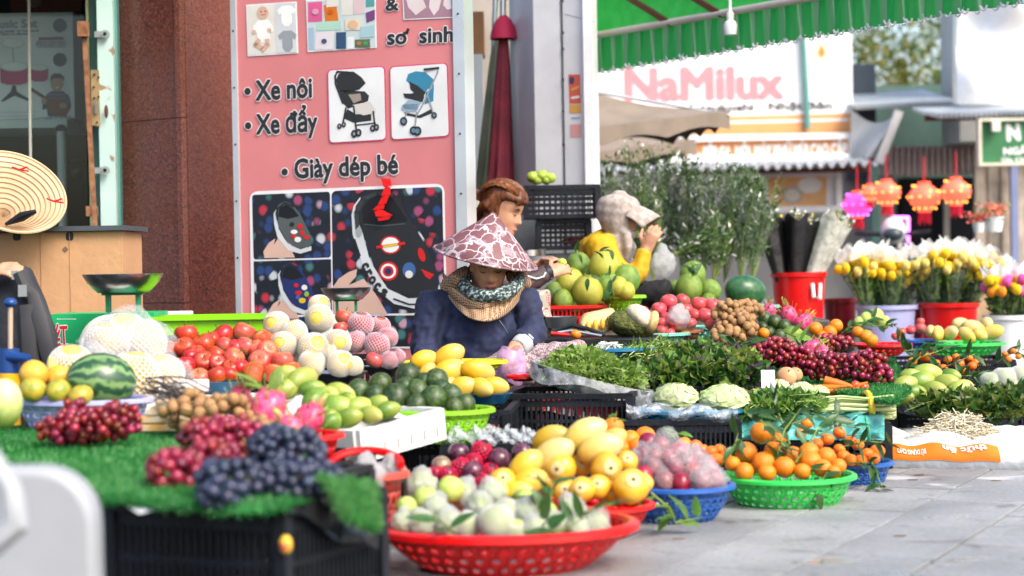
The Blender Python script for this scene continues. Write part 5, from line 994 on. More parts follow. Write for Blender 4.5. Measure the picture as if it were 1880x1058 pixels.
# grapes on the mat
G_ = 'grape bunches on the left grass mat'
bunch('grape_bunch', 'red grape bunch at the far left of the grass mat', 'grapes', [(165, 782, 5.15, 92, 30, .09), (215, 772, 5.15, 40, 34, .07), (140, 762, 5.2, 26, 30, .05), (120, 790, 5.15, 50, 24, .06)], 135, .0135, 'red', G_)
bunch('grape_bunch', 'bright red grape bunch behind the black grapes', 'grapes', [(385, 810, 4.75, 55, 44, .09), (430, 805, 4.75, 50, 40, .07), (320, 862, 4.24, 52, 36, .08), (390, 850, 4.36, 50, 40, .08)], 220, .0135, 'red', G_)
bunch('grape_bunch', 'heap of blue black grapes at the front of the grass mat', 'grapes', [(530, 838, 4.38, 70, 50, .09), (500, 820, 4.45, 40, 42, .07), (420, 885, 3.99, 58, 46, .07), (520, 885, 4.06, 80, 34, .08), (405, 912, 3.9, 36, 32, .05), (590, 878, 4.1, 46, 26, .05)], 290, .0140, 'black', G_)
bunch('longan_bunch', 'bunch of brown longans between red grapes and dragon fruit', 'longans', [(400, 765, 5.35, 70, 38, .10), (345, 755, 5.4, 45, 34, .08), (470, 800, 5.1, 50, 30, .08), (530, 815, 4.95, 30, 24, .05)], 90, .0185, 'longan', 'longan bunches', 'longan')
t = thing('longan_twigs', 'bare brown twigs lying between lilac basket and longans', 'twigs', V(320, 725, 5.5)); mb = MB()
for k in range(26): a = V(R.uniform(255, 330), R.uniform(690, 722), 5.55); b = V(R.uniform(320, 395), R.uniform(715, 760), 5.4); mb.tube([a, a.lerp(b, .5) + Vector((0, 0, R.uniform(-.02, .03))), b], .0025, 4)
part(t, 'twigs', mb, pm('grey_twig', (.09, .065, .055), .8))
# lilac basket with melons
basket('oval lilac basket holding watermelon and mangoes on the left', 33, 274, 733, 5.75, .11, LIL, 4, 26, .74, .72, spin=-.2)
tag(put('watermelon', 186, 700, 5.72, 52, (.2, .1, .4))[0], 'small striped watermelon in the lilac basket', 'watermelon')
heap('ripe_mango', [(62, 688, 27, 'gold_melon', .05), (108, 694, 24, 'gold_melon', .1), (60, 716, 24), (108, 718, 23), (148, 728, 22)], 5.65, 'ripe yellow green fruit', 'in the lilac basket', 'fruit', 'fruit in the lilac basket', .1)
mb = MB(); t = thing('banana_tip', 'pointed pale banana standing behind the gold fruits', 'banana', V(95, 700, 5.85)); mb.tube([V(92, 655, 5.85), V(97, 675, 5.85), V(105, 705, 5.85)], [.004, .02, .028], 10); part(t, 'peel', mb, pm('banana_peel', (.66, .55, .16), .5, var=.1))
tag(put('pale_melon', 6, 742, 5.2, 36, (.1, .1, 0))[0], 'pale green melon cut off by the left frame edge', 'melon')
# orange and white packets
for i, (x, y, w_) in enumerate(((300, 781, 96), (304, 766, 88), (312, 752, 74), (318, 741, 62))):
    p_ = V(x, y, 5.6); rbox('fruit_packet', 'orange and white flat packet, %s of the stack beside the longans' % ('bottom', 'second from bottom', 'second from top', 'top')[i], 'packet', p_ - Vector((0, 0, S(8, 5.6))), (S(w_, 5.6), .14, S(13, 5.6)), R.uniform(-.15, .15), pm('packet_orange', (.72, .36, .06), .5, col2=(.75, .66, .5), scale=14), .004, 'pack', 'orange packets')
# supports for the second row
def support(label, x0, x1, ytop, d, depth=.4, mat=None, kind_='crate'):
    a, b = V(x0, ytop, d), V(x1, ytop, d); L = (b - a).length; h = min(a.z, b.z)
    if kind_ == 'foam': rbox('foam_box', label, 'foam box', ((a.x + b.x) / 2, d + depth / 2, 0), (L, depth, h), -.1, FOAM, .02, 'shell', 'white foam boxes'); return
    n = max(1, round(h / .3)); hh = h / n
    for k in range(n): crate(label if n == 1 else label + (', lower' if k == 0 else ', upper' if k == n - 1 else ', middle'), (b.x, b.y, k * (hh + .0)), L, depth, hh - .012, -.08, nb=max(6, int(L / .024)))
support('foam box under the netted melons', 95, 365, 742, 5.95, .5, kind_='foam')
support('black crate under apples and netted pears', 330, 760, 722, 6.45, .7); support('black crate under the dragon fruit basket', 400, 640, 846, 5.35, .4); support('wide black crate under lime tray and scales', 120, 700, 660, 7.25, .5); support('black crate beneath the yellow mangoes', 740, 930, 752, 6.6, .5)
# netted melons on the foam box
h_ = heap('netted_melon', [(228, 622, 46, None, .2), (262, 628, 42, None, .22), (196, 634, 40, None, .1), (130, 676, 42), (245, 696, 50), (185, 690, 40), (300, 690, 38, None, .15)], 6.15, 'gold melon in white foam net', 'behind watermelon', 'melon', 'netted melons', .3)
for k, (x, y, r_) in enumerate(((235, 625, 62), (290, 692, 55), (170, 675, 50))):
    o = ob('plastic_bag', BGC[k], None, V(x, y, 6.1 + .1 * (k == 0)), (0, 0, k), (S(r_ * 1.3, 6.1), S(50, 6.1), S(r_ * .72, 6.1))); tag(o, 'thin clear plastic bag over the netted melons, %s' % ('upper', 'lower right', 'lower left')[k], 'plastic bag', 'bags over the netted melons')
for lab, x0, x1, y0, d in (('white foam slab beside the blue apple dish', 296, 366, 728, 6.05), ('white foam block between scale and lime tray', 272, 340, 592, 7.6)):
    a, b = V(x0, y0, d), V(x1, y0, d); rbox('foam_slab', lab, 'foam slab', ((a.x + b.x) / 2, d + .1, a.z), (b.x - a.x, .2, S(24 if d < 7 else 18, d)), 0, FOAM, .006)
t = thing('white_cloth', 'white plastic sheet spread over the crates behind the dragon fruit', 'plastic sheet', V(560, 740, 6.0)); mb = MB(); C4 = [V(350, 722, 6.5), V(760, 715, 6.6), V(770, 760, 6.05), V(330, 790, 5.7)]; mb.grid(lambda u, v: C4[0].lerp(C4[1], u).lerp(C4[3].lerp(C4[2], u), v) + Vector((0, 0, .008 * math.sin(u * 23 + v * 9) + .006 * math.sin(v * 17 - u * 5))), 30, 14); part(t, 'sheet', mb, plain('sheet_white', (.60, .60, .59), .6))
# apples
plate('blue enamel dish under the red apples', 352, 452, 700, 6.45, .045, NAVYP); plate('steel plate under the orange netted apples', 450, 560, 690, 6.7, .03, STEEL); plate('shallow steel plate under the netted pears', 552, 674, 683, 6.75, .035, STEEL); plate('steel plate under the netted apples', 668, 748, 672, 6.95, .035, STEEL)
heap('red_apple', [(342, 614, 20), (338, 639, 19), (374, 632, 20), (388, 624, 15), (409, 615, 19), (448, 611, 20, 'blush_apple'), (415, 635, 17, 'blush_apple'), (453, 637, 19, 'blush_apple'), (490, 644, 18, 'blush_apple'), (397, 652, 17), (430, 658, 19, 'blush_apple'), (478, 663, 20, 'blush_apple'), (518, 662, 19, 'blush_apple'), (339, 672, 19), (373, 665, 20), (398, 667, 16), (424, 676, 17), (365, 694, 18, 'blush_apple'), (397, 691, 19), (421, 688, 16), (312, 640, 13, 'blush_apple'), (360, 650, 16), (440, 675, 16), (470, 640, 16, 'blush_apple'), (350, 655, 15), (430, 640, 15), (500, 628, 14, 'blush_apple')], 6.62, 'red apple', 'of the heap by lime tray', 'apple', 'red apples by the lime tray', .34, name='apple', k_=1.13, rots=lambda: (R.uniform(-.2, 1.15), R.uniform(-.5, .5), R.uniform(0, 6.28) if R.random() < .3 else R.uniform(-.6, .6)))
heap('orange_net_apple', [(482, 622, 16, None, .1), (465, 684, 19), (503, 686, 18), (536, 680, 16)], 6.55, 'apple in orange net', 'beside red apples', 'apple', 'orange netted apples', .1, name='netted_apple')
t = thing('lime_tray', 'long lime green plastic tray behind the red apples', 'tray', V(390, 612, 7.05)); a, b = V(284, 616, 7.0), V(482, 610, 7.0); mb = MB(); L = b.x - a.x; cx = (a.x + b.x) / 2; H = S(30, 7)
for c, sz in (((cx, 7.0, a.z + H / 2), (L, .012, H)), ((cx, 7.3, a.z + H / 2), (L, .012, H)), ((a.x, 7.15, a.z + H / 2), (.012, .288, H)), ((b.x, 7.15, a.z + H / 2), (.012, .288, H)), ((cx, 7.15, a.z + .004), (L - .02, .28, .008))): mb.box(c, sz)
part(t, 'walls', mb, LIME, False); mb = MB()
for c, sz in (((cx, 6.99, a.z + H), (L + .04, .03, .014)), ((cx, 7.31, a.z + H), (L + .04, .03, .014)), ((a.x, 7.15, a.z + H), (.03, .288, .014)), ((b.x, 7.15, a.z + H), (.03, .288, .014))): mb.box(c, sz)
part(t, 'rim', mb, LIME, False)
# netted pears and apples
heap('netted_pear', [(508, 597, 24), (540, 612, 24), (586, 585, 25, None, .15), (586, 562, 20, None, .15), (520, 634, 24), (575, 640, 28), (620, 630, 24, None, .1), (572, 668, 24), (625, 668, 24), (598, 650, 20, None, .1), (545, 660, 18, None, .1), (650, 672, 17)], 6.75, 'yellow pear in white foam net', 'beside the red apples', 'pear', 'pears in white foam nets', .25, name='netted_pear', rots=lambda: (rad(R.choice((8, 60, 75, 85))), R.uniform(-.3, .3), R.uniform(-.7, .7)))
heap('netted_apple', [(632, 583, 18, 'blush_apple', .05), (662, 596, 23), (697, 600, 19, None, .1), (625, 602, 14, 'blush_apple'), (652, 628, 20), (692, 634, 23), (712, 620, 18, None, .1), (688, 662, 18, 'pink_apple'), (715, 662, 16), (730, 655, 14)], 6.95, 'apple in pink net', 'left of seated woman', 'apple', 'apples in pink foam nets', .2, name='netted_apple')
# dragon fruit
basket('red plastic bowl in front of the dragon fruit', 478, 622, 798, 5.3, .10, RED, 3, 24, .55, holes=False)
dl = [dragon(492, 748, 5.4, 36, (.5, .5)), dragon(566, 770, 5.35, 30, (.4, -.6)), dragon(440, 738, 5.5, 26, (.3, .2)), dragon(535, 790, 5.2, 26, (.6, -.2))]; rowlabels(dl, 'pink dragon fruit', 'above the black grapes', 'dragon fruit', 'dragon fruits in front')
sprig('long green dragon fruit shoots reaching up from the heap', [(470, 760, 5.35), (500, 725, 5.4), (450, 690, 5.5)], 9, .085, 'l', None, 'leaves', .004)
# foam tray with green mangoes
p_ = V(670, 838, 5.75); a, b = V(588, 838, 5.7), V(748, 815, 6.0); L = (Vector((b.x, b.y, 0)) - Vector((a.x, a.y, 0))).length
t = thing('foam_tray', 'white foam box tray carrying green mangoes, a little tilted', 'foam box', ((a.x + b.x) / 2, (a.y + b.y) / 2 + .12, a.z - .005), (0, rad(-6), math.atan2(b.y - a.y, b.x - a.x))); mb = MB(); H = S(60, 5.8)
for c, sz in (((0, -.15, H / 2), (L, .02, H)), ((0, .05, H / 2), (L, .02, H)), ((-L / 2, -.05, H / 2), (.02, .181, H)), ((L / 2, -.05, H / 2), (.02, .181, H)), ((0, -.05, .03), (L - .02, .181, .06))): mb.box(c, sz)
o = ob('shell', mb.mesh('shell', FOAM, True, 40), t); mb = MB()
for k in range(6): mb.box((-L / 2 + L * (k + .7) / 6.4, -.1605, H * .32), (.004, .004, H * .3))
ob('notches', mb.mesh('notches', plain('foam_slit', (.25, .24, .22)), False), t)
mr = lambda: (R.uniform(-.4, .4), R.uniform(-.3, .3), R.uniform(-.9, .9))
heap('green_mango', [(552, 700, 24, 'lime_mango'), (583, 736, 24), (613, 752, 26), (662, 749, 20, 'lime_mango'), (690, 742, 15), (622, 722, 20, 'lime_mango'), (598, 728, 18, 'lime_mango'), (520, 690, 18, 'lime_mango'), (600, 765, 16), (640, 735, 16), (575, 715, 17), (528, 715, 19, 'lime_mango'), (640, 768, 18, None, -.02), (680, 762, 17, 'lime_mango', -.02), (712, 754, 16, None, -.02), (612, 775, 16, None, -.02)], 5.88, 'green mango', 'above the foam tray', 'mango', 'green mangoes on the foam tray', .2, rots=mr)
support('black crate under the foam tray', 600, 700, 842, 5.85, .35); support('black crate under the lime avocado basket', 702, 900, 806, 6.15, .4); support('black crate behind the passion fruits, lined with clear wrap', 815, 1010, 812, 6.0, .3)
# avocados
basket('lime green basket filled with dark avocados', 726, 900, 752, 6.2, .105, LIME, 4, 26, .72, .9)
heap('avocado', [(658, 717, 20), (698, 707, 21), (727, 731, 25), (749, 691, 22), (766, 717, 20), (800, 700, 22), (796, 735, 25), (829, 727, 20), (765, 742, 18), (855, 742, 17), (690, 726, 18), (835, 748, 16), (745, 712, 18), (812, 716, 18), (640, 728, 14), (780, 700, 15)], 6.2, 'dark green avocado', 'above the lime basket', 'avocado', 'avocados of the lime basket', .2, k_=1.12)
t = thing('clear_wrap', 'crumpled clear plastic wrap lying behind the passion fruits', 'plastic wrap', V(900, 800, 5.95)); mb = MB(); W4 = [V(830, 775, 6.2), V(990, 795, 6.25), V(1010, 812, 5.9), V(822, 808, 5.9)]; mb.grid(lambda u, v: W4[0].lerp(W4[1], u).lerp(W4[3].lerp(W4[2], u), v) + Vector((R.gauss(0, .004), R.gauss(0, .004), .02 * math.sin(u * 31 + v * 14) * math.sin(v * 19) + R.gauss(0, .005))), 30, 12); part(t, 'film', mb, film('crinkled_film', (.60, .64, .66), .34, .12), True, 20)
# yellow mangoes and yellow tray
basket('yellow plastic bowl behind the yellow mangoes', 742, 924, 664, 7.15, .05, pl_('yellow_plastic', (.60, .55, .06)), 3, 20, .7, .6, holes=False, name='bowl'); plate('blue dish under the yellow mangoes', 842, 940, 722, 6.75, .035, NAVYP)
heap('yellow_mango', [(779, 661, 18, None, .1), (824, 655, 21, None, .1), (824, 682, 22), (876, 681, 21), (784, 686, 15), (848, 711, 19), (882, 712, 18), (909, 709, 17), (800, 705, 15), (860, 700, 16, None, .1), (820, 710, 14)], 6.75, 'yellow mango', 'in front of seated woman', 'mango', 'yellow mangoes before the woman', .15, rots=lambda: (R.uniform(-.2, .2), R.uniform(-.9, .5), R.uniform(-.7, .7)))
# ================================================================== centre front
basket('large red oval basket of bagged guavas nearest the camera', 698, 1156, 962, 5.0, .135, RED, 5, 40, .52, .8, curve=.35, rimw=.016)
G2 = 'guavas in the large red basket'
heap('guava', [(781, 917, 24), (827, 899, 25), (746, 932, 20), (1002, 941, 21), (912, 900, 22), (960, 915, 20)], 5.08, 'bare green guava', 'in the large red basket', 'guava', G2, .2)
heap('bagged_guava', [(773, 893, 30, None, .2), (848, 910, 28, 'bagged_guava2', .15), (902, 908, 25), (911, 960, 33, 'netted_guava', -.05), (857, 965, 26, 'netted_guava'), (929, 944, 28, 'netted_guava'), (775, 962, 26), (825, 964, 28, 'bagged_guava2'), (965, 946, 26, 'bagged_guava2'), (1050, 937, 26), (1092, 962, 26, 'bagged_guava2'), (1060, 972, 22), (985, 975, 26), (740, 960, 22), (880, 930, 26, 'bagged_guava2'), (800, 935, 25), (1020, 965, 25, 'bagged_guava2'), (945, 975, 22, 'netted_guava')], 5.02, 'white wrapped guava', 'in the large red basket', 'guava', G2, .3, name='wrapped_guava')
for i, (pa, n, ln, lab) in enumerate((([(985, 985, 4.85), (1010, 930, 4.9), (1015, 880, 5.0)], 7, .085, 'dark leaf sprig standing at the back of the red basket'), ([(960, 975, 4.8), (1030, 975, 4.78), (1075, 950, 4.78)], 6, .08, 'broad dark leaves at the front right of the red basket'), ([(795, 945, 4.85), (825, 970, 4.8), (840, 985, 4.78)], 3, .085, 'single dark leaf sprig left of centre in the red basket'), ([(930, 915, 5.05), (975, 910, 5.0), (1010, 915, 5.0)], 6, .075, 'leaf sprig between the guavas and the yellow fruit'), ([(1050, 950, 4.9), (1100, 930, 4.9), (1130, 925, 4.9)], 4, .07, 'leaf sprig at the right end of the red basket'))): sprig(lab, pa, n, ln, 'd', 'guava leaves in the red basket')
# faded red tub
t = basket('faded red round tub with a white rag, right of the grapes', 600, 738, 868, 5.3, .20, TUBR, 4, 24, .62, 1.0, name='tub', cat='tub', rimw=.014)
mb = MB(); c = V(668, 866, 5.3); r_ = S(68, 5.3); mb.tube([c + Vector((r_ * math.cos(a), r_ * math.sin(a) * .9, .015 + .035 * math.sin(a))) for a in [math.pi * k / 10 for k in range(11)]], .012, 8); part(t, 'handle', mb, RED)
for lab, x, y, r_, d in (('crumpled white bag inside the faded red tub', 672, 878, 34, 5.2), ('white plastic bag on the ground behind the large red basket', 706, 930, 34, 5.4), ('white crumpled bag below the hanging grass flap', 702, 985, 26, 5.3), ('clear bag standing behind the faded red tub', 718, 868, 26, 5.35)):
    o = ob('plastic_bag', R.choice(BGM), None, V(x, y, d), (0, 0, R.uniform(0, 6)), (S(r_, d),) * 3); tag(o, lab, 'plastic bag', 'loose plastic bags')
basket('dark red woven basket half hidden below the grass flap', 640, 716, 985, 5.0, .10, TUBR, 3, 20, .8)
# passion fruit
heap('passion_fruit', [(842, 833, 21), (811, 857, 20, 'pale_passion_fruit'), (868, 866, 20), (916, 845, 23), (958, 833, 20), (940, 848, 16, None, .1), (895, 860, 16, None, .1)], 5.75, 'dark passion fruit', 'left of yellow fruits', 'passion fruit', 'passion fruits', .12, name='passion_fruit')
heap('red_net_fruit', [(884, 830, 19), (846, 860, 19), (822, 873, 17), (884, 886, 17), (900, 868, 17), (800, 868, 14), (870, 848, 16)], 5.72, 'fruit in crimson foam net', 'among the passion fruits', 'fruit', 'fruits in crimson nets', .12, name='netted_fruit')
rbox('fruit_tray', 'low black tray under the passion fruits', 'tray', (V(880, 885, 5.75).x, 5.8, 0), (.36, .26, V(880, 893, 5.75).z), 0, BLACKP, .006, 'tray')
# yellow persimmons and pale mangoes
basket('red basket under the yellow persimmons', 938, 1192, 926, 5.5, .10, RED, 4, 30, .62, .8)
per = lambda: (rad(70) + R.uniform(-.35, .3), R.uniform(-.3, .3), R.uniform(-.5, .5))
heap('persimmon', [(1029, 860, 30), (1068, 852, 23, None, .06), (1113, 860, 30), (1150, 848, 22, None, .05), (923, 884, 26), (1068, 900, 25), (1098, 894, 23), (1158, 894, 34), (1000, 885, 26, None, .1), (1040, 905, 24, None, .08), (1180, 888, 20, None, .1), (960, 905, 24, None, .08), (1125, 905, 22, None, .08)], 5.45, 'yellow persimmon', 'of the heap in front', 'persimmon', 'yellow persimmons', .2, rots=per)
heap('pale_mango', [(1014, 838, 29), (1074, 798, 28), (1100, 825, 28), (1011, 806, 24, 'yellow_mango', .1), (1122, 812, 22, 'yellow_mango', .1), (966, 855, 25, 'yellow_mango'), (970, 885, 24, 'yellow_mango'), (948, 905, 20, 'yellow_mango'), (1040, 825, 22, 'yellow_mango', .1)], 5.5, 'pale yellow mango', 'over the persimmons', 'mango', 'mangoes over the persimmons', .2, rots=lambda: (R.uniform(-.3, .3), R.uniform(-.75, -.1), R.uniform(-.4, .4)), name='mango')
# plums in bags
basket('blue basket of bagged plums', 1150, 1340, 890, 5.85, .115, BLUE, 4, 30, .64)
pts = [(1180, 838), (1212, 822), (1245, 832), (1280, 840), (1200, 862), (1238, 862), (1275, 868), (1300, 862), (1220, 885), (1250, 888), (1180, 876), (1310, 880), (1200, 842), (1262, 850), (1228, 846), (1160, 850), (1290, 885), (1190, 815)]
heap('bagged_plum', [(x, y, 20, ('bagged_plum', 'plum', 'plum', 'bagged_plum2')[i % 4]) for i, (x, y) in enumerate(pts)], 5.85, 'dark red plum', 'in the blue basket', 'plum', 'plums in the blue basket', .2, name='plum')
for k, (x, y, r_, d) in enumerate(((1222, 835, 44, 5.85), (1265, 858, 40, 5.8), (1300, 882, 34, 5.75))):
    o = ob('plastic_bag', BGC[k % 3], None, V(x, y, d), (0, 0, k * 1.3), (S(r_, d), S(r_, d), S(r_ * .8, d))); tag(o, 'clear plastic bag around the plums, %s' % ('topmost', 'central', 'lowest at right', 'leftmost')[k], 'plastic bag', 'bags around the plums')
sprig('leafy sprig lying on the ground in front of the blue plum basket', [(1195, 905, 5.6), (1230, 935, 5.55), (1240, 960, 5.52), (1290, 950, 5.55)], 8, .085, 'm', None, 'sprig', .003)
# oranges in the green basket
basket('bright green basket full of oranges on the pavement', 1328, 1562, 872, 6.2, .115, GRN, 5, 34, .66)
heap('orange', [(1399, 795, 22), (1370, 831, 21), (1424, 828, 22), (1402, 850, 22), (1440, 858, 21), (1485, 832, 20), (1516, 838, 18), (1488, 848, 21), (1539, 856, 15), (1366, 866, 18), (1345, 852, 15), (1473, 866, 16), (1408, 868, 17), (1455, 838, 20, None, .12), (1510, 860, 18), (1430, 805, 16, None, .15), (1380, 855, 18, None, .1), (1530, 868, 14)], 6.2, 'orange', 'in green basket', 'orange', 'oranges in the green basket', .25)
heap('mandarin', [(1305, 831, 14), (1314, 846, 16), (1278, 818, 12), (1256, 814, 13), (1332, 840, 13), (1322, 826, 12), (1290, 826, 12)], 6.35, 'small mandarin', 'left of green basket', 'mandarin', 'mandarins left of the green basket', .1)
heap('orange', [(1125, 786, 21), (1134, 803, 14), (1157, 808, 19), (1184, 801, 19), (1170, 820, 17), (1140, 822, 16)], 6.2, 'orange', 'behind the pale mangoes', 'orange', 'oranges behind the mangoes', .1)
basket('dark blue basket of leafy mandarins at the right', 1500, 1632, 848, 6.75, .115, BLUE, 4, 28, .64)
heap('mandarin', [(1482, 777, 12), (1470, 795, 12), (1519, 807, 13), (1541, 795, 13), (1549, 838, 13), (1561, 810, 11), (1610, 829, 15), (1575, 817, 12), (1592, 834, 13), (1541, 826, 12), (1604, 842, 12), (1562, 845, 13), (1500, 815, 12), (1580, 846, 13), (1525, 840, 12)], 6.7, 'mandarin', 'of the dark blue basket', 'mandarin', 'mandarins of the dark blue basket', .2)
for i, (pa, n, ln) in enumerate((([(1330, 850, 6.15), (1350, 815, 6.15), (1355, 795, 6.2)], 6, .07), ([(1420, 860, 6.1), (1440, 790, 6.2), (1470, 750, 6.3)], 10, .075), ([(1440, 820, 6.15), (1395, 770, 6.2), (1365, 755, 6.25)], 8, .075), ([(1460, 850, 6.1), (1500, 790, 6.3), (1540, 760, 6.4)], 10, .075), ([(1480, 860, 6.08), (1520, 865, 6.05), (1495, 905, 6.02)], 7, .065), ([(1560, 850, 6.55), (1600, 850, 6.5), (1620, 895, 6.45)], 8, .075), ([(1550, 820, 6.55), (1590, 810, 6.55), (1640, 815, 6.55)], 7, .07), ([(1450, 815, 6.2), (1430, 760, 6.35), (1420, 735, 6.4)], 9, .07), ([(1500, 800, 6.5), (1540, 780, 6.6), (1600, 790, 6.7)], 9, .07), ([(1450, 780, 6.4), (1490, 765, 6.5), (1530, 770, 6.6)], 9, .07))):
    sprig('citrus leaf sprig, ' + ('at the left end of the green basket', 'rising from the middle of the oranges', 'above the topmost orange', 'reaching right over the orange heap', 'hanging over the green basket rim', 'hanging over the dark blue basket rim', 'at the right tip of the mandarins', 'tallest behind the oranges', 'lying across the mandarins', 'between oranges and celery bundle')[i], pa, n, ln, 'd', 'citrus leaf sprigs')
sprig('small leaf sprig standing on the orange behind the mangoes', [(1128, 775, 6.15), (1132, 755, 6.15)], 2, .05, 'm'); sprig('leaf tuft between the small mandarins', [(1240, 815, 6.3), (1250, 798, 6.3), (1235, 790, 6.3)], 4, .05, 'm')
t = thing('fallen_leaves', 'few dark fallen leaves on the pavement beside the blue basket', 'leaves', Zp(1600, 895, .004))
for k in range(5): p_ = Zp(1590 + k * 9, 893 + (k % 2) * 6, .006); ob('leaf', LM['d'][k % 3], t, p_ - t.location, (R.uniform(-.3, .3), 0, R.uniform(0, 6)), .05)
for k, (x, y) in enumerate(((1651, 985), (1245, 990), (1687, 873), (1675, 882), (1828, 883))):
    mb = MB(); p_ = Zp(x, y, .003); mb.prism([p_ + Vector((a, b, 0)) for a, b in ((-.016, 0), (.006, -.002), (.02, .001), (0, .003))], Vector((0, 0, 1)), .003); o = ob('litter', mb.mesh('litter', TWIG, False)); tag(o, ('thin dark scrap lying on the bare pavement at right', 'dark scrap on the pavement below the leaf sprig', 'dark scrap in front of the white sack, left', 'small scrap nearest the dark blue basket', 'dark scrap in front of the white sack, right')[k], 'scrap', 'scraps on the pavement')
# ================================================================== scales, cardboard, hat, bag on the left
GSC = pm('scale_green', (.04, .26, .13), .4, var=.15)
def scale(label, xl, xr, yrim, d, body=True):
    c = V((xl + xr) / 2, yrim, d); r = S((xr - xl) / 2, d); k = r / .145; t = thing('kitchen_scale', label, 'scale', c - Vector((0, 0, .30 * k))); h = .062 * k
    mb = MB(); mb.lathe([(.001, -h), (r * .62, -h), (r * .86, -h * .45), (r * .96, 0), (r * 1.02, .004), (r * 1.0, -.004), (r * .9, -h * .45), (r * .64, -h * 1.05), (.001, -h * 1.06)], 40, c); part(t, 'pan', mb, STEEL, True, 50)
    mb = MB()
    for s_ in (-1, 1): mb.box(c + Vector((s_ * .055 * k, 0, -h - .035 * k)), (.016 * k, .03 * k, .08 * k))
    mb.box(c + Vector((0, 0, -h - .006 * k)), (.15 * k, .05 * k, .012 * k)); part(t, 'yoke', mb, GSC, False)
    mb = MB(); z = -h - .075 * k; mb.add([c + Vector((x, y, zz)) for x, y, zz in ((-.06 * k, -.05 * k, z), (.06 * k, -.05 * k, z), (.06 * k, .05 * k, z), (-.06 * k, .05 * k, z), (-.12 * k, -.09 * k, z - .19 * k), (.12 * k, -.09 * k, z - .19 * k), (.12 * k, .09 * k, z - .19 * k), (-.12 * k, .09 * k, z - .19 * k))], [(0, 1, 2, 3), (7, 6, 5, 4), (4, 5, 1, 0), (5, 6, 2, 1), (6, 7, 3, 2), (7, 4, 0, 3)]); o = part(t, 'housing', mb, GSC); b = o.modifiers.new('b', 'BEVEL'); b.width = .012; b.segments = 3
    if body:
        cc = c + Vector((-.03 * k, -.10 * k, z - .12 * k)); rt_ = Matrix.Rotation(rad(90), 3, 'X'); mb = MB(); mb.lathe([(.001, .012), (.105 * k, .012), (.115 * k, 0), (.115 * k, -.02), (.001, -.02)], 36, cc, rot=rt_); dl_ = part(t, 'dial', mb, plain('dial_cream', (.55, .56, .50), .3)); mb = MB(); mb.box(cc + Vector((0, -.016, .03)), (.004, .003, .08)); part(dl_, 'needle', mb, RED, False)
    return t
scale('green kitchen scale with a wide steel pan by the cardboard box', 153, 298, 505, 6.95); scale('smaller green scale with steel pan in front of the pink sign', 590, 681, 530, 8.2)
d = 7.7; a, b = V(-60, 572, d), V(222, 424, d); t = thing('cardboard_box', 'big brown cardboard carton with two handle holes and a dark lid', 'box', ((a.x + b.x) / 2, d + .2, .3)); CARD = pm('cardboard', (.46, .27, .15), .8, var=.08, scale=3, bump=.15, bscale=30)
wv = b.x - a.x; mb = MB(); mb.box(((a.x + b.x) / 2, d + .22, (b.z + .3) / 2), (wv, .42, b.z - .3)); part(t, 'carton', mb, CARD, False)
for k in range(2): mb = MB(); x = V((75, 128)[k], 500, d).x; mb.box((x, d + .0085, (b.z + .45) / 2), (.002, .003, b.z - .45)); part(t, 'crease', mb, pm('cardboard_crease', (.43, .25, .14), .8), False)
pc = Plane((a.x, d + .009, 0), (1, 0, 0), (0, 0, 1))
for x in (31, 128): pc.rrect(t, 'hand_hole', [(x - 7, 426), (x + 7, 426), (x + 7, 442), (x - 7, 442)], 6, plain('hole_dark', (.02, .018, .016)), 1)
pc.poly(t, 'print_mark', [(120, 452), (126, 458), (120, 464), (114, 458)], plain('card_print', (.16, .10, .07)), 1)
mb = MB(); q = V(85, 420, d); mb.box((V(80, 420, d).x, d + .21, b.z + .012), (wv + .05, .46, .02)); part(t, 'lid_edge', mb, plain('lid_slate', (.05, .06, .07), .5), False)
t = wallbox('crate_stand', 'dark wooden stand below the cardboard carton', 'stand', -60, 225, 575, 990, 7.75, .35, plain('stand_dark', (.05, .04, .035)), 'body'); t.location.z = 0
# conical hat lying open side to the viewer
HATM = nodemat('palm_leaf_hat', lambda N, L, co: ramp(N, L, noisenode(N, L, co, 9, 5), [(.3, (.42, .28, .16)), (.7, (.54, .39, .24))]), .6)
def cone_hat(label, c, axis, r, h, mat, rings=True, pname='cone', n=48):
    z_ = Vector(axis).normalized(); y_, x_ = basis(z_); M = Matrix((x_, y_, z_)).transposed().to_4x4(); t = thing('conical_hat', label, 'hat', c, M.to_euler()); mb = MB(); mb.lathe([(r, 0), (r * .75, h * .27), (r * .5, h * .52), (r * .25, h * .77), (.004, h)], n); o = ob(pname, mb.mesh(pname, mat, True, None), t); s_ = o.modifiers.new('t', 'SOLIDIFY'); s_.thickness = .003
    mb = MB(); mb.tube([(r * math.cos(a), r * math.sin(a), 0) for a in [2 * math.pi * k / n for k in range(n + 1)]], .006, 6, cap=False); ob('rim', mb.mesh('rim', mat), t)
    if rings:
        for k in range(1, 12):
            rr = r * (1 - k / 12.5); zz = h * k / 12.5 - .005; mb = MB(); mb.tube([(rr * math.cos(a), rr * math.sin(a), zz) for a in [2 * math.pi * j / 40 for j in range(41)]], .0016, 5, cap=False); ob('hoop', mb.mesh('hoop', pm('hat_hoop', (.30, .19, .10), .6)), t)
    return t
hc = V(22, 352, 7.55); ht = cone_hat('woven palm conical hat lying open side up on the carton', hc, (-.42, .62, -.62), .215, .15, HATM)
mb = MB(); 
for x, y in ((36, 312), (100, 370)):
    p_ = V(x, y, 7.5); mb.tube([p_ + Vector((-.03, 0, .012)), p_, p_ + Vector((.035, 0, -.006)), p_ + Vector((.03, 0, .01)), p_], .004, 6)
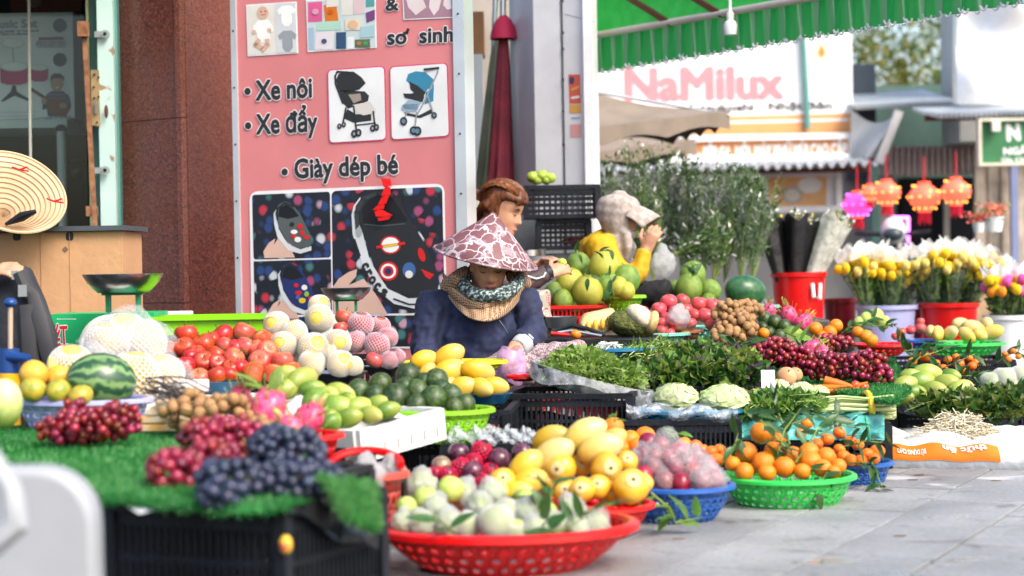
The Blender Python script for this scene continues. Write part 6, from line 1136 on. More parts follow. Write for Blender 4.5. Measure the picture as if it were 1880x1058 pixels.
part(ht, 'red_bow', mb, RT); mb = MB(); mb.tube([V(10, 412, 7.45), V(40, 398, 7.45), V(66, 388, 7.45)], [.006, .02, .008], 8); part(ht, 'chin_strap', mb, BLACKP)
d = 7.2; a, b = V(92, 665, d), V(282, 574, d); t = thing('green_carton', 'bright green carton with a red and white character behind the scale', 'box', ((a.x + b.x) / 2, d, a.z)); mb = MB(); mb.box(((a.x + b.x) / 2, d + .15, (a.z + b.z) / 2), (b.x - a.x, .3, b.z - a.z)); part(t, 'carton', mb, pm('carton_green', (.03, .38, .14), .4), False); pg = Plane((a.x, d, 0), (1, 0, 0), (0, 0, 1)); pg.text(t, 'character', '红', 101, 637, 126, 636, 34, plain('print_red', (.55, .03, .03)), 2, .02, HALO)
for xx in range(12): pg.stroke(t, 'dotted_line', [(105 + xx * 3, 586), (106.4 + xx * 3, 586)], 1.4, HALO, 1)
# black shoulder bag and the person at the frame edge
t = thing('shoulder_bag', 'black padded shoulder bag with a hanging strap at the left edge', 'bag', V(40, 690, 6.6)); BAGK = pm('bag_black', (.018, .019, .022), .6, var=.3, bump=.2); BAGG = pm('bag_grey_strap', (.03, .03, .033), .6, var=.2)
mb = MB(); mb.tube([V(30, 500, 6.65), V(35, 560, 6.6), V(45, 620, 6.6), V(45, 700, 6.6)], [.05, .085, .105, .10], 16, side=Vector((1, 0, 0)), k=1.1); part(t, 'body', mb, BAGK); mb = MB(); mb.tube([V(34, 500, 6.5), V(48, 530, 6.5), V(62, 545, 6.5), V(74, 580, 6.48), V(88, 640, 6.48), V(94, 672, 6.48)], [.02, .024, .024, .028, .03, .024], 8, side=Vector((1, 0, -.3)), k=1.2); part(t, 'strap', mb, BAGG); mb = MB(); mb.tube([V(50, 560, 6.48), V(54, 620, 6.47), V(56, 680, 6.47)], .018, 8, side=Vector((1, 0, 0)), k=1.8); part(t, 'side_strap', mb, BAGG)
mb = MB(); mb.box(V(42, 534, 6.47), (.03, .012, .04)); mb.box(V(28, 505, 6.5), (.02, .02, .03)); part(t, 'buckle', mb, STEEL, False)
t = thing('hand_pump', 'blue and yellow hand pump with a metal rod at the left edge', 'pump', V(20, 712, 6.1)); PB = pl_('pump_blue', (.012, .05, .19)); mb = MB(); mb.ell(V(19, 556, 6.15), (.022, .022, .016)); part(t, 'knob', mb, PB); mb = MB(); mb.tube([V(19, 560, 6.15), V(19, 650, 6.15)], .008, 8); part(t, 'rod', mb, plain('rod_copper', (.45, .34, .26), .4)); mb = MB(); mb.tube([V(16, 640, 6.15), V(16, 685, 6.15)], [.034, .036], 14); mb.tube([V(18, 655, 6.13), V(54, 659, 6.1)], [.02, .014], 10); part(t, 'pump_head', mb, PB); mb = MB(); mb.tube([V(16, 685, 6.15), V(14, 780, 6.15)], [.038, .042], 14); part(t, 'base', mb, pl_('pump_yellow', (.62, .36, .03)))
# ================================================================== right of the seated women: tables, pomelos, jackfruit
rbox('wooden_table', 'low dark table under pomelos and jackfruit', 'table', (V(1110, 640, 9.0).x, 9.15, 0), (.75, .9, V(1110, 600, 9.0).z - .02), 0, plain('table_dark', (.05, .045, .04)), .01, 'top'); 
t = thing('red_crate', 'red plastic crate under the pomelos', 'crate', V(1060, 596, 8.75)); a, b = V(1002, 600, 8.75), V(1110, 600, 8.75); H = S(32, 8.75); L = b.x - a.x; mb = MB(); cx = (a.x + b.x) / 2
for k in range(15): mb.box((a.x + L * k / 14, 8.75, a.z + H / 2), (.006, .008, H))
for k in range(3): mb.box((cx, 8.7515, a.z + H * k / 2), (L, .008, .012))
mb.box((cx, 9.1, a.z + H / 2), (L, .008, H)); mb.box((a.x, 8.93, a.z + H / 2), (.008, .34, H)); mb.box((b.x, 8.93, a.z + H / 2), (.008, .34, H)); part(t, 'walls', mb, RED, False); mb = MB(); mb.box((cx, 8.745, a.z + H + .008), (L + .03, .03, .014)); mb.box((cx, 9.105, a.z + H + .008), (L + .03, .03, .014)); part(t, 'rim', mb, RED, False)
t = thing('cooking_pan', 'dark metal pan with handle beside the red crate', 'pan', V(1030, 598, 8.6)); mb = MB(); c = V(1030, 582, 8.6); mb.lathe([(.001, -.045), (.06, -.045), (.075, 0), (.078, .002), (.06, -.05), (.001, -.05)], 26, c); part(t, 'bowl', mb, pm('dull_steel', (.16, .18, .19), .35, metal=.7)); mb = MB(); mb.tube([c + Vector((-.07, -.01, 0)), c + Vector((-.17, -.03, .01))], .009); part(t, 'handle', mb, BLACKP)
basket('lime green basket beside the pomelos', 1106, 1180, 544, 9.05, .07, LIME, 3, 20, .65)
heap('pomelo', [(1078, 538, 29), (1046, 522, 27, 'pomelo', .1), (1110, 492, 29, 'pomelo', .1), (1062, 490, 24, 'green_pomelo', .2), (1150, 515, 26, 'green_pomelo', .1), (1117, 530, 26, 'green_pomelo', .08), (1032, 553, 20, 'green_pomelo'), (1135, 528, 18, 'pomelo'), (1088, 510, 22, 'green_pomelo', .2), (1018, 540, 20, 'green_pomelo', .1), (1150, 535, 16, 'pomelo'), (1055, 560, 18, 'green_pomelo', .05)], 8.95, 'pomelo', 'behind jackfruit', 'pomelo', 'pomelos in the middle', .1, rots=lambda: (R.uniform(-.3, .3), R.uniform(-.3, .3), R.uniform(0, 6)), name='pomelo')
for i, (pa, n) in enumerate((([(1108, 470, 8.85), (1095, 462, 8.85), (1125, 458, 8.85)], 6), ([(1085, 505, 8.8), (1078, 512, 8.7)], 3), ([(1116, 500, 8.75), (1122, 515, 8.75), (1128, 545, 8.75)], 6), ([(1110, 548, 8.75), (1120, 560, 8.72), (1112, 580, 8.7)], 6), ([(1062, 468, 9.0), (1055, 462, 9.0)], 4))): sprig('pomelo leaf sprig ' + ('on the upper pomelo', 'on the large front pomelo', 'hanging between the pomelos', 'hanging over the lime basket', 'on the pomelo near the hands')[i], pa, n, .06, 'd', 'pomelo leaves')
heap('green_pomelo', [(1266, 532, 26), (1271, 506, 24, None, .2), (1305, 535, 20), (1238, 530, 14, None, .1), (1300, 556, 16)], 9.6, 'green pomelo', 'left of watermelon', 'pomelo', 'green pomelos at the back', .1, name='pomelo'); sprig('leaf tuft on the back green pomelo', [(1268, 510, 9.4), (1280, 500, 9.4), (1262, 494, 9.4)], 6, .07, 'd')
tag(put('dark_watermelon', 1368, 535, 9.7, 30, (.1, .15, .3), 'watermelon')[0], 'dark green watermelon on the mint basket before the red bucket', 'watermelon'); basket('mint basket under the dark watermelon', 1330, 1425, 562, 9.75, .06, MINT, 3, 22, .8); rbox('wooden_table', 'low table under watermelon and longans at the back', 'table', (V(1330, 600, 9.6).x, 9.75, 0), (1.0, .7, V(1330, 588, 9.6).z), 0, plain('table_dark', (.05, .045, .04)), .01, 'top')
# jackfruit
FLESH = pm('jackfruit_flesh', (.52, .36, .15), .6, col2=(.60, .48, .27), scale=7, bump=.2); RINDM = pm('jackfruit_rind', (.035, .05, .012), .7, col2=(.13, .14, .035), scale=30, bump=1.0, bscale=60)
t = thing('jackfruit_half', 'halved jackfruit with dark green spiky rind and pale flesh', 'jackfruit', V(1160, 616, 8.45)); c = V(1160, 596, 8.45); mb = MB(); mb.ell(c, (.115, .11, .062), Matrix.Rotation(.18, 3, 'Y'), 34, 22, fn=lambda dv: 1 + .03 * math.sin(dv.x * 40) * math.sin(dv.z * 40)); part(t, 'rind', mb, RINDM)
mb = MB(); mb.ell(V(1176, 584, 8.43), (.075, .105, .050), Matrix.Rotation(.7, 3, 'Y'), 24, 14, fn=lambda dv: 1 + .06 * pn(dv, 9, 1)); part(t, 'flesh', mb, pm('jackfruit_pith', (.60, .52, .38), .6, var=.1, scale=10, bump=.3)); mb = MB(); mb.ell(V(1196, 592, 8.40), (.03, .08, .055), Matrix.Rotation(.4, 3, 'Y')); part(t, 'core', mb, FLESH)
t = thing('jackfruit_wedge', 'wrapped jackfruit wedge showing orange flesh pods', 'jackfruit', V(1098, 616, 8.5)); mb = MB(); q = [V(1062, 598, 8.45), V(1072, 580, 8.45), V(1128, 568, 8.5), V(1136, 590, 8.5), V(1118, 612, 8.45), V(1075, 612, 8.4)]; mb.prism(q, Vector((0, 1, .1)), .10); o = part(t, 'flesh', mb, FLESH); bv = o.modifiers.new('b', 'BEVEL'); bv.width = .018; bv.segments = 3
for k in range(4): mb = MB(); mb.ell(V(1080 + k * 13, 601 - k * 3, 8.43), (.012, .014, .026)); part(t, 'pod', mb, pm('jackfruit_pod', (.72, .42, .08), .4))
rbox('black_tray', 'flat black tray carrying jackfruit, scissors and a mandarin', 'tray', (V(1112, 640, 8.35).x, 8.45, 0), (.52, .4, V(1112, 620, 8.35).z), -.05, BLACKP, .008, 'tray')
tag(put('mandarin', 1057, 614, 8.2, 10)[0], 'single small orange on the black tray beside the scissors', 'mandarin'); t = thing('scissors', 'black handled scissors on the black tray', 'scissors', V(1060, 616, 8.25)); mb = MB(); mb.tube([V(1022, 606, 8.3), V(1050, 598, 8.3), V(1080, 604, 8.28), V(1110, 616, 8.26)], .009, 8); part(t, 'blade', mb, BLACKP); mb = MB(); mb.tube([V(1024, 611, 8.28), V(1050, 607, 8.28), V(1105, 617, 8.25)], .007, 8); part(t, 'blade', mb, STEEL); mb = MB(); mb.tube([V(1012, 612, 8.25), V(1045, 615, 8.25)], .008, 8); part(t, 'red_handle', mb, RED)
# pink apples
basket('mint basket on the left under the pink apples', 1160, 1262, 612, 8.75, .06, MINT, 3, 22, .75); basket('mint basket on the right under the pink apples', 1248, 1324, 600, 9.0, .07, MINT, 4, 22, .72); basket('small terracotta bowl between the two mint baskets', 1220, 1285, 607, 8.8, .06, pl_('terracotta', (.50, .20, .10)), 3, 18, .6, holes=False, name='bowl', cat='bowl')
heap('pink_apple', [(1228, 554, 16), (1254, 552, 14, None, .1), (1284, 558, 16), (1310, 562, 16), (1258, 570, 15), (1276, 578, 13), (1296, 580, 17), (1322, 580, 14), (1210, 568, 15), (1224, 584, 13), (1242, 598, 16, 'red_apple'), (1215, 592, 12), (1180, 572, 12, None, .15), (1160, 576, 12, None, .15), (1240, 572, 14), (1215, 608, 12), (1196, 580, 13, None, .1), (1268, 594, 12), (1230, 612, 10), (1306, 596, 12)], 8.75, 'pink apple', 'right of jackfruit', 'apple', 'pink apples by the jackfruit', .2, name='apple'); o = ob('plastic_bag', BGM[1], None, V(1246, 585, 8.7), (0, 0, 1), (S(22, 8.7), S(20, 8.7), S(20, 8.7))); tag(o, 'white foam sheet tucked between the pink apples', 'foam sheet')
bunch('longan_bunch', 'big heap of brown longans beside the pink apples', 'longans', [(1350, 600, 8.5, 40, 26, .12), (1345, 575, 8.6, 36, 22, .1), (1335, 620, 8.4, 30, 20, .08), (1372, 570, 8.8, 26, 18, .08)], 150, .0185, 'longan', 'longan bunches', 'longan'); support('black crate under the longan heap', 1290, 1400, 640, 8.4, .4)
heap('orange', [(1377, 598, 12), (1402, 612, 11)], 8.5, 'orange', 'beside the longan heap', 'orange', 'oranges by the longans', 0)
sprig('broad dark leaves drooping below the longans', [(1345, 640, 8.2), (1365, 635, 8.15), (1395, 625, 8.15)], 7, .085, 'd')
# ================================================================== vegetables in the middle
ct = V(1150, 800, 7.1); crate('long black crate under the leafy tray, holding red packets', (V(1156, 800, 7.05).x, 7.0, .0), S(232, 7.1), .42, V(1040, 716, 7.1).z - .02, rz=-.18, nb=24, rails=4); ctb = crate('wide black crate under the cabbages', (V(1352, 800, 7.0).x, 6.95, 0), S(222, 7.0), .42, V(1250, 774, 7.0).z, rz=-.06, nb=24, rails=2)
for k in range(9): p_ = V(1000 + k * 16, 740 + k * 3, 7.25); rbox('red_packet', 'red and white packet %s inside the long black crate' % ('leftmost' if k == 0 else 'rightmost' if k == 8 else ORD[k] + ' from left'), 'packet', p_ - Vector((0, 0, .03)), (.03, .05, .06), R.uniform(-.3, .3), nodemat('packet_red', lambda N, L, co: ramp(N, L, noisenode(N, L, co, 30), [(.48, (.50, .02, .02)), (.55, (.7, .7, .7))]), .3), .003, 'pack', 'packets in the long crate')
# oval tray of leafy greens
t = thing('oval_tray', 'grey plastic lined oval tray heaped with cut leafy greens', 'tray', V(1082, 715, 7.3), (0, rad(15), -.1)); mb = MB(); r_ = S(114, 7.3); mb.lathe([(.001, 0), (r_ * .86, 0), (r_ * .97, .045), (r_ * 1.02, .052), (r_ * 1.0, .02), (r_ * .88, -.012), (.001, -.014)], 44, (0, 0, 0), 1, .8); ob('dish', mb.mesh('dish', nodemat('lined_tray', lambda N, L, co: ramp(N, L, noisenode(N, L, co, 14, 6, 1), [(.3, (.03, .035, .035)), (.55, (.13, .15, .14)), (.75, (.40, .42, .40))]), .35)), t)
mb = MB(); mb.grid(lambda u, v: Vector((math.cos(u * 6.2832) * r_ * (1.02 + .015 * math.sin(u * 60)), math.sin(u * 6.2832) * r_ * .8 * 1.02, .055 - v * (.05 + .02 * math.sin(u * 23)))), 70, 3); ob('plastic_liner', mb.mesh('plastic_liner', BAGS), t)
greens('cut_greens', 'heap of fresh cut watercress leaves on the oval tray', 'greens', [(1080, 688, 7.32, 95, 26, .18), (1065, 672, 7.35, 55, 28, .14), (1130, 705, 7.28, 50, 18, .12)], 5200, .031, [LEAFL, LEAFM, leafm('leaf_pale', (.28, .42, .14), (.36, .48, .20), .4)], 110, pm('pale_stalk', (.40, .50, .18), .5), .85, weights=[4, 2, 2.2])
t = basket('blue oval tray with white shreds behind the leafy greens', 1084, 1196, 640, 7.9, .035, TRAYB, 2, 20, .8, .7, holes=False, name='tray', cat='tray'); mb = MB()
for _ in range(70): c = V(R.uniform(1100, 1130), R.uniform(634, 640), 7.85); w2 = Vector((R.gauss(0, .02), R.gauss(0, .02), R.uniform(0, .02))); mb.tube([c - w2, c + Vector((0, 0, .014)), c + w2], .0016, 4)
part(t, 'radish_shreds', mb, plain('radish_white', (.72, .74, .66), .4))['kind'] = 'stuff'
greens('herbs', 'dark bushy heap of mixed herbs behind the cabbages', 'herbs', [(1290, 690, 7.75, 92, 34, .18), (1230, 695, 7.7, 70, 30, .14), (1350, 688, 7.7, 50, 38, .14), (1280, 665, 7.85, 60, 26, .12)], 4600, .046, [LEAFD, LEAFM, LEAFY, LEAFP, LEAFL], 160, pm('herb_stalk', (.16, .17, .06), .6), .8, weights=[4, 3, 2, 1, .6])
greens('spring_onions', 'bright green onion leaves between blue tray and herbs', 'greens', [(1180, 660, 7.9, 44, 16, .12), (1215, 652, 8.0, 40, 14, .12)], 700, .06, [LEAFL, LEAFM], 90, pm('pale_stalk', (.40, .50, .18), .5), .14)
for lab, x, y in (('purple leaf peeking from under the herbs', 1195, 712),): sprig(lab, [(x, y + 6, 7.45), (x + 12, y, 7.4)], 4, .06, 'd')
support('black crate under the herbs', 1170, 1400, 722, 7.6, .45)
# cabbages on film lined tray
basket('blue tray lined with clear film under the cabbages', 1160, 1382, 752, 7.15, .04, TRAYB, 2, 24, .85, .55, holes=False, name='tray', cat='tray')
CAB = leafm('cabbage_leaf', (.44, .54, .24), (.62, .67, .42), .2)
def cabbage(label, px, py, d, rx, rz):
    c = V(px, py, d); t = thing('cabbage', label, 'cabbage', c - Vector((0, 0, S(rz, d)))); mb = MB(); mb.ell(c, (S(rx, d) * .93, S(rx, d) * .8, S(rz, d) * .93), nu=30, nv=18, fn=lambda dv: 1 + .03 * pn(dv, 5, px)); part(t, 'head', mb, CAB)
    for k in range(9):
        a0 = k * 2.4 + px; ct_ = R.uniform(.35, 1.0); nrm = Vector((math.cos(a0) * ct_, math.sin(a0) * ct_ - .25, 1 - ct_ * .7)).normalized(); t1, t2 = basis(nrm); mb = MB(); s0 = R.uniform(0, 6)
        def fn(u, v):
            rr = v * 1.05; x, y = rr * math.cos(u * 6.2832), rr * math.sin(u * 6.2832); dv = (nrm + t1 * x * .85 + t2 * y * .85).normalized(); kk = 1.01 + .045 * abs(math.sin(x * 5 + s0)) * abs(math.sin(y * 4)) + .16 * max(0, rr - .72) + .035 * math.sin(9 * math.atan2(y, x) + s0) * rr * rr; return c + Vector((dv.x * S(rx, d) * kk, dv.y * S(rx, d) * .85 * kk, dv.z * S(rz, d) * kk))
        mb.grid(fn, 26, 7); part(t, 'leaf', mb, CAB, True, None)
    return t
cabbage('left pale green cabbage on the film lined tray', 1241, 732, 7.1, 40, 27); cabbage('right pale green cabbage on the film lined tray', 1330, 734, 7.1, 45, 27); cabbage('loose pale cabbage behind the white price card', 1428, 712, 7.6, 22, 15); cabbage('ruffled pale lettuce head in front of the carrots', 1470, 720, 7.5, 26, 18); cabbage('small pale lettuce head beside the celery leaves', 1502, 722, 7.55, 20, 14); cabbage('pale cabbage piece under the onion', 1440, 735, 7.35, 24, 13)
t = thing('film_edge', 'crumpled clear film hanging over the cabbage tray edge', 'plastic film', V(1250, 760, 6.95)); mb = MB(); mb.grid(lambda u, v: V(1150 + 205 * u, 741 + 8 * u + 24 * v + 5 * math.sin(u * 17), 6.98 - .06 * math.sin(v * 2.5) + .012 * math.sin(u * 40 + v * 7)) + Vector((0, 0, R.gauss(0, .002))), 60, 8); part(t, 'film', mb, film('tray_film', (.58, .62, .66), .35, .15), True, 25)
plate('small blue dish of fried strips beside the cabbage', 1378, 1432, 730, 7.4, .02, TRAYB); t = thing('dried_strips', 'tangle of dried brown strips on the blue dish', 'dried food', V(1385, 728, 7.4)); mb = MB()
for _ in range(60): c = V(R.uniform(1368, 1402), R.uniform(720, 730), 7.35); w2 = Vector((R.gauss(0, .02), R.gauss(0, .02), R.gauss(0, .006))); mb.tube([c - w2, c + Vector((0, 0, .01)), c + w2], .0028, 4)
part(t, 'strips', mb, pm('dried_brown', (.42, .25, .11), .7))['kind'] = 'stuff'
t = thing('price_card', 'blank white card standing among lettuce and herbs', 'card', V(1410, 712, 7.4)); mb = MB(); mb.box(V(1410, 696, 7.4), (S(25, 7.4), .003, S(33, 7.4)), Matrix.Rotation(-.15, 3, 'X')); part(t, 'card', mb, WHITE, False)
heap('onion', [(1444, 692, 19), (1460, 688, 14, None, .1)], 7.75, 'large pale onion', 'beside the white card', 'onion', 'onions by the card', 0, rots=lambda: (.9, R.uniform(-.5, .5), 0))
heap('tomato', [(1585, 712, 11), (1570, 707, 9), (1484, 716, 9), (1562, 716, 9)], 7.65, 'red tomato', 'behind the celery bundle', 'tomato', 'tomatoes', 0)
CAR = pm('carrot_skin', (.66, .19, .03), .5, var=.15, scale=5, rnd=.1)
for k, (x, y, a) in enumerate(((1525, 712, .1), (1545, 706, -.25), (1560, 714, .35), (1510, 718, 0), (1540, 718, .15), (1575, 718, -.1))):
    c = V(x, y, 7.65); t = thing('carrot', 'carrot, %s of those behind the celery bundle' % ORD[k] if 0 else 'orange carrot %s of the small pile behind the celery' % ('second from left', 'fourth from left, topmost', 'fifth from left', 'leftmost', 'third from left', 'rightmost')[k], 'carrot', c, group='carrots behind the celery'); dv = Vector((math.cos(a), -.2, math.sin(a))); mb = MB(); mb.tube([c - dv * .07, c - dv * .068, c, c + dv * .075], [.005, .019, .016, .004], 10); part(t, 'root', mb, CAR); mb = MB(); mb.tube([c - dv * .07, c - dv * .085], .005, 6); part(t, 'crown', mb, STEMG)
# celery bundle
t = thing('celery_bundle', 'bundle of pale green celery stalks tied with yellow tape', 'celery', V(1570, 775, 7.2)); 
for k in range(70):
    y0, y1 = R.uniform(726, 770), R.uniform(728, 772); dd = 7.25 + R.uniform(-.09, .09); yy = 750 + (y1 - 750) * .95; mb = MB(); mb.tube([V(1450 + R.uniform(-20, 35), 722 + (y0 - 725) * 1.05 + R.uniform(-6, 6), dd), V(1545, 745 + (y1 - 748) * .9, dd), V(1590, 747 + (y1 - 748) * .85 + R.uniform(-2, 2), dd), V(1642 + R.uniform(-5, 4), 745 + (y1 - 748) * .95, dd)], [.0035, .0055, .006, .0065], 6); part(t, 'stalk', mb, pm('celery_stalk', (.36, .46, .17), .45, col2=(.56, .60, .34), scale=3, rnd=.2))
mb = MB(); mb.tube([V(1592, 748, 7.25) + Vector((0, math.cos(a) * .10, math.sin(a) * .058)) for a in [k * 2 * math.pi / 24 for k in range(25)]], .009, 6, side=Vector((1, 0, 0)), k=1.4); part(t, 'yellow_tape', mb, pl_('tape_yellow', (.66, .50, .03)))
greens('celery_leaves', 'loose celery leaves to the left of the celery bundle', 'greens', [(1425, 748, 7.2, 64, 20, .14), (1475, 744, 7.2, 34, 14, .1), (1395, 756, 7.15, 40, 18, .1)], 1700, .044, [LEAFL, LEAFM, LEAFD], 70, pm('pale_stalk', (.40, .50, .18), .5), .6)
t = thing('teal_sack', 'translucent teal plastic sack under the celery bundle', 'sack', V(1490, 812, 7.1)); mb = MB(); mb.grid(lambda u, v: V(1352 + 272 * u, 762 + 46 * v, 7.05 + .05 * math.cos(v * 3.1) + .015 * math.sin(u * 37) + .01 * math.sin(v * 13 + u * 9)), 60, 10); mb.grid(lambda u, v: V(1352 + 272 * u, 762, 7.1) + Vector((0, v * .4, .01 * math.sin(u * 30 + v * 8))), 50, 8); part(t, 'sheet', mb, film('teal_film', (.10, .42, .38), .8, .25))
for x in (1536, 1590): mb = MB(); mb.tube([V(x, 766, 7.0), V(x + 3, 785, 6.97), V(x + 6, 808, 7.0)], .006, 6); part(t, 'tie', mb, pl_('tie_green', (.05, .35, .2)))
support('black crate under celery and lettuce', 1370, 1630, 775, 7.15, .5); support('black crate under the right grass mat', 1410, 1640, 722, 7.85, .6)
# right grass mat with grapes
turf('green grass mat under the red grapes on the right', [(1395, 668), (1640, 660), (1668, 715), (1640, 738), (1560, 722), (1480, 705), (1410, 690)], V(1530, 705, 8.0).z, 9000)
bunch('grape_bunch', 'dark red grape bunch upper left on the right mat', 'grapes', [(1425, 646, 8.1, 42, 26, .1), (1445, 652, 8.05, 32, 20, .08)], 110, .0145, 'red', 'grape bunches on the right'); bunch('grape_bunch', 'long dark red grape bunch at the front of the right mat', 'grapes', [(1520, 672, 8.0, 56, 26, .1), (1580, 672, 7.95, 50, 28, .1), (1610, 688, 7.9, 28, 18, .06), (1490, 664, 8.05, 34, 20, .08)], 190, .0145, 'red', 'grape bunches on the right'); bunch('grape_bunch', 'small red grape bunch behind the dragon fruit on the right', 'grapes', [(1525, 630, 8.7, 40, 14, .1)], 60, .0145, 'red', 'grape bunches on the right')
# fruit behind the right mat
heap('avocado', [(1405, 585, 14), (1422, 592, 15), (1412, 612, 13), (1440, 600, 14), (1432, 618, 14), (1455, 612, 13, 'green_mango'), (1400, 602, 12)], 8.9, 'dark avocado', 'right of the longans', 'avocado', 'avocados on the right', .1)
dl = [dragon(1448, 580, 9.1, 17, (.2, .2)), dragon(1475, 592, 9.0, 16, (.5, .8)), dragon(1490, 640, 8.4, 17, (.6, .9)), dragon(1510, 648, 8.35, 14, (.3, -.6)), dragon(1412, 572, 9.3, 14, (0, .1))]; rowlabels(dl, 'bright pink dragon fruit', 'near the red bucket', 'dragon fruit', 'dragon fruits on the right')
heap('orange', [(1497, 604, 14), (1524, 610, 13), (1535, 598, 13), (1520, 640, 12), (1528, 652, 11), (1590, 618, 13), (1575, 610, 11), (1600, 625, 12), (1510, 618, 11)], 8.8, 'orange', 'near dragon fruit', 'orange', 'oranges near the dragon fruit', .1); sprig('long green leaves over the avocados on the right', [(1440, 610, 8.7), (1465, 620, 8.6), (1480, 650, 8.4)], 7, .09, 'l')
support('black crate under the right hand avocados', 1395, 1560, 632, 8.8, .6); support('wide black crate under the back right fruit baskets', 1560, 1860, 660, 9.4, .5)
basket('red basket of mixed fruit in front of the lilac bucket', 1572, 1668, 632, 9.3, .055, RED, 3, 22, .62); basket('blue basket between red and green baskets at the back right', 1655, 1716, 625, 9.5, .06, BLUE, 3, 20, .6); basket('green basket of pale yellow mangoes at the back right', 1700, 1838, 630, 9.4, .06, GRN, 3, 28, .66)
heap('pale_mango', [(1722, 612, 13), (1745, 612, 13), (1766, 598, 14), (1790, 606, 16), (1810, 596, 14), (1822, 610, 14), (1800, 614, 12), (1775, 615, 13), (1708, 608, 11)], 9.4, 'pale round mango', 'in back green basket', 'mango', 'mangoes in the back green basket', .1, name='mango'); heap('guava', [(1608, 580, 14), (1590, 585, 12), (1622, 592, 13), (1578, 592, 11)], 9.6, 'green guava', 'before the lilac bucket', 'guava', 'guavas at the back', 0); heap('pink_apple', [(1655, 610, 10), (1672, 606, 10), (1690, 603, 11), (1645, 618, 9), (1690, 590, 8)], 9.5, 'small pink fruit', 'before the right red bucket', 'fruit', 'small pink fruits', 0, name='fruit')
for i, pa in enumerate(([(1570, 612, 9.1), (1590, 590, 9.15), (1610, 580, 9.2)], [(1600, 600, 9.1), (1640, 596, 9.1), (1660, 612, 9.05)], [(1545, 612, 9.0), (1560, 600, 9.0), (1580, 608, 9.0)])): sprig('dark leaf sprig over the back fruit, ' + ('upright beside the guavas', 'drooping towards the blue basket', 'beside the rear oranges')[i], pa, 8, .075, 'd', 'leaf sprigs at the back')
# far right: leafy mandarins, mangoes, netted cauliflower, roots
heap('mandarin', [(1698, 655, 12), (1675, 664, 9), (1718, 668, 9), (1740, 660, 8), (1762, 668, 9), (1785, 672, 9), (1780, 658, 7), (1732, 676, 8), (1755, 655, 7), (1770, 682, 8), (1790, 665, 7), (1845, 650, 6), (1860, 645, 6), (1870, 655, 6), (1852, 660, 6)], 8.5, 'mandarin', 'of leafy pile far right', 'mandarin', 'mandarins of the leafy pile', .1)
for i, pa in enumerate(([(1660, 680, 8.4), (1690, 655, 8.4), (1740, 640, 8.5)], [(1700, 690, 8.35), (1740, 672, 8.35), (1790, 650, 8.4)], [(1750, 690, 8.3), (1790, 690, 8.3), (1815, 680, 8.3)], [(1660, 645, 8.6), (1690, 640, 8.6), (1720, 630, 8.6)], [(1830, 665, 8.6), (1855, 650, 8.6), (1885, 640, 8.6)])): sprig('dark leafy twig of the far right mandarins, ' + ('left', 'middle', 'lower right', 'rear left', 'at the frame edge')[i], pa, 13, .07, 'd', 'leafy twigs far right')
heap('lime_mango', [(1703, 687, 19), (1738, 704, 17), (1660, 708, 17), (1690, 700, 17, 'green_mango'), (1672, 692, 15), (1762, 715, 17), (1715, 718, 18), (1680, 722, 15, 'green_mango'), (1745, 690, 13, 'green_mango'), (1778, 725, 16), (1735, 728, 15), (1660, 732, 14, 'green_mango'), (1700, 735, 14)], 7.85, 'green mango', 'beside the right mat', 'mango', 'green mangoes far right', .2, rots=mr, name='green_mango')
basket('lilac tray under the far right green mangoes', 1648, 1800, 738, 7.85, .05, LIL, 2, 24, .8, .7, holes=False, name='tray', cat='tray'); support('black crate under the far right mangoes', 1660, 1860, 756, 8.0, .4); support('black crate under the leafy mandarin pile', 1655, 1900, 695, 8.5, .45)
for k, (x, y, r_) in enumerate(((1845, 695, 24), (1875, 690, 22), (1820, 700, 20), (1862, 706, 20))):
    c = V(x, y, 8.1); t = thing('netted_cauliflower', 'pale cauliflower in white net, %s at the right edge' % ('largest', 'cut by frame', 'leftmost', 'lowest')[k], 'cauliflower', c, group='netted cauliflowers'); rr = S(r_, 8.1); mb = MB(); mb.ell((0, 0, 0), (rr, rr, rr * .8), nu=24, nv=14, fn=lambda dv: 1 + .08 * pn(dv, 11, k)); ob('head', mb.mesh('head', pm('cauliflower', (.62, .66, .42), .7, col2=(.34, .46, .16), scale=30)), t); ob('foam_net', NETW, t, None, None, (rr, rr, rr * .85))
greens('wilted_leaves', 'pile of olive green wavy leaves at the right edge', 'greens', [(1790, 752, 7.7, 90, 26, .14), (1850, 745, 7.75, 50, 28, .14), (1720, 750, 7.7, 40, 18, .1)], 1900, .05, [LEAFY, LEAFD, LEAFM], 20, pm('herb_stalk', (.16, .17, .06), .6), .62)
SACK = pm('woven_sack', (.58, .59, .60), .55, var=.05, scale=4, bump=.3, bscale=25)
t = thing('white_sack', 'flat white woven sack with an orange printed band on the pavement', 'sack', Zp(1750, 862, 0)); A_ = Zp(1612, 858, .0); B_ = Zp(1960, 866, .0); HS = .095
def sackf(u, v):
    p = A_.lerp(B_, u)
    if v < .5: s = v * 2; return p + Vector((0, .03 * math.sin(s * 3.1) * -1 + .04 * s, HS * s + .008 * math.sin(u * 25) * s - .03 * max(0, .12 - u) * 8 * s))
    s = (v - .5) * 2; return p + Vector((0, .04 + .55 * s, HS + .02 * math.sin(u * 17 + s * 8) + .016 * math.sin(s * 11) - .03 * max(0, .12 - u) * 8))
mb = MB(); mb.grid(sackf, 60, 30); part(t, 'cloth', mb, SACK)
def band(u, v, o_=.004): p = sackf(.03 + u * .62, (.16 + v * .30)); return p + Vector((0, -o_, .001))
mb = MB(); mb.grid(band, 40, 6); part(t, 'orange_band', mb, pm('sack_orange', (.74, .20, .02), .5))
ps = Plane((A_.x, A_.y - .026, 0), (B_ - A_).normalized(), (0, 0, 1)); 
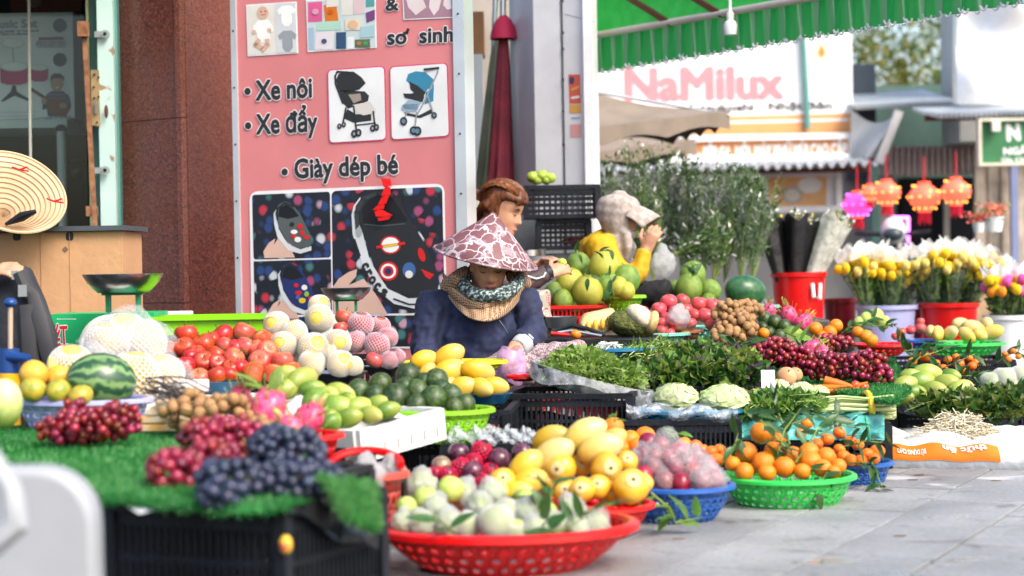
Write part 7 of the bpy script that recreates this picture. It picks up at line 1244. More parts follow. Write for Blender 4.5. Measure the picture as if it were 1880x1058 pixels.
def sacktext(body, u0, u1, vlo, h):
    me = textmesh(body, WHITE, .03); co = np.empty(len(me.vertices) * 3); me.vertices.foreach_get('co', co); co = co.reshape(-1, 3); mn, mx = co[:, 0].min(), co[:, 0].max(); out = []
    for x, y, z in co: p = band(u1 - (x - mn) / (mx - mn) * (u1 - u0), vlo - y / .7 * h + h, .009); out += list(p - t.location)   # printed upside down, as the sack lies
    me.vertices.foreach_set('co', out); me.update(); ob('lettering', me, t)
sacktext('SỬ DỤNG CHO', .12, .37, .45, .28); sacktext('thức ăn', .52, .9, .62, .3)
t2 = thing('white_roots', 'heap of thin white roots on the sack', 'roots', V(1755, 800, 7.55)); mb = MB()
for _ in range(900):
    a_ = R.uniform(0, 6.28); q_ = math.sqrt(R.random()); px_ = 1757 + 80 * q_ * math.cos(a_); h_ = 48 * (1 - q_ * q_); c = V(px_, 809 - R.random() * 1.1 * h_, 7.36 + .1 * q_ * math.sin(a_)); w2 = Vector((R.gauss(0, .022), R.gauss(0, .018), R.gauss(0, .012))); mb.tube([c - w2, c + Vector((R.gauss(0, .006), 0, R.gauss(.004, .006))), c + w2], .0021, 4, cap=False)
part(t2, 'roots', mb, pm('root_white', (.66, .62, .50), .6, col2=(.50, .42, .28), scale=40))['kind'] = 'stuff'
rbox('sack_bale', 'white bundle inside the sack behind the roots', 'bundle', Zp(1800, 830, 0) + Vector((0, .25, 0)), (.75, .3, .07), 0, SACK, .03, 'cloth')
# ================================================================== crates by the pillar
rbox('metal_table', 'grey metal table behind the women under the crates', 'table', (V(1030, 470, 10.3).x, 10.45, 0), (.42, .4, V(1030, 462, 10.3).z - .01), 0, plain('table_grey', (.22, .24, .25), .4), .01, 'top')
crate('black crate on top by the white pillar, holding green tomatoes', V(1098, 400, 10.15), S(132, 10.15), .3, S(58, 10.15), rz=0, nb=12, rails=4); crate('black crate below the top one by the pillar, with red fruit inside', V(1082, 458, 10.2), S(92, 10.2), .3, S(52, 10.2), rz=0, nb=9, rails=4)
heap('tomato', [(1040, 444, 8), (1052, 442, 8), (1062, 445, 8), (1072, 443, 8), (1056, 450, 7)], 10.35, 'red fruit', 'in lower black crate', 'fruit', 'red fruit in the lower crate', 0, name='tomato')
GT = pm('green_tomato', (.30, .44, .06), .3, col2=(.42, .52, .12), scale=3, rnd=.1, coat=.2); kind('green_tomato', lump('green_tomato', GT, (1, 1, .85), .06, 3), [('calyx', calyx(.78, .3, STEMG))])
heap('green_tomato', [(978, 325, 12), (995, 322, 12), (1010, 327, 11), (987, 330, 11), (1003, 331, 10)], 10.25, 'light green fruit', 'on top black crate', 'fruit', 'green fruits on the top crate', 0)
t = thing('white_bowl', 'pale bowl and pot on the table behind the woman', 'bowl', V(980, 500, 9.6)); mb = MB(); mb.lathe([(.06, -.05), (.085, .02), (.088, .022)], 22, V(985, 478, 9.7)); part(t, 'bowl', mb, plain('bowl_pale', (.62, .64, .68), .3)); mb = MB(); mb.lathe([(.09, -.09), (.09, .03), (.095, .035)], 22, V(970, 470, 10.0)); part(t, 'pot', mb, STEEL)
wallbox('grey_cabinet', 'grey metal cabinet beside the lower black crate', 'cabinet', 940, 990, 395, 520, 10.6, .2, plain('cabinet_grey', (.20, .22, .23), .4), 'body')
# ================================================================== flowers at the back
GRF = leafm('spray_green', (.03, .075, .02), (.08, .14, .045), .3); GRF2 = leafm('spray_grey', (.07, .13, .05), (.13, .20, .09), .3); BUD = plain('bud_white', (.70, .70, .66)); CLR = film('sleeve_clear', (.50, .54, .55), -.13, .12)
def bouquet(label, xb, yb, xt, yt, d, wpx, mats, n=650, ln=.035, sleeve=CLR, group='tall flower sprays'):
    a, b = V(xb, yb, d), V(xt, yt, d + .1); ax = b - a; t = thing('flower_spray', label, 'flowers', a, group=group); P, D, Ln, Mi = [], [], [], []; mb = MB(); rw = S(wpx, d)
    for k in range(16):
        e = b + Vector((R.gauss(0, .5) * rw, R.gauss(0, .5) * rw, R.uniform(-.25, .05) * ax.length)); m_ = a.lerp(e, .5) + Vector((R.gauss(0, .02), R.gauss(0, .02), 0)); mb.tube([a, m_, e], [.003, .0025, .0012], 4)
        for _ in range(n // 16):
            s = R.uniform(.25, 1.0); p = a.lerp(e, s) + Vector((R.gauss(0, .02), R.gauss(0, .02), R.gauss(0, .02))); P.append(p - a); D.append(ax.normalized() * .8 + Vector((R.gauss(0, .7), R.gauss(0, .7), R.gauss(0, .4)))); Ln.append(ln * R.uniform(.5, 1.3)); Mi.append(R.choices((0, 1, 2), (6, 2.4, .5))[0])
    part(t, 'stems', mb, STEMG); ob('foliage', scatter_mesh('foliage', P, D, Ln, mats, Mi, .3), t)['kind'] = 'stuff'
    if sleeve:
        mb = MB(); x_, y_ = basis(ax); mb.grid(lambda u, v: a + ax * (v * .82) + (x_ * math.cos(u * 6.2832) + y_ * math.sin(u * 6.2832)) * (rw * (.12 + .8 * v) * (1 + .12 * math.sin(u * 31))), 36, 5); part(t, 'sleeve', mb, sleeve)
    return t
sp_ = [(1150, 520, 1110, 285, 11.3), (1180, 520, 1165, 270, 11.6), (1220, 520, 1215, 275, 11.4), (1255, 520, 1262, 290, 11.3), (1290, 520, 1300, 310, 11.2), (1330, 520, 1345, 305, 11.2), (1360, 520, 1375, 320, 11.0), (1380, 520, 1405, 330, 11.1), (1235, 470, 1310, 430, 10.6), (1130, 500, 1130, 330, 11.8), (1200, 520, 1195, 330, 11.0), (1310, 520, 1325, 380, 10.9), (1275, 520, 1240, 350, 11.5)]
nm = ['leftmost tall', 'second tall', 'third tall', 'fourth tall', 'fifth tall', 'sixth tall', 'seventh tall', 'rightmost tall']
for i, (xb, yb, xt, yt, d) in enumerate(sp_): bouquet('%s grey green flower spray in clear sleeve behind the capped woman' % nm[i] if i < 8 else ('white flowered spray leaning right in front of the tall ones', 'low spray hidden right behind the white cap', 'short spray just right of the raised hand', 'short spray low between sixth and seventh tall ones', 'rear spray leaning left among the tall ones')[i - 8], xb, yb, xt, yt, d, 34 if i < 8 else 28, [GRF, GRF2, BUD], 1100 if i < 8 else 800, .04, CLR if i < 8 else None)
def bucket(label, xl, xr, yt, d, h, mat, handle=False, rb=.8):
    c = V((xl + xr) / 2, yt, d); r = S((xr - xl) / 2, d); t = thing('flower_bucket', label, 'bucket', (c.x, c.y, c.z - h), group='flower buckets'); mb = MB(); mb.lathe([(.001, .005), (r * rb, 0), (r * .97, h), (r * 1.04, h), (r * 1.04, h - .025), (r * .98, h - .03), (r * .99, h), (r * .93, h), (r * rb * .97, .01), (.001, .012)], 40); ob('pail', mb.mesh('pail', mat, True, 40), t)
    if handle: mb = MB(); mb.tube([(-.0 + r * .35, -r * .93, h * .88), (r * .38, -r * 1.02, h * .74), (r * .62, -r * .92, h * .72), (r * .66, -r * .80, h * .88)], .012, 8); ob('handle', mb.mesh('handle', WHITE), t)
    return t
bucket('tall red bucket full of black flower sleeves', 1416, 1516, 500, 11.4, .56, RED, True); bucket('dark red bucket in shade between red and lilac buckets', 1512, 1572, 548, 11.9, .45, pl_('dark_red_plastic', (.16, .008, .014))); bucket('lilac bucket holding yellow flowers', 1572, 1682, 560, 11.5, .42, LIL); bucket('red bucket with white labels holding yellow flowers', 1688, 1795, 556, 11.5, .42, RED); bucket('white bucket of orange flowers at the right edge', 1806, 1906, 578, 11.0, .45, plain('bucket_white', (.66, .66, .66), .4))
t = bucket('dark red bucket behind the right red bucket', 1672, 1700, 562, 11.9, .4, pl_('dark_red_plastic', (.16, .008, .014)))
BLK = pm('black_sleeve', (.012, .012, .014), .3, bump=.4, bscale=12)
for i in range(8):
    xb = 1430 + i * 10; xt = 1402 + i * 21 + R.uniform(-5, 5); d = 11.35 + .08 * (i % 3); a, b = V(xb, 505, d), V(xt, 398 + 8 * (i % 3), d); t = thing('wrapped_bouquet', 'black wrapped bouquet, %s in the tall red bucket' % ('leftmost' if i == 0 else 'rightmost' if i == 7 else ORD[i] + ' from left'), 'bouquet', a, group='black wrapped bouquets'); ax = b - a; mb = MB(); x_, y_ = basis(ax); rr = S(19, d)
    mb.grid(lambda u, v: a - ax * .2 + ax * (1.2 + .07 * math.sin(u * 19 + i)) * v + (x_ * math.cos(u * 6.2832) + y_ * math.sin(u * 6.2832)) * rr * (.45 + .65 * v) * (1 + .08 * math.sin(u * 25)), 30, 5); part(t, 'sleeve', mb, BLK if i < 6 else film('patterned_sleeve', (.55, .56, .5), .6, .3)); P = [b + Vector((R.gauss(0, .4) * rr, R.gauss(0, .4) * rr, R.uniform(-.05, .03))) - a for _ in range(90)]; ob('blooms', scatter_mesh('blooms', P, [(R.gauss(0, 1), R.gauss(0, 1), 1) for _ in P], [R.uniform(.015, .035) for _ in P], [BUD, GRF2, plain('bud_yellow', (.55, .42, .12))], [R.choice((0, 0, 1, 1, 2)) for _ in P], .5), t)['kind'] = 'stuff'
YEL = [plain('chrysanthemum', (.74, .48, .05), .6), plain('chrysanthemum_pale', (.76, .60, .20), .6)]; SLV = film('sleeve_white', (.82, .83, .84), .55, .35)
def sheaf(label, xb, yb, xt, yt, d, wpx, cols, group, paper=True):
    a, b = V(xb, yb, d), V(xt, yt, d); ax = b - a; t = thing('flower_sheaf', label, 'flowers', a, group=group); rw = S(wpx, d); mb = MB(); P, D, Ln = [], [], []
    for k in range(24):
        e = a + ax * R.uniform(.58, .84) + Vector((R.gauss(0, .55) * rw, R.gauss(-.2, .5) * rw, 0)); mb.tube([a + Vector((R.gauss(0, .01), 0, 0)), e], .0035, 4); c = e; bm = MB(); bm.ell((0, 0, 0), (.026, .026, .03), nu=10, nv=7, fn=lambda dv: 1 + .12 * math.sin(8 * math.atan2(dv.y, dv.x))); o = ob('bloom', None or bm.mesh('bloom', R.choice(cols)), t, c - a)
        for _ in range(14): s = R.uniform(.1, .9); p = a.lerp(e, s); P.append(p - a + Vector((R.gauss(0, .01), R.gauss(0, .01), 0))); D.append((R.gauss(0, 1), R.gauss(0, 1), R.uniform(.2, 1))); Ln.append(R.uniform(.03, .06))
    part(t, 'stems', mb, STEMG); ob('foliage', scatter_mesh('foliage', P, D, Ln, [LEAFD, LEAFM], [R.random() < .4 for _ in P], .3), t)['kind'] = 'stuff'; x_, y_ = basis(ax)
    if paper:
        mb = MB(); mb.grid(lambda u, v: a + ax * (.80 + .2 * v) + (x_ * math.cos(u * 6.2832) + y_ * math.sin(u * 6.2832)) * rw * (.86 + .28 * v) * (1 + .1 * math.sin(u * 38 + v)) + Vector((0, 0, .015 * math.sin(u * 50) * v)), 44, 5); part(t, 'paper_collar', mb, SLV); mb = MB(); mb.grid(lambda u, v: a + ax * .68 * v + (x_ * math.cos(u * 6.2832) + y_ * math.sin(u * 6.2832)) * rw * (.35 + .55 * v), 24, 3); part(t, 'sleeve', mb, CLR)
    return t
for i in range(4): sheaf('yellow flower sheaf in white paper, %s of the lilac bucket' % ('leftmost', 'second', 'third', 'rightmost')[i], 1598 + i * 18, 580, 1556 + i * 40, 448 + (4, 0, 8, 34)[i], 11.45 + .1 * (i % 2), 30, YEL, 'yellow sheaves in the lilac bucket')
for i in range(5): sheaf('yellow flower sheaf in white paper, %s of the labelled red bucket' % ('leftmost', 'second', 'third', 'fourth', 'rightmost')[i], 1712 + i * 16, 575, 1698 + i * 32, 446 + (0, -4, -6, 2, 16)[i], 11.45 + .1 * (i % 2), 30, YEL, 'yellow sheaves in the red bucket')
for i in range(3): sheaf('orange and yellow flower sheaf, %s in the white bucket' % ('left', 'middle', 'right')[i], 1835 + i * 20, 600, 1828 + i * 28, 490 - 4 * i, 10.95, 24, [plain('gerbera_orange', (.74, .26, .04), .6), YEL[0], plain('gerbera_pink', (.6, .1, .35), .6)], 'sheaves in the white bucket')
t = wallbox('wooden_pedestal', 'square wooden pedestal carrying two white flower pots', 'pedestal', 1788, 1850, 428, 620, 13.6, .3, pm('pale_wood', (.42, .29, .18), .7, var=.2), 'post'); t.location.z = 0
for lab, x, y, r_, col in (('larger white pot of pink flowers on the wooden pedestal', 1824, 400, 20, (.70, .22, .14)), ('smaller white pot of pink flowers left on the pedestal', 1797, 410, 13, (.66, .16, .14))):
    d = 13.55; c = V(x, y, d); k = S(r_, d); t = thing('flower_pot', lab, 'flower pot', c - Vector((0, 0, k * 1.3)), group='pots on the pedestal'); mb = MB(); mb.lathe([(k * .7, -k * 1.3), (k * .95, k * .1), (k * 1.02, k * .15), (k * .9, k * .15)], 24, c, close=True); part(t, 'pot', mb, WHITE); P = [Vector((R.gauss(0, .6) * k * 1.3, R.gauss(0, .6) * k, abs(R.gauss(.7, .35)) * k)) + Vector((0, 0, k * 1.3)) for _ in range(150)]; ob('blooms', scatter_mesh('blooms', P, [(R.gauss(0, 1), R.gauss(0, 1), R.gauss(.4, 1)) for _ in P], [R.uniform(.02, .04) for _ in P], [plain('geranium_%d' % x, col, .6), LEAFM], [R.random() < .25 for _ in P], .7), t)['kind'] = 'stuff'
# ================================================================== people
def interp(x, xs, ys):
    return float(np.interp(x, xs, ys))
HZ = [-.118, -.108, -.09, -.07, -.05, -.03, 0, .03, .06, .09, .108, .118]
HF = [.055, .078, .084, .083, .084, .083, .080, .090, .088, .072, .045, .004]
HB = [-.01, .01, .035, .055, .072, .083, .094, .098, .095, .078, .048, .004]
HW = [.018, .036, .048, .056, .062, .066, .070, .073, .073, .062, .040, .004]
def head(mb, c, yaw, pitch, roll=0, k=1.0):
    """a head with brow, eye hollows, nose, lips and chin; looks to -Y before turning"""
    M = Matrix.Rotation(yaw, 3, 'Z') @ Matrix.Rotation(roll, 3, 'Y') @ Matrix.Rotation(pitch, 3, 'X'); nz, na = 64, 56; vs = []; fs = []
    for i in range(nz):
        z = -.118 + .236 * (i / (nz - 1)); f, b, w = interp(z, HZ, HF), interp(z, HZ, HB), interp(z, HZ, HW); cy = (b - f) / 2; hy = (b + f) / 2
        for j in range(na):
            a = 2 * math.pi * j / na; x = w * math.sin(a) * (1 if abs(math.cos(a)) < .99 else 1); y = cy - hy * math.cos(a)
            if math.cos(a) > 0:
                nose = interp(z, [-.06, -.05, -.043, -.033, -.018, 0, .02, .035], [0, .004, .015, .025, .018, .011, .004, 0]) * math.exp(-(x / (.012 + .006 * max(0, 1 - abs(z + .038) / .015))) ** 2)
                lips = .006 * (math.exp(-((z + .063) / .006) ** 2) + math.exp(-((z + .076) / .007) ** 2)) * math.exp(-(x / .019) ** 2); chin = .005 * math.exp(-((z + .102) / .012) ** 2 - (x / .02) ** 2); eye = -.009 * math.exp(-((z - .002) / .012) ** 2) * math.exp(-((abs(x) - .031) / .015) ** 2); lid = .004 * math.exp(-((z - .0) / .008) ** 2) * math.exp(-((abs(x) - .031) / .010) ** 2); cheek = .004 * math.exp(-((z + .03) / .02) ** 2 - ((abs(x) - .042) / .018) ** 2)
                y -= nose + lips + chin + eye + lid + cheek
            vs.append(c + M @ (Vector((x, y, z)) * k))
    for i in range(nz - 1):
        for j in range(na): fs.append((i * na + j, i * na + (j + 1) % na, (i + 1) * na + (j + 1) % na, (i + 1) * na + j))
    fs.append(tuple(range(na - 1, -1, -1))); fs.append(tuple((nz - 1) * na + j for j in range(na))); mb.add(vs, fs)
    for s in (-1, 1):
        mb.ell(c + M @ (Vector((s * .073, .012, -.012)) * k), (.008 * k, .018 * k, .031 * k), M, 10, 8)
    return M
def facebits(t, c, M, k, lips=(.36, .10, .09), brow=(.03, .02, .018)):
    for s in (-1, 1):
        mb = MB(); mb.tube([c + M @ (Vector((s * .016, -.0845, .018)) * k), c + M @ (Vector((s * .032, -.083, .024)) * k), c + M @ (Vector((s * .048, -.071, .018)) * k)], [.002 * k, .003 * k, .0015 * k], 6); part(t, 'eyebrow', mb, plain('brow', brow, .8)); mb = MB(); mb.tube([c + M @ (Vector((s * .019, -.0765, -.003)) * k), c + M @ (Vector((s * .031, -.0775, -.006)) * k), c + M @ (Vector((s * .044, -.069, -.003)) * k)], [.0012 * k, .0022 * k, .0012 * k], 6); part(t, 'eyelid', mb, plain('lash', (.02, .015, .014), .6))
    mb = MB(); mb.tube([c + M @ (Vector((-.021, -.0785, -.069)) * k), c + M @ (Vector((-.008, -.0885, -.067)) * k), c + M @ (Vector((.008, -.0885, -.067)) * k), c + M @ (Vector((.021, -.0785, -.069)) * k)], [.002 * k, .0052 * k, .0052 * k, .002 * k], 8); part(t, 'lips', mb, plain('lips_%d' % int(lips[0] * 100), lips, .45))
def hand(mb, wrist, fwd, nrm, curl=.5, side=1, k=1.0, thumb=.6):
    """palm, four fingers of different length and a thumb on the side; nrm points out of the back of the hand"""
    f = fwd.normalized(); n = (nrm - f * nrm.dot(f)).normalized(); s = f.cross(n).normalized() * side; mb.tube([wrist - f * .03 * k, wrist, wrist + f * .045 * k, wrist + f * .085 * k], [.021 * k, .020 * k, .022 * k, .019 * k], 12, side=s, k=1.75)
    for i, (off, ln) in enumerate(((-.031, .068), (-.0105, .078), (.0105, .074), (.031, .058))):
        p = wrist + f * (.082 - .006 * abs(i - 1.3)) * k + s * off * k; d = (f + s * off * 2.2).normalized(); pts = [p - d * .02 * k]; seg = [.42, .32, .26]; ang = 0; q = p; pts.append(q)
        for m, sg in enumerate(seg):
            ang += curl * (.55, .75, .55)[m]; dd = d * math.cos(ang) - n * math.sin(ang); q = q + dd * ln * sg * k; pts.append(q)
        mb.tube(pts, [.0095 * k, .0095 * k, .0088 * k, .008 * k, .0062 * k], 8)
    p = wrist + f * .022 * k - s * .033 * k; d1 = (f * .6 - s * .75 - n * .25 * thumb).normalized(); d2 = (f * .85 - s * .25 - n * .6 * thumb).normalized(); mb.tube([p - d1 * .012 * k, p + d1 * .033 * k, p + d1 * .033 * k + d2 * .028 * k, p + d1 * .033 * k + d2 * .05 * k], [.013 * k, .0115 * k, .0095 * k, .0065 * k], 8)
CT = bpy.data.textures.new('cloth_folds', 'CLOUDS'); CT.noise_scale = .055; CT.noise_depth = 2
CT2 = bpy.data.textures.new('cloth_creases', 'MARBLE'); CT2.noise_scale = .09; CT2.turbulence = 9
def solid(parent, name, mb, mat, vox=.006, smooth=3, folds=0, world=True):
    o = part(parent, name, mb, mat, True, None); r = o.modifiers.new('skin', 'REMESH'); r.mode = 'VOXEL'; r.voxel_size = vox; r.use_smooth_shade = True; s = o.modifiers.new('soft', 'SMOOTH'); s.iterations = smooth; s.factor = .5
    if folds:
        for tx, am in ((CT, 1), (CT2, .55)): dm = o.modifiers.new('folds', 'DISPLACE'); dm.texture = tx; dm.texture_coords = 'LOCAL'; dm.strength = folds * am; dm.mid_level = .5
    return o
X = Vector((1, 0, 0)); Zv = Vector((0, 0, 1)); Yv = Vector((0, 1, 0))
NAVYC = pm('navy_fleece', (.010, .015, .045), .75, var=.25, scale=12, sheen=.05); GREYC = pm('cuff_grey', (.34, .36, .38), .8)
def floral(cols, scale, base):
    def f(N, L, co):
        v = N.new('ShaderNodeTexVoronoi'); v.inputs['Scale'].default_value = scale; L.new(co, v.inputs['Vector']); sp = N.new('ShaderNodeSeparateColor'); L.new(v.outputs['Color'], sp.inputs[0]); c = ramp(N, L, sp.outputs[1], [(i / len(cols), x) for i, x in enumerate(cols)], True); ri = N.new('ShaderNodeMath'); ri.operation = 'SINE'; mu = N.new('ShaderNodeMath'); mu.operation = 'MULTIPLY'; mu.inputs[1].default_value = 24; L.new(v.outputs['Distance'], mu.inputs[0]); L.new(mu.outputs[0], ri.inputs[0])
        ring = mixc(N, L, ramp(N, L, ri.outputs[0], [(.3, (0, 0, 0)), (.5, (1, 1, 1))]), c, (.62, .56, .50)); return mixc(N, L, ramp(N, L, v.outputs['Distance'], [(.46, (0, 0, 0)), (.52, (1, 1, 1))]), ring, base)
    return f
def camo(N, L, co):
    nz = N.new('ShaderNodeTexNoise'); nz.inputs['Scale'].default_value = 16; L.new(co, nz.inputs['Vector']); ma = N.new('ShaderNodeVectorMath'); ma.operation = 'MULTIPLY_ADD'; ma.inputs[1].default_value = (.07, .07, .07); L.new(nz.outputs['Color'], ma.inputs[0]); L.new(co, ma.inputs[2]); v = N.new('ShaderNodeTexVoronoi'); v.feature = 'DISTANCE_TO_EDGE'; v.inputs['Scale'].default_value = 17; L.new(ma.outputs[0], v.inputs['Vector']); a = noisenode(N, L, ma.outputs[0], 13, 2); b = v.outputs['Distance']; c = ramp(N, L, a, [(0, (.13, .05, .055)), (.52, (.15, .06, .066)), (.57, (.30, .22, .25)), (.62, (.22, .13, .15)), (.66, (.42, .36, .40)), (.7, (.11, .04, .045))]); ln = ramp(N, L, b, [(.022, (1, 1, 1)), (.055, (0, 0, 0))]); return mixc(N, L, ln, c, (.46, .41, .44))
def check(c1, c2, s):
    def f(N, L, co):
        ck = N.new('ShaderNodeTexChecker'); ck.inputs['Scale'].default_value = s; ck.inputs['Color1'].default_value = (*c1, 1); ck.inputs['Color2'].default_value = (*c2, 1); mp = N.new('ShaderNodeMapping'); mp.inputs['Rotation'].default_value = (.3, .5, .7); L.new(co, mp.inputs[0]); L.new(mp.outputs[0], ck.inputs['Vector']); return ck.outputs[0]
    return f
CAMO = nodemat('patterned_hat_cloth', camo, .55); SCARF = nodemat('brown_check', check((.50, .33, .19), (.09, .045, .03), 150), .85); BAND = nodemat('dark_floral_band', lambda N, L, co: ramp(N, L, noisenode(N, L, co, 75, 3), [(.42, (.018, .028, .03)), (.52, (.07, .12, .12)), (.62, (.44, .50, .48))]), .8)
PANT1 = nodemat('mauve_dotted_cloth', lambda N, L, co: mixc(N, L, ramp(N, L, noisenode(N, L, co, 14, 2), [(.60, (0, 0, 0)), (.66, (1, 1, 1))]), ramp(N, L, noisenode(N, L, co, 150, 2), [(.42, (.16, .10, .11)), (.58, (.46, .37, .38))]), (.34, .06, .10)), .85)
PANT2 = nodemat('floral_cloth', floral([(.62, .20, .14), (.42, .02, .03), (.60, .30, .22), (.06, .06, .06), (.64, .24, .2)], 26, (.30, .28, .23)), .8)
# ---- the woman under the patterned conical hat (d about 7.8)
D1 = 7.8; P1 = lambda x, y, dd=0: V(x, y, D1 + dd)
t = thing('person', 'seated woman in navy jacket and patterned conical hat, looking down', 'person', P1(880, 690)); t.location.z = 0; W1 = t
hp = P1(899, 484, -.02); mb = MB(); Mh = head(mb, hp, rad(4), rad(24), 0, 1.02)
mb.tube([P1(893, 500, .04), P1(888, 545, .06)], [.055, .062], 14); mb.tube([P1(888, 530, .08), P1(880, 580, .08), P1(872, 640, .08), P1(868, 720, .1)], [.08, .115, .12, .13], 18, side=X, k=1.4)
shL, shR = P1(800, 556, .06), P1(962, 552, .06); elL, elR = P1(778, 640, -.02), P1(978, 612, 0); wrL, wrR = P1(800, 700, -.25), P1(946, 642, -.14)
mb.tube([shL, elL, wrL], [.045, .036, .024], 12); mb.tube([shR, elR, wrR], [.045, .036, .024], 12); hand(mb, wrR, (P1(932, 672, -.22) - wrR), Vector((.2, -.8, .5)), .7, 1, .95); hand(mb, wrL, Vector((.6, -.3, -.5)), Vector((0, -.5, .8)), .6, -1, .95)
hipL, hipR = P1(830, 725, .08), P1(915, 715, .05); mb.tube([hipR, P1(1050, 650, -.1), P1(1000, 800, -.18)], [.07, .05, .035], 12); mb.tube([hipL, P1(760, 690, -.15), P1(800, 800, -.2)], [.07, .05, .035], 12)
solid(t, 'body', mb, SKIN2, .0055, 3); facebits(t, hp, Mh, 1.02, (.25, .075, .065))
mb = MB(); mb.tube([P1(890, 536, .07), P1(884, 556, .08), P1(878, 600, .08), P1(872, 650, .08), P1(868, 725, .1)], [.075, .115, .135, .142, .15], 22, side=X, k=1.38)
mb.ell(P1(812, 562, .07), (.07, .075, .065)); mb.ell(P1(955, 558, .07), (.065, .075, .065)); mb.tube([P1(815, 556, .06), shL, P1(786, 600, .02), elL, P1(790, 672, -.14)], [.06, .075, .068, .062, .045], 14); mb.tube([P1(950, 552, .06), shR, P1(974, 585, .03), elR, P1(962, 630, -.08)], [.06, .066, .06, .056, .044], 14)
solid(t, 'jacket', mb, NAVYC, .009, 2, .026)
mb = MB(); mb.tube([P1(966, 627, -.06), P1(950, 640, -.12)], [.047, .040], 14); solid(t, 'sleeve_cuff', mb, GREYC, .007, 2, .004)
mb = MB(); z1 = [P1(916, 588, -.10), P1(925, 600, -.10), P1(932, 612, -.09)]; mb.tube(z1, .003, 5); part(t, 'pocket_zip', mb, plain('zip_dark', (.05, .06, .09), .4))
mb = MB(); mb.tube([hipR, P1(985, 668, -.05), P1(1052, 648, -.1), P1(1030, 720, -.15), P1(1000, 800, -.18)], [.10, .085, .066, .06, .055], 14); mb.tube([hipL, P1(760, 690, -.15), P1(800, 800, -.2)], [.10, .07, .055], 14); mb.ell(P1(872, 715, .1), (.17, .13, .1)); mb.tube([P1(880, 690, -.05), P1(930, 672, -.1), P1(965, 660, -.1)], [.05, .07, .06], 12); solid(t, 'trousers', mb, PANT1, .009, 2, .018)
# scarf: a draped cowl with a pointed bib
def bib(u, v):
    a = (u - .5) * 2; top = P1(890 + 76 * a, 546 - 44 * a * a, -.10 + .16 * abs(a) ** 1.5); bot = P1(892 + 78 * a, 592 - 66 * a * a - 4 * a, -.165 + .23 * abs(a) ** 1.6); p = top.lerp(bot, v); return p + Vector((0, -.012 * math.sin(v * 9 + a * 3), .004 * math.sin(v * 14 + a * 5)))
mb = MB(); mb.grid(bib, 40, 16); o = part(t, 'scarf', mb, SCARF, True, None); sm = o.modifiers.new('t', 'SOLIDIFY'); sm.thickness = .006
mb = MB(); mb.tube([P1(818, 528, .06), P1(840, 512, -.02), P1(856, 500, .06)], [.03, .035, .03], 12); solid(t, 'scarf_fold', mb, SCARF, .007, 2, .008); mb = MB(); mb.tube([P1(965, 520, .06), P1(952, 512, .0), P1(938, 505, .05)], [.03, .04, .03], 12); solid(t, 'scarf_fold', mb, SCARF, .007, 2, .008)
mb = MB(); ring = []
for k in range(28): a = 2 * math.pi * k / 24; ring.append(P1(902 + 52 * math.cos(a), 512 + 32 * math.sin(a) * (1 if math.sin(a) > 0 else .6) - 4 * math.cos(a), -.125 * math.sin(a) if math.sin(a) > 0 else .06))
mb.tube(ring, .028, 10); solid(t, 'neck_band', mb, BAND, .007, 2, .008)
hx = P1(891, 473, .0); ap = P1(908, 392, .04); ax = (ap - hx); ax = Vector((ax.x, -.026, ax.z)); ht = cone_hat('patterned maroon and white conical hat worn by the seated woman', hx, ax, .214, .188, CAMO, False)
mb = MB(); mb.tube([P1(862, 488, -.05), P1(858, 510, -.03), P1(870, 528, -.06)], .003, 5); part(ht, 'chin_strap', mb, BLACKP)
t = thing('purple_bag', 'thin mauve plastic bag held open in the seated woman\'s hand', 'plastic bag', P1(938, 700, -.25)); mb = MB(); PURP = film('mauve_film', (.50, .30, .52), .62, .3); mb.grid(lambda u, v: P1(938, 640 + 62 * v, -.22) + Vector((math.cos(u * 6.2832), math.sin(u * 6.2832), 0)) * (.036 + .022 * math.sin(v * 2.6)) * (1 + .14 * math.sin(u * 25 + v * 5)) + Vector((0, 0, .012 * math.sin(u * 12.6))), 40, 12); part(t, 'film', mb, PURP)
basket('small red dish beside the mauve bag', 936, 986, 690, 7.4, .02, RED, 2, 16, .7, holes=False, name='dish', cat='dish')
# ---- the woman in profile behind her (d about 8.8)
D2 = 8.85; P2 = lambda x, y, dd=0: V(x, y, D2 + dd); JACK = pm('plum_brown_jacket', (.045, .026, .030), .6, var=.25, scale=10); HAIR = pm('auburn_hair', (.06, .018, .007), .5, col2=(.19, .065, .022), scale=3, lo=.4, hi=.75)
N_ = HAIR.node_tree.nodes; L_ = HAIR.node_tree.links
nz_ = [n for n in N_ if n.type == 'TEX_NOISE'][0]; mp_ = N_.new('ShaderNodeMapping'); mp_.inputs['Scale'].default_value = (30, 30, 6); L_.new(nz_.inputs['Vector'].links[0].from_socket, mp_.inputs[0]); L_.new(mp_.outputs[0], nz_.inputs['Vector'])
t = thing('person', 'woman with auburn hair in profile peeling fruit behind the conical hat', 'person', P2(900, 690)); t.location.z = 0; W2 = t
hp = P2(921, 384); mb = MB(); k2 = 1.07; Mh = head(mb, hp, rad(74), rad(19), 0, k2)
mb.tube([P2(912, 410, .02), P2(905, 455, .04)], [.05, .06], 14); mb.tube([P2(903, 455, .05), P2(898, 520, .06), P2(900, 620, .08)], [.07, .115, .13], 18, side=Yv, k=1.2)
wR2 = P2(1012, 500, -.10); wL2 = P2(992, 486, .06); mb.tube([P2(905, 470, -.12), P2(935, 545, -.15), wR2], [.045, .036, .024], 12); mb.tube([P2(905, 470, .18), P2(950, 530, .2), wL2], [.045, .036, .024], 12)
hand(mb, wR2, P2(1044, 488, -.04) - wR2, Vector((.1, -.75, .5)), .55, 1, .95); hand(mb, wL2, P2(1030, 476, .02) - wL2, Vector((-.1, .4, .8)), .6, -1, .95)
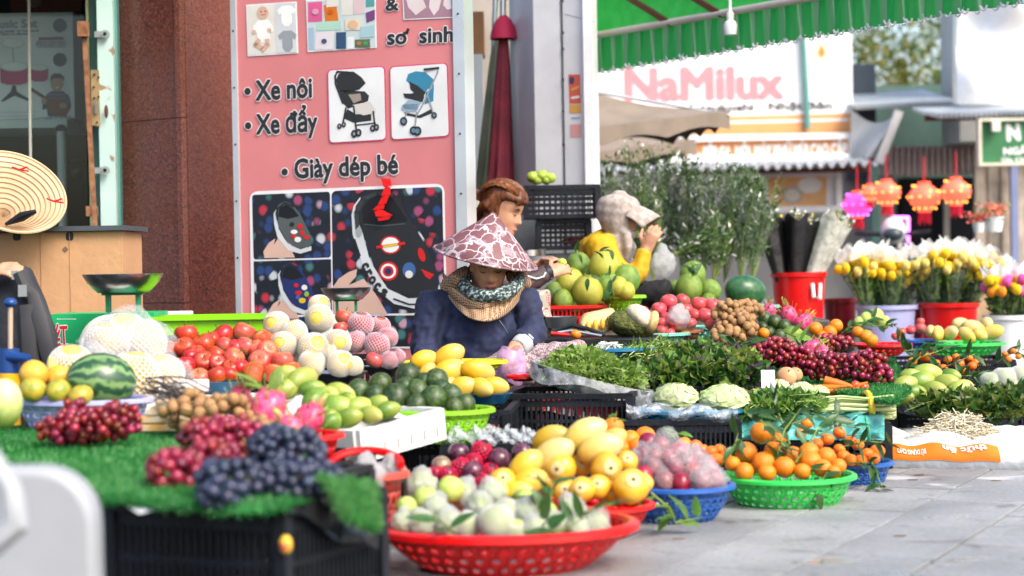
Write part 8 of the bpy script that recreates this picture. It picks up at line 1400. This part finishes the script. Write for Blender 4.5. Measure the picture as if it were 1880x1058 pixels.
mb.tube([P2(905, 615, -.05), P2(990, 545, -.2), P2(985, 700, -.15)], [.07, .05, .04], 12); solid(t, 'body', mb, SKIN, .0055, 2); facebits(t, hp, Mh, k2, (.42, .13, .11), (.05, .025, .018))
def hairp(mb, pts, rs, side=None, k=1.0): mb.tube(pts, rs, 12, side=side, k=k)
# hair cap: head shape pushed outwards above the hairline, then a low bun and side locks
mb = MB(); vs = []; nz, na = 30, 44; fs = []
for i in range(nz):
    z = -.03 + .152 * i / (nz - 1); f, b, w = interp(z, HZ, HF), interp(z, HZ, HB), interp(z, HZ, HW)
    for j in range(na):
        a = 2 * math.pi * j / na; cs = math.cos(a); front = max(0, cs); gr = .016 + .004 * math.sin(a * 9) * .6
        gr -= .045 * min(1, max(0, (cs - .12) * 5)) * min(1, max(0, (.048 - z) / .02))
        q_ = Vector(((w + gr) * math.sin(a), (b - f) / 2 - ((b + f) / 2 + gr) * cs, min(z * 1.04 + .004, .128))); vs.append(hp + Mh @ (q_ * k2))
for i in range(nz - 1):
    for j in range(na): fs.append((i * na + j, i * na + (j + 1) % na, (i + 1) * na + (j + 1) % na, (i + 1) * na + j))
fs.append(tuple(range(na - 1, -1, -1))); fs.append(tuple((nz - 1) * na + j for j in range(na))); mb.add(vs, fs)
L2 = lambda x, y, z: hp + Mh @ (Vector((x, y, z)) * k2)
mb.tube([L2(0, .09, .03), L2(0, .115, -.02), L2(0, .12, -.07), L2(0, .10, -.10)], [.055, .055, .05, .03], 14); mb.tube([L2(-.072, .03, .05), L2(-.082, .05, 0), L2(-.06, .10, -.04)], [.02, .024, .02], 10); [mb.tube([L2(x * .9, -.07, .09), L2(x * 1.1, -.097 + abs(x) * .3, .066), L2(x * 1.25, -.096 + abs(x) * .45, .042 - abs(x) * .2)], [.010, .009, .003], 8) for x in (-.045, -.03, -.015, 0, .015, .03, .045)]
solid(t, 'hair', mb, HAIR, .006, 2, .006); mb = MB()
for k in range(420):
    a = R.uniform(-1.25, 1.25); s0 = R.uniform(0, .5); pts = []
    for i in range(8):
        s = s0 + (1 - s0) * i / 7; el = .5 + s * 2.2; rr = 1 + R.gauss(0, .004); x = math.sin(a) * .104 * math.sin(min(math.pi * .5, .5 + s * 1.6)) * (1 - .55 * max(0, s - .6)); pts.append(L2(x * rr, .004 - math.cos(el) * .120 * rr * math.cos(a * .55), .012 + math.sin(el) * .120 * rr * math.cos(a * .62)))
    mb.tube(pts, [.002] * 7 + [.0008], 4, cap=False, mi=k % 3)
part(t, 'hair_strands', mb, [HAIR, pm('hair_light', (.24, .09, .03), .45, var=.3), pm('hair_dark', (.05, .017, .008), .5)])['kind'] = 'stuff'
mb = MB(); mb.box(P2(872, 373, -.10), (.035, .02, .03), Matrix.Rotation(.4, 3, 'Y')); o = part(t, 'hair_clip', mb, pm('clip_silver', (.55, .55, .52), .2, metal=.4, col2=(.3, .35, .3), scale=60))
mb = MB(); mb.tube([P2(904, 440, .05), P2(900, 475, .06), P2(897, 530, .06), P2(900, 630, .08)], [.07, .115, .14, .15], 20, side=Yv, k=1.15); mb.tube([P2(905, 468, -.10), P2(928, 530, -.16), P2(965, 520, -.14), P2(1002, 503, -.11)], [.07, .062, .056, .042], 14); mb.tube([P2(905, 468, .18), P2(950, 525, .2), P2(982, 492, .08)], [.07, .06, .042], 14); solid(t, 'jacket', mb, JACK, .009, 2, .02)
mb = MB(); mb.tube([P2(1000, 503, -.11), P2(1012, 499, -.10)], [.041, .036], 14); solid(t, 'cuff', mb, BLACKP, .006, 1); mb = MB(); mb.tube([P2(962, 505, -.205), P2(985, 512, -.19), P2(998, 508, -.165), P2(1002, 500, -.16)], .004, 6); part(t, 'sleeve_piping', mb, plain('piping_white', (.6, .6, .6)))
mb = MB(); mb.tube([P2(905, 615, -.05), P2(960, 560, -.16), P2(992, 548, -.2), P2(993, 600, -.2), P2(985, 660, -.18), P2(984, 760, -.15)], [.09, .075, .058, .052, .05, .05], 14); solid(t, 'trousers', mb, PANT2, .008, 2, .008)
tag(put('green_tomato', 1032, 482, 8.8, 9)[0], 'small green fruit held in the profile woman\'s hands', 'fruit')
rbox('low_stool', 'low plastic stool under the woman in profile', 'stool', (P2(895, 700).x, 8.95, 0), (.3, .28, P2(900, 630).z), 0, plain('stool_blue', (.05, .1, .3)), .02, 'seat'); rbox('low_stool', 'low stool under the woman in the conical hat', 'stool', (P1(870, 700).x, 7.93, 0), (.3, .28, .14), 0, plain('stool_red', (.4, .03, .03)), .02, 'seat')
# ---- the woman in yellow with cap and face scarf (d about 9.8)
D3 = 9.8; P3 = lambda x, y, dd=0: V(x, y, D3 + dd); YELC = pm('yellow_jersey', (.50, .31, .025), .75, var=.10, scale=8); CAPM = nodemat('pale_check', lambda N, L, co: mixc(N, L, ramp(N, L, noisenode(N, L, co, 5, 3), [(.35, (0, 0, 0)), (.65, (.3, .3, .3))]), check((.40, .365, .335), (.29, .25, .23), 26)(N, L, co), (.34, .27, .225)), .85)
t = thing('person', 'woman in yellow jersey, pale checked cap and scarf, raising her hand', 'person', P3(1120, 640)); t.location.z = 0; hp = P3(1136, 398); mb = MB(); Mh = head(mb, hp, rad(72), rad(4), 0, 1.0); mb.tube([P3(1130, 425), P3(1122, 455)], [.055, .06], 14); mb.tube([P3(1118, 455, .02), P3(1112, 500, .04), P3(1120, 580, .05)], [.08, .125, .13], 18, side=Yv, k=1.1); wr3 = P3(1187, 456, -.16); mb.tube([P3(1108, 455, -.12), P3(1162, 525, -.2), wr3], [.05, .038, .025], 12); hand(mb, wr3, P3(1203, 420, -.17) - wr3, Vector((-.35, -.9, .1)), .75, 1, .98); mb.tube([P3(1105, 455, .17), P3(1150, 530, .15), P3(1190, 540, 0)], [.05, .038, .025], 12); mb.tube([P3(1120, 575, 0), P3(1210, 530, -.15), P3(1215, 640, -.1)], [.08, .055, .04], 12)
solid(t, 'body', mb, SKIN, .006, 2); facebits(t, hp, Mh, 1.0)
mb = MB(); mb.tube([P3(1120, 432, .0), P3(1108, 455, .02), P3(1104, 500, .04), P3(1115, 590, .05)], [.07, .125, .15, .15], 22, side=Yv, k=1.1); mb.tube([P3(1100, 445, -.10), P3(1112, 480, -.16), P3(1158, 522, -.21), P3(1172, 500, -.19), P3(1184, 462, -.165)], [.085, .08, .062, .052, .04], 14); mb.tube([P3(1105, 450, .17), P3(1150, 528, .15), P3(1185, 540, 0)], [.075, .06, .04], 14); solid(t, 'jersey', mb, YELC, .009, 3, .013)
mb = MB(); L3 = lambda x, y, z: hp + Mh @ Vector((x, y, z)); vs = []; fs = []; nz, na = 24, 40
for i in range(nz):
    z = -.115 + .25 * i / (nz - 1)
    zz = min(z, .117); f, b, w = interp(zz, HZ, HF), interp(zz, HZ, HB), interp(zz, HZ, HW)
    for j in range(na):
        a = 2 * math.pi * j / na; cs = math.cos(a); g_ = .024 + .0025 * math.sin(z * 130 + a); cut = 0
        if z < .03 and cs > .72: g_ = -.02 if z > -.07 else .012
        vs.append(hp + Mh @ Vector(((w + g_) * math.sin(a), (b - f) / 2 - ((b + f) / 2 + g_) * cs, z)))
for i in range(nz - 1):
    for j in range(na): fs.append((i * na + j, i * na + (j + 1) % na, (i + 1) * na + (j + 1) % na, (i + 1) * na + j))
fs.append(tuple(range(na - 1, -1, -1))); fs.append(tuple((nz - 1) * na + j for j in range(na))); mb.add(vs, fs); mb.tube([L3(0, -.05, -.10), L3(0, .0, -.15), L3(0, .02, -.20)], [.075, .10, .125], 18); mb.tube([L3(-.06, -.06, -.08), L3(-.07, -.075, -.15), L3(-.05, -.06, -.24)], [.025, .03, .02], 10, side=Vector((0, 1, 0)), k=1.6); solid(t, 'head_scarf', mb, CAPM, .008, 6, .003)
mb = MB(); mb.grid(lambda u, v: L3((u - .5) * 2 * (.098 - .012 * v), -.045 - (.03 + .14 * v) * math.cos((u - .5) * 2.2) ** .7, .062 - .02 * v - .06 * (abs(u - .5) * 2) ** 2 - .035 * v * v), 24, 10); o = part(t, 'cap_visor', mb, CAPM, True, None); sm = o.modifiers.new('t', 'SOLIDIFY'); sm.thickness = .006
mb = MB(); mb.tube([P3(1122, 580, 0), P3(1175, 545, -.1), P3(1215, 535, -.16), P3(1222, 580, -.14), P3(1215, 680, -.1)], [.11, .09, .075, .065, .06], 14); solid(t, 'trousers', mb, plain('black_trousers', (.012, .012, .014), .8), .01, 2, .014)
o = ob('plastic_bag', BGM[2], None, V(1217, 484, 10.1), (0, 0, .4), (S(22, 10.1), S(18, 10.1), S(26, 10.1))); tag(o, 'white plastic bag hanging behind the raised arm', 'plastic bag'); rbox('low_stool', 'low stool under the woman in yellow', 'stool', (P3(1115, 640).x, 9.9, 0), (.3, .28, P3(1115, 592).z), 0, plain('stool_blue', (.05, .1, .3)), .02, 'seat')
o = put('guava', 1168, 430, 9.85, 7)[0]; tag(o, 'tiny green fruit in front of the capped woman\'s scarf', 'fruit')
# ---- the person cut off by the left frame edge: sleeve and hand above the black bag
t = thing('person', 'person in dark clothes cut off by the left edge, hand on bag', 'person', V(-60, 690, 6.7)); t.location.z = 0; mb = MB(); wr = V(-22, 505, 6.55); mb.tube([V(-130, 560, 6.7), V(-70, 540, 6.65), wr], [.05, .035, .025], 12); hand(mb, wr, V(26, 486, 6.5) - wr, Vector((0, -.5, .85)), .6, 1, .95); mb.tube([V(-140, 440, 6.9), V(-140, 560, 6.9), V(-140, 760, 6.9)], [.1, .13, .13], 16, side=X, k=1.4); mb.tube([V(-140, 760, 6.9), V(-140, 1000, 6.9)], [.1, .06], 12); head(mb, V(-140, 330, 6.9), rad(20), 0); mb.tube([V(-140, 360, 6.92), V(-140, 450, 6.92)], .055, 12); solid(t, 'body', mb, SKIN, .007, 2)
mb = MB(); mb.tube([V(-140, 430, 6.9), V(-140, 560, 6.9), V(-140, 780, 6.9)], [.1, .15, .15], 18, side=X, k=1.4); mb.tube([V(-140, 460, 6.85), V(-100, 560, 6.7), V(-45, 520, 6.6)], [.075, .06, .045], 12); mb.tube([V(-140, 760, 6.9), V(-140, 1010, 6.9)], [.13, .1], 14); solid(t, 'clothes', mb, plain('dark_jacket', (.012, .013, .017), .8), .012, 2, .015)
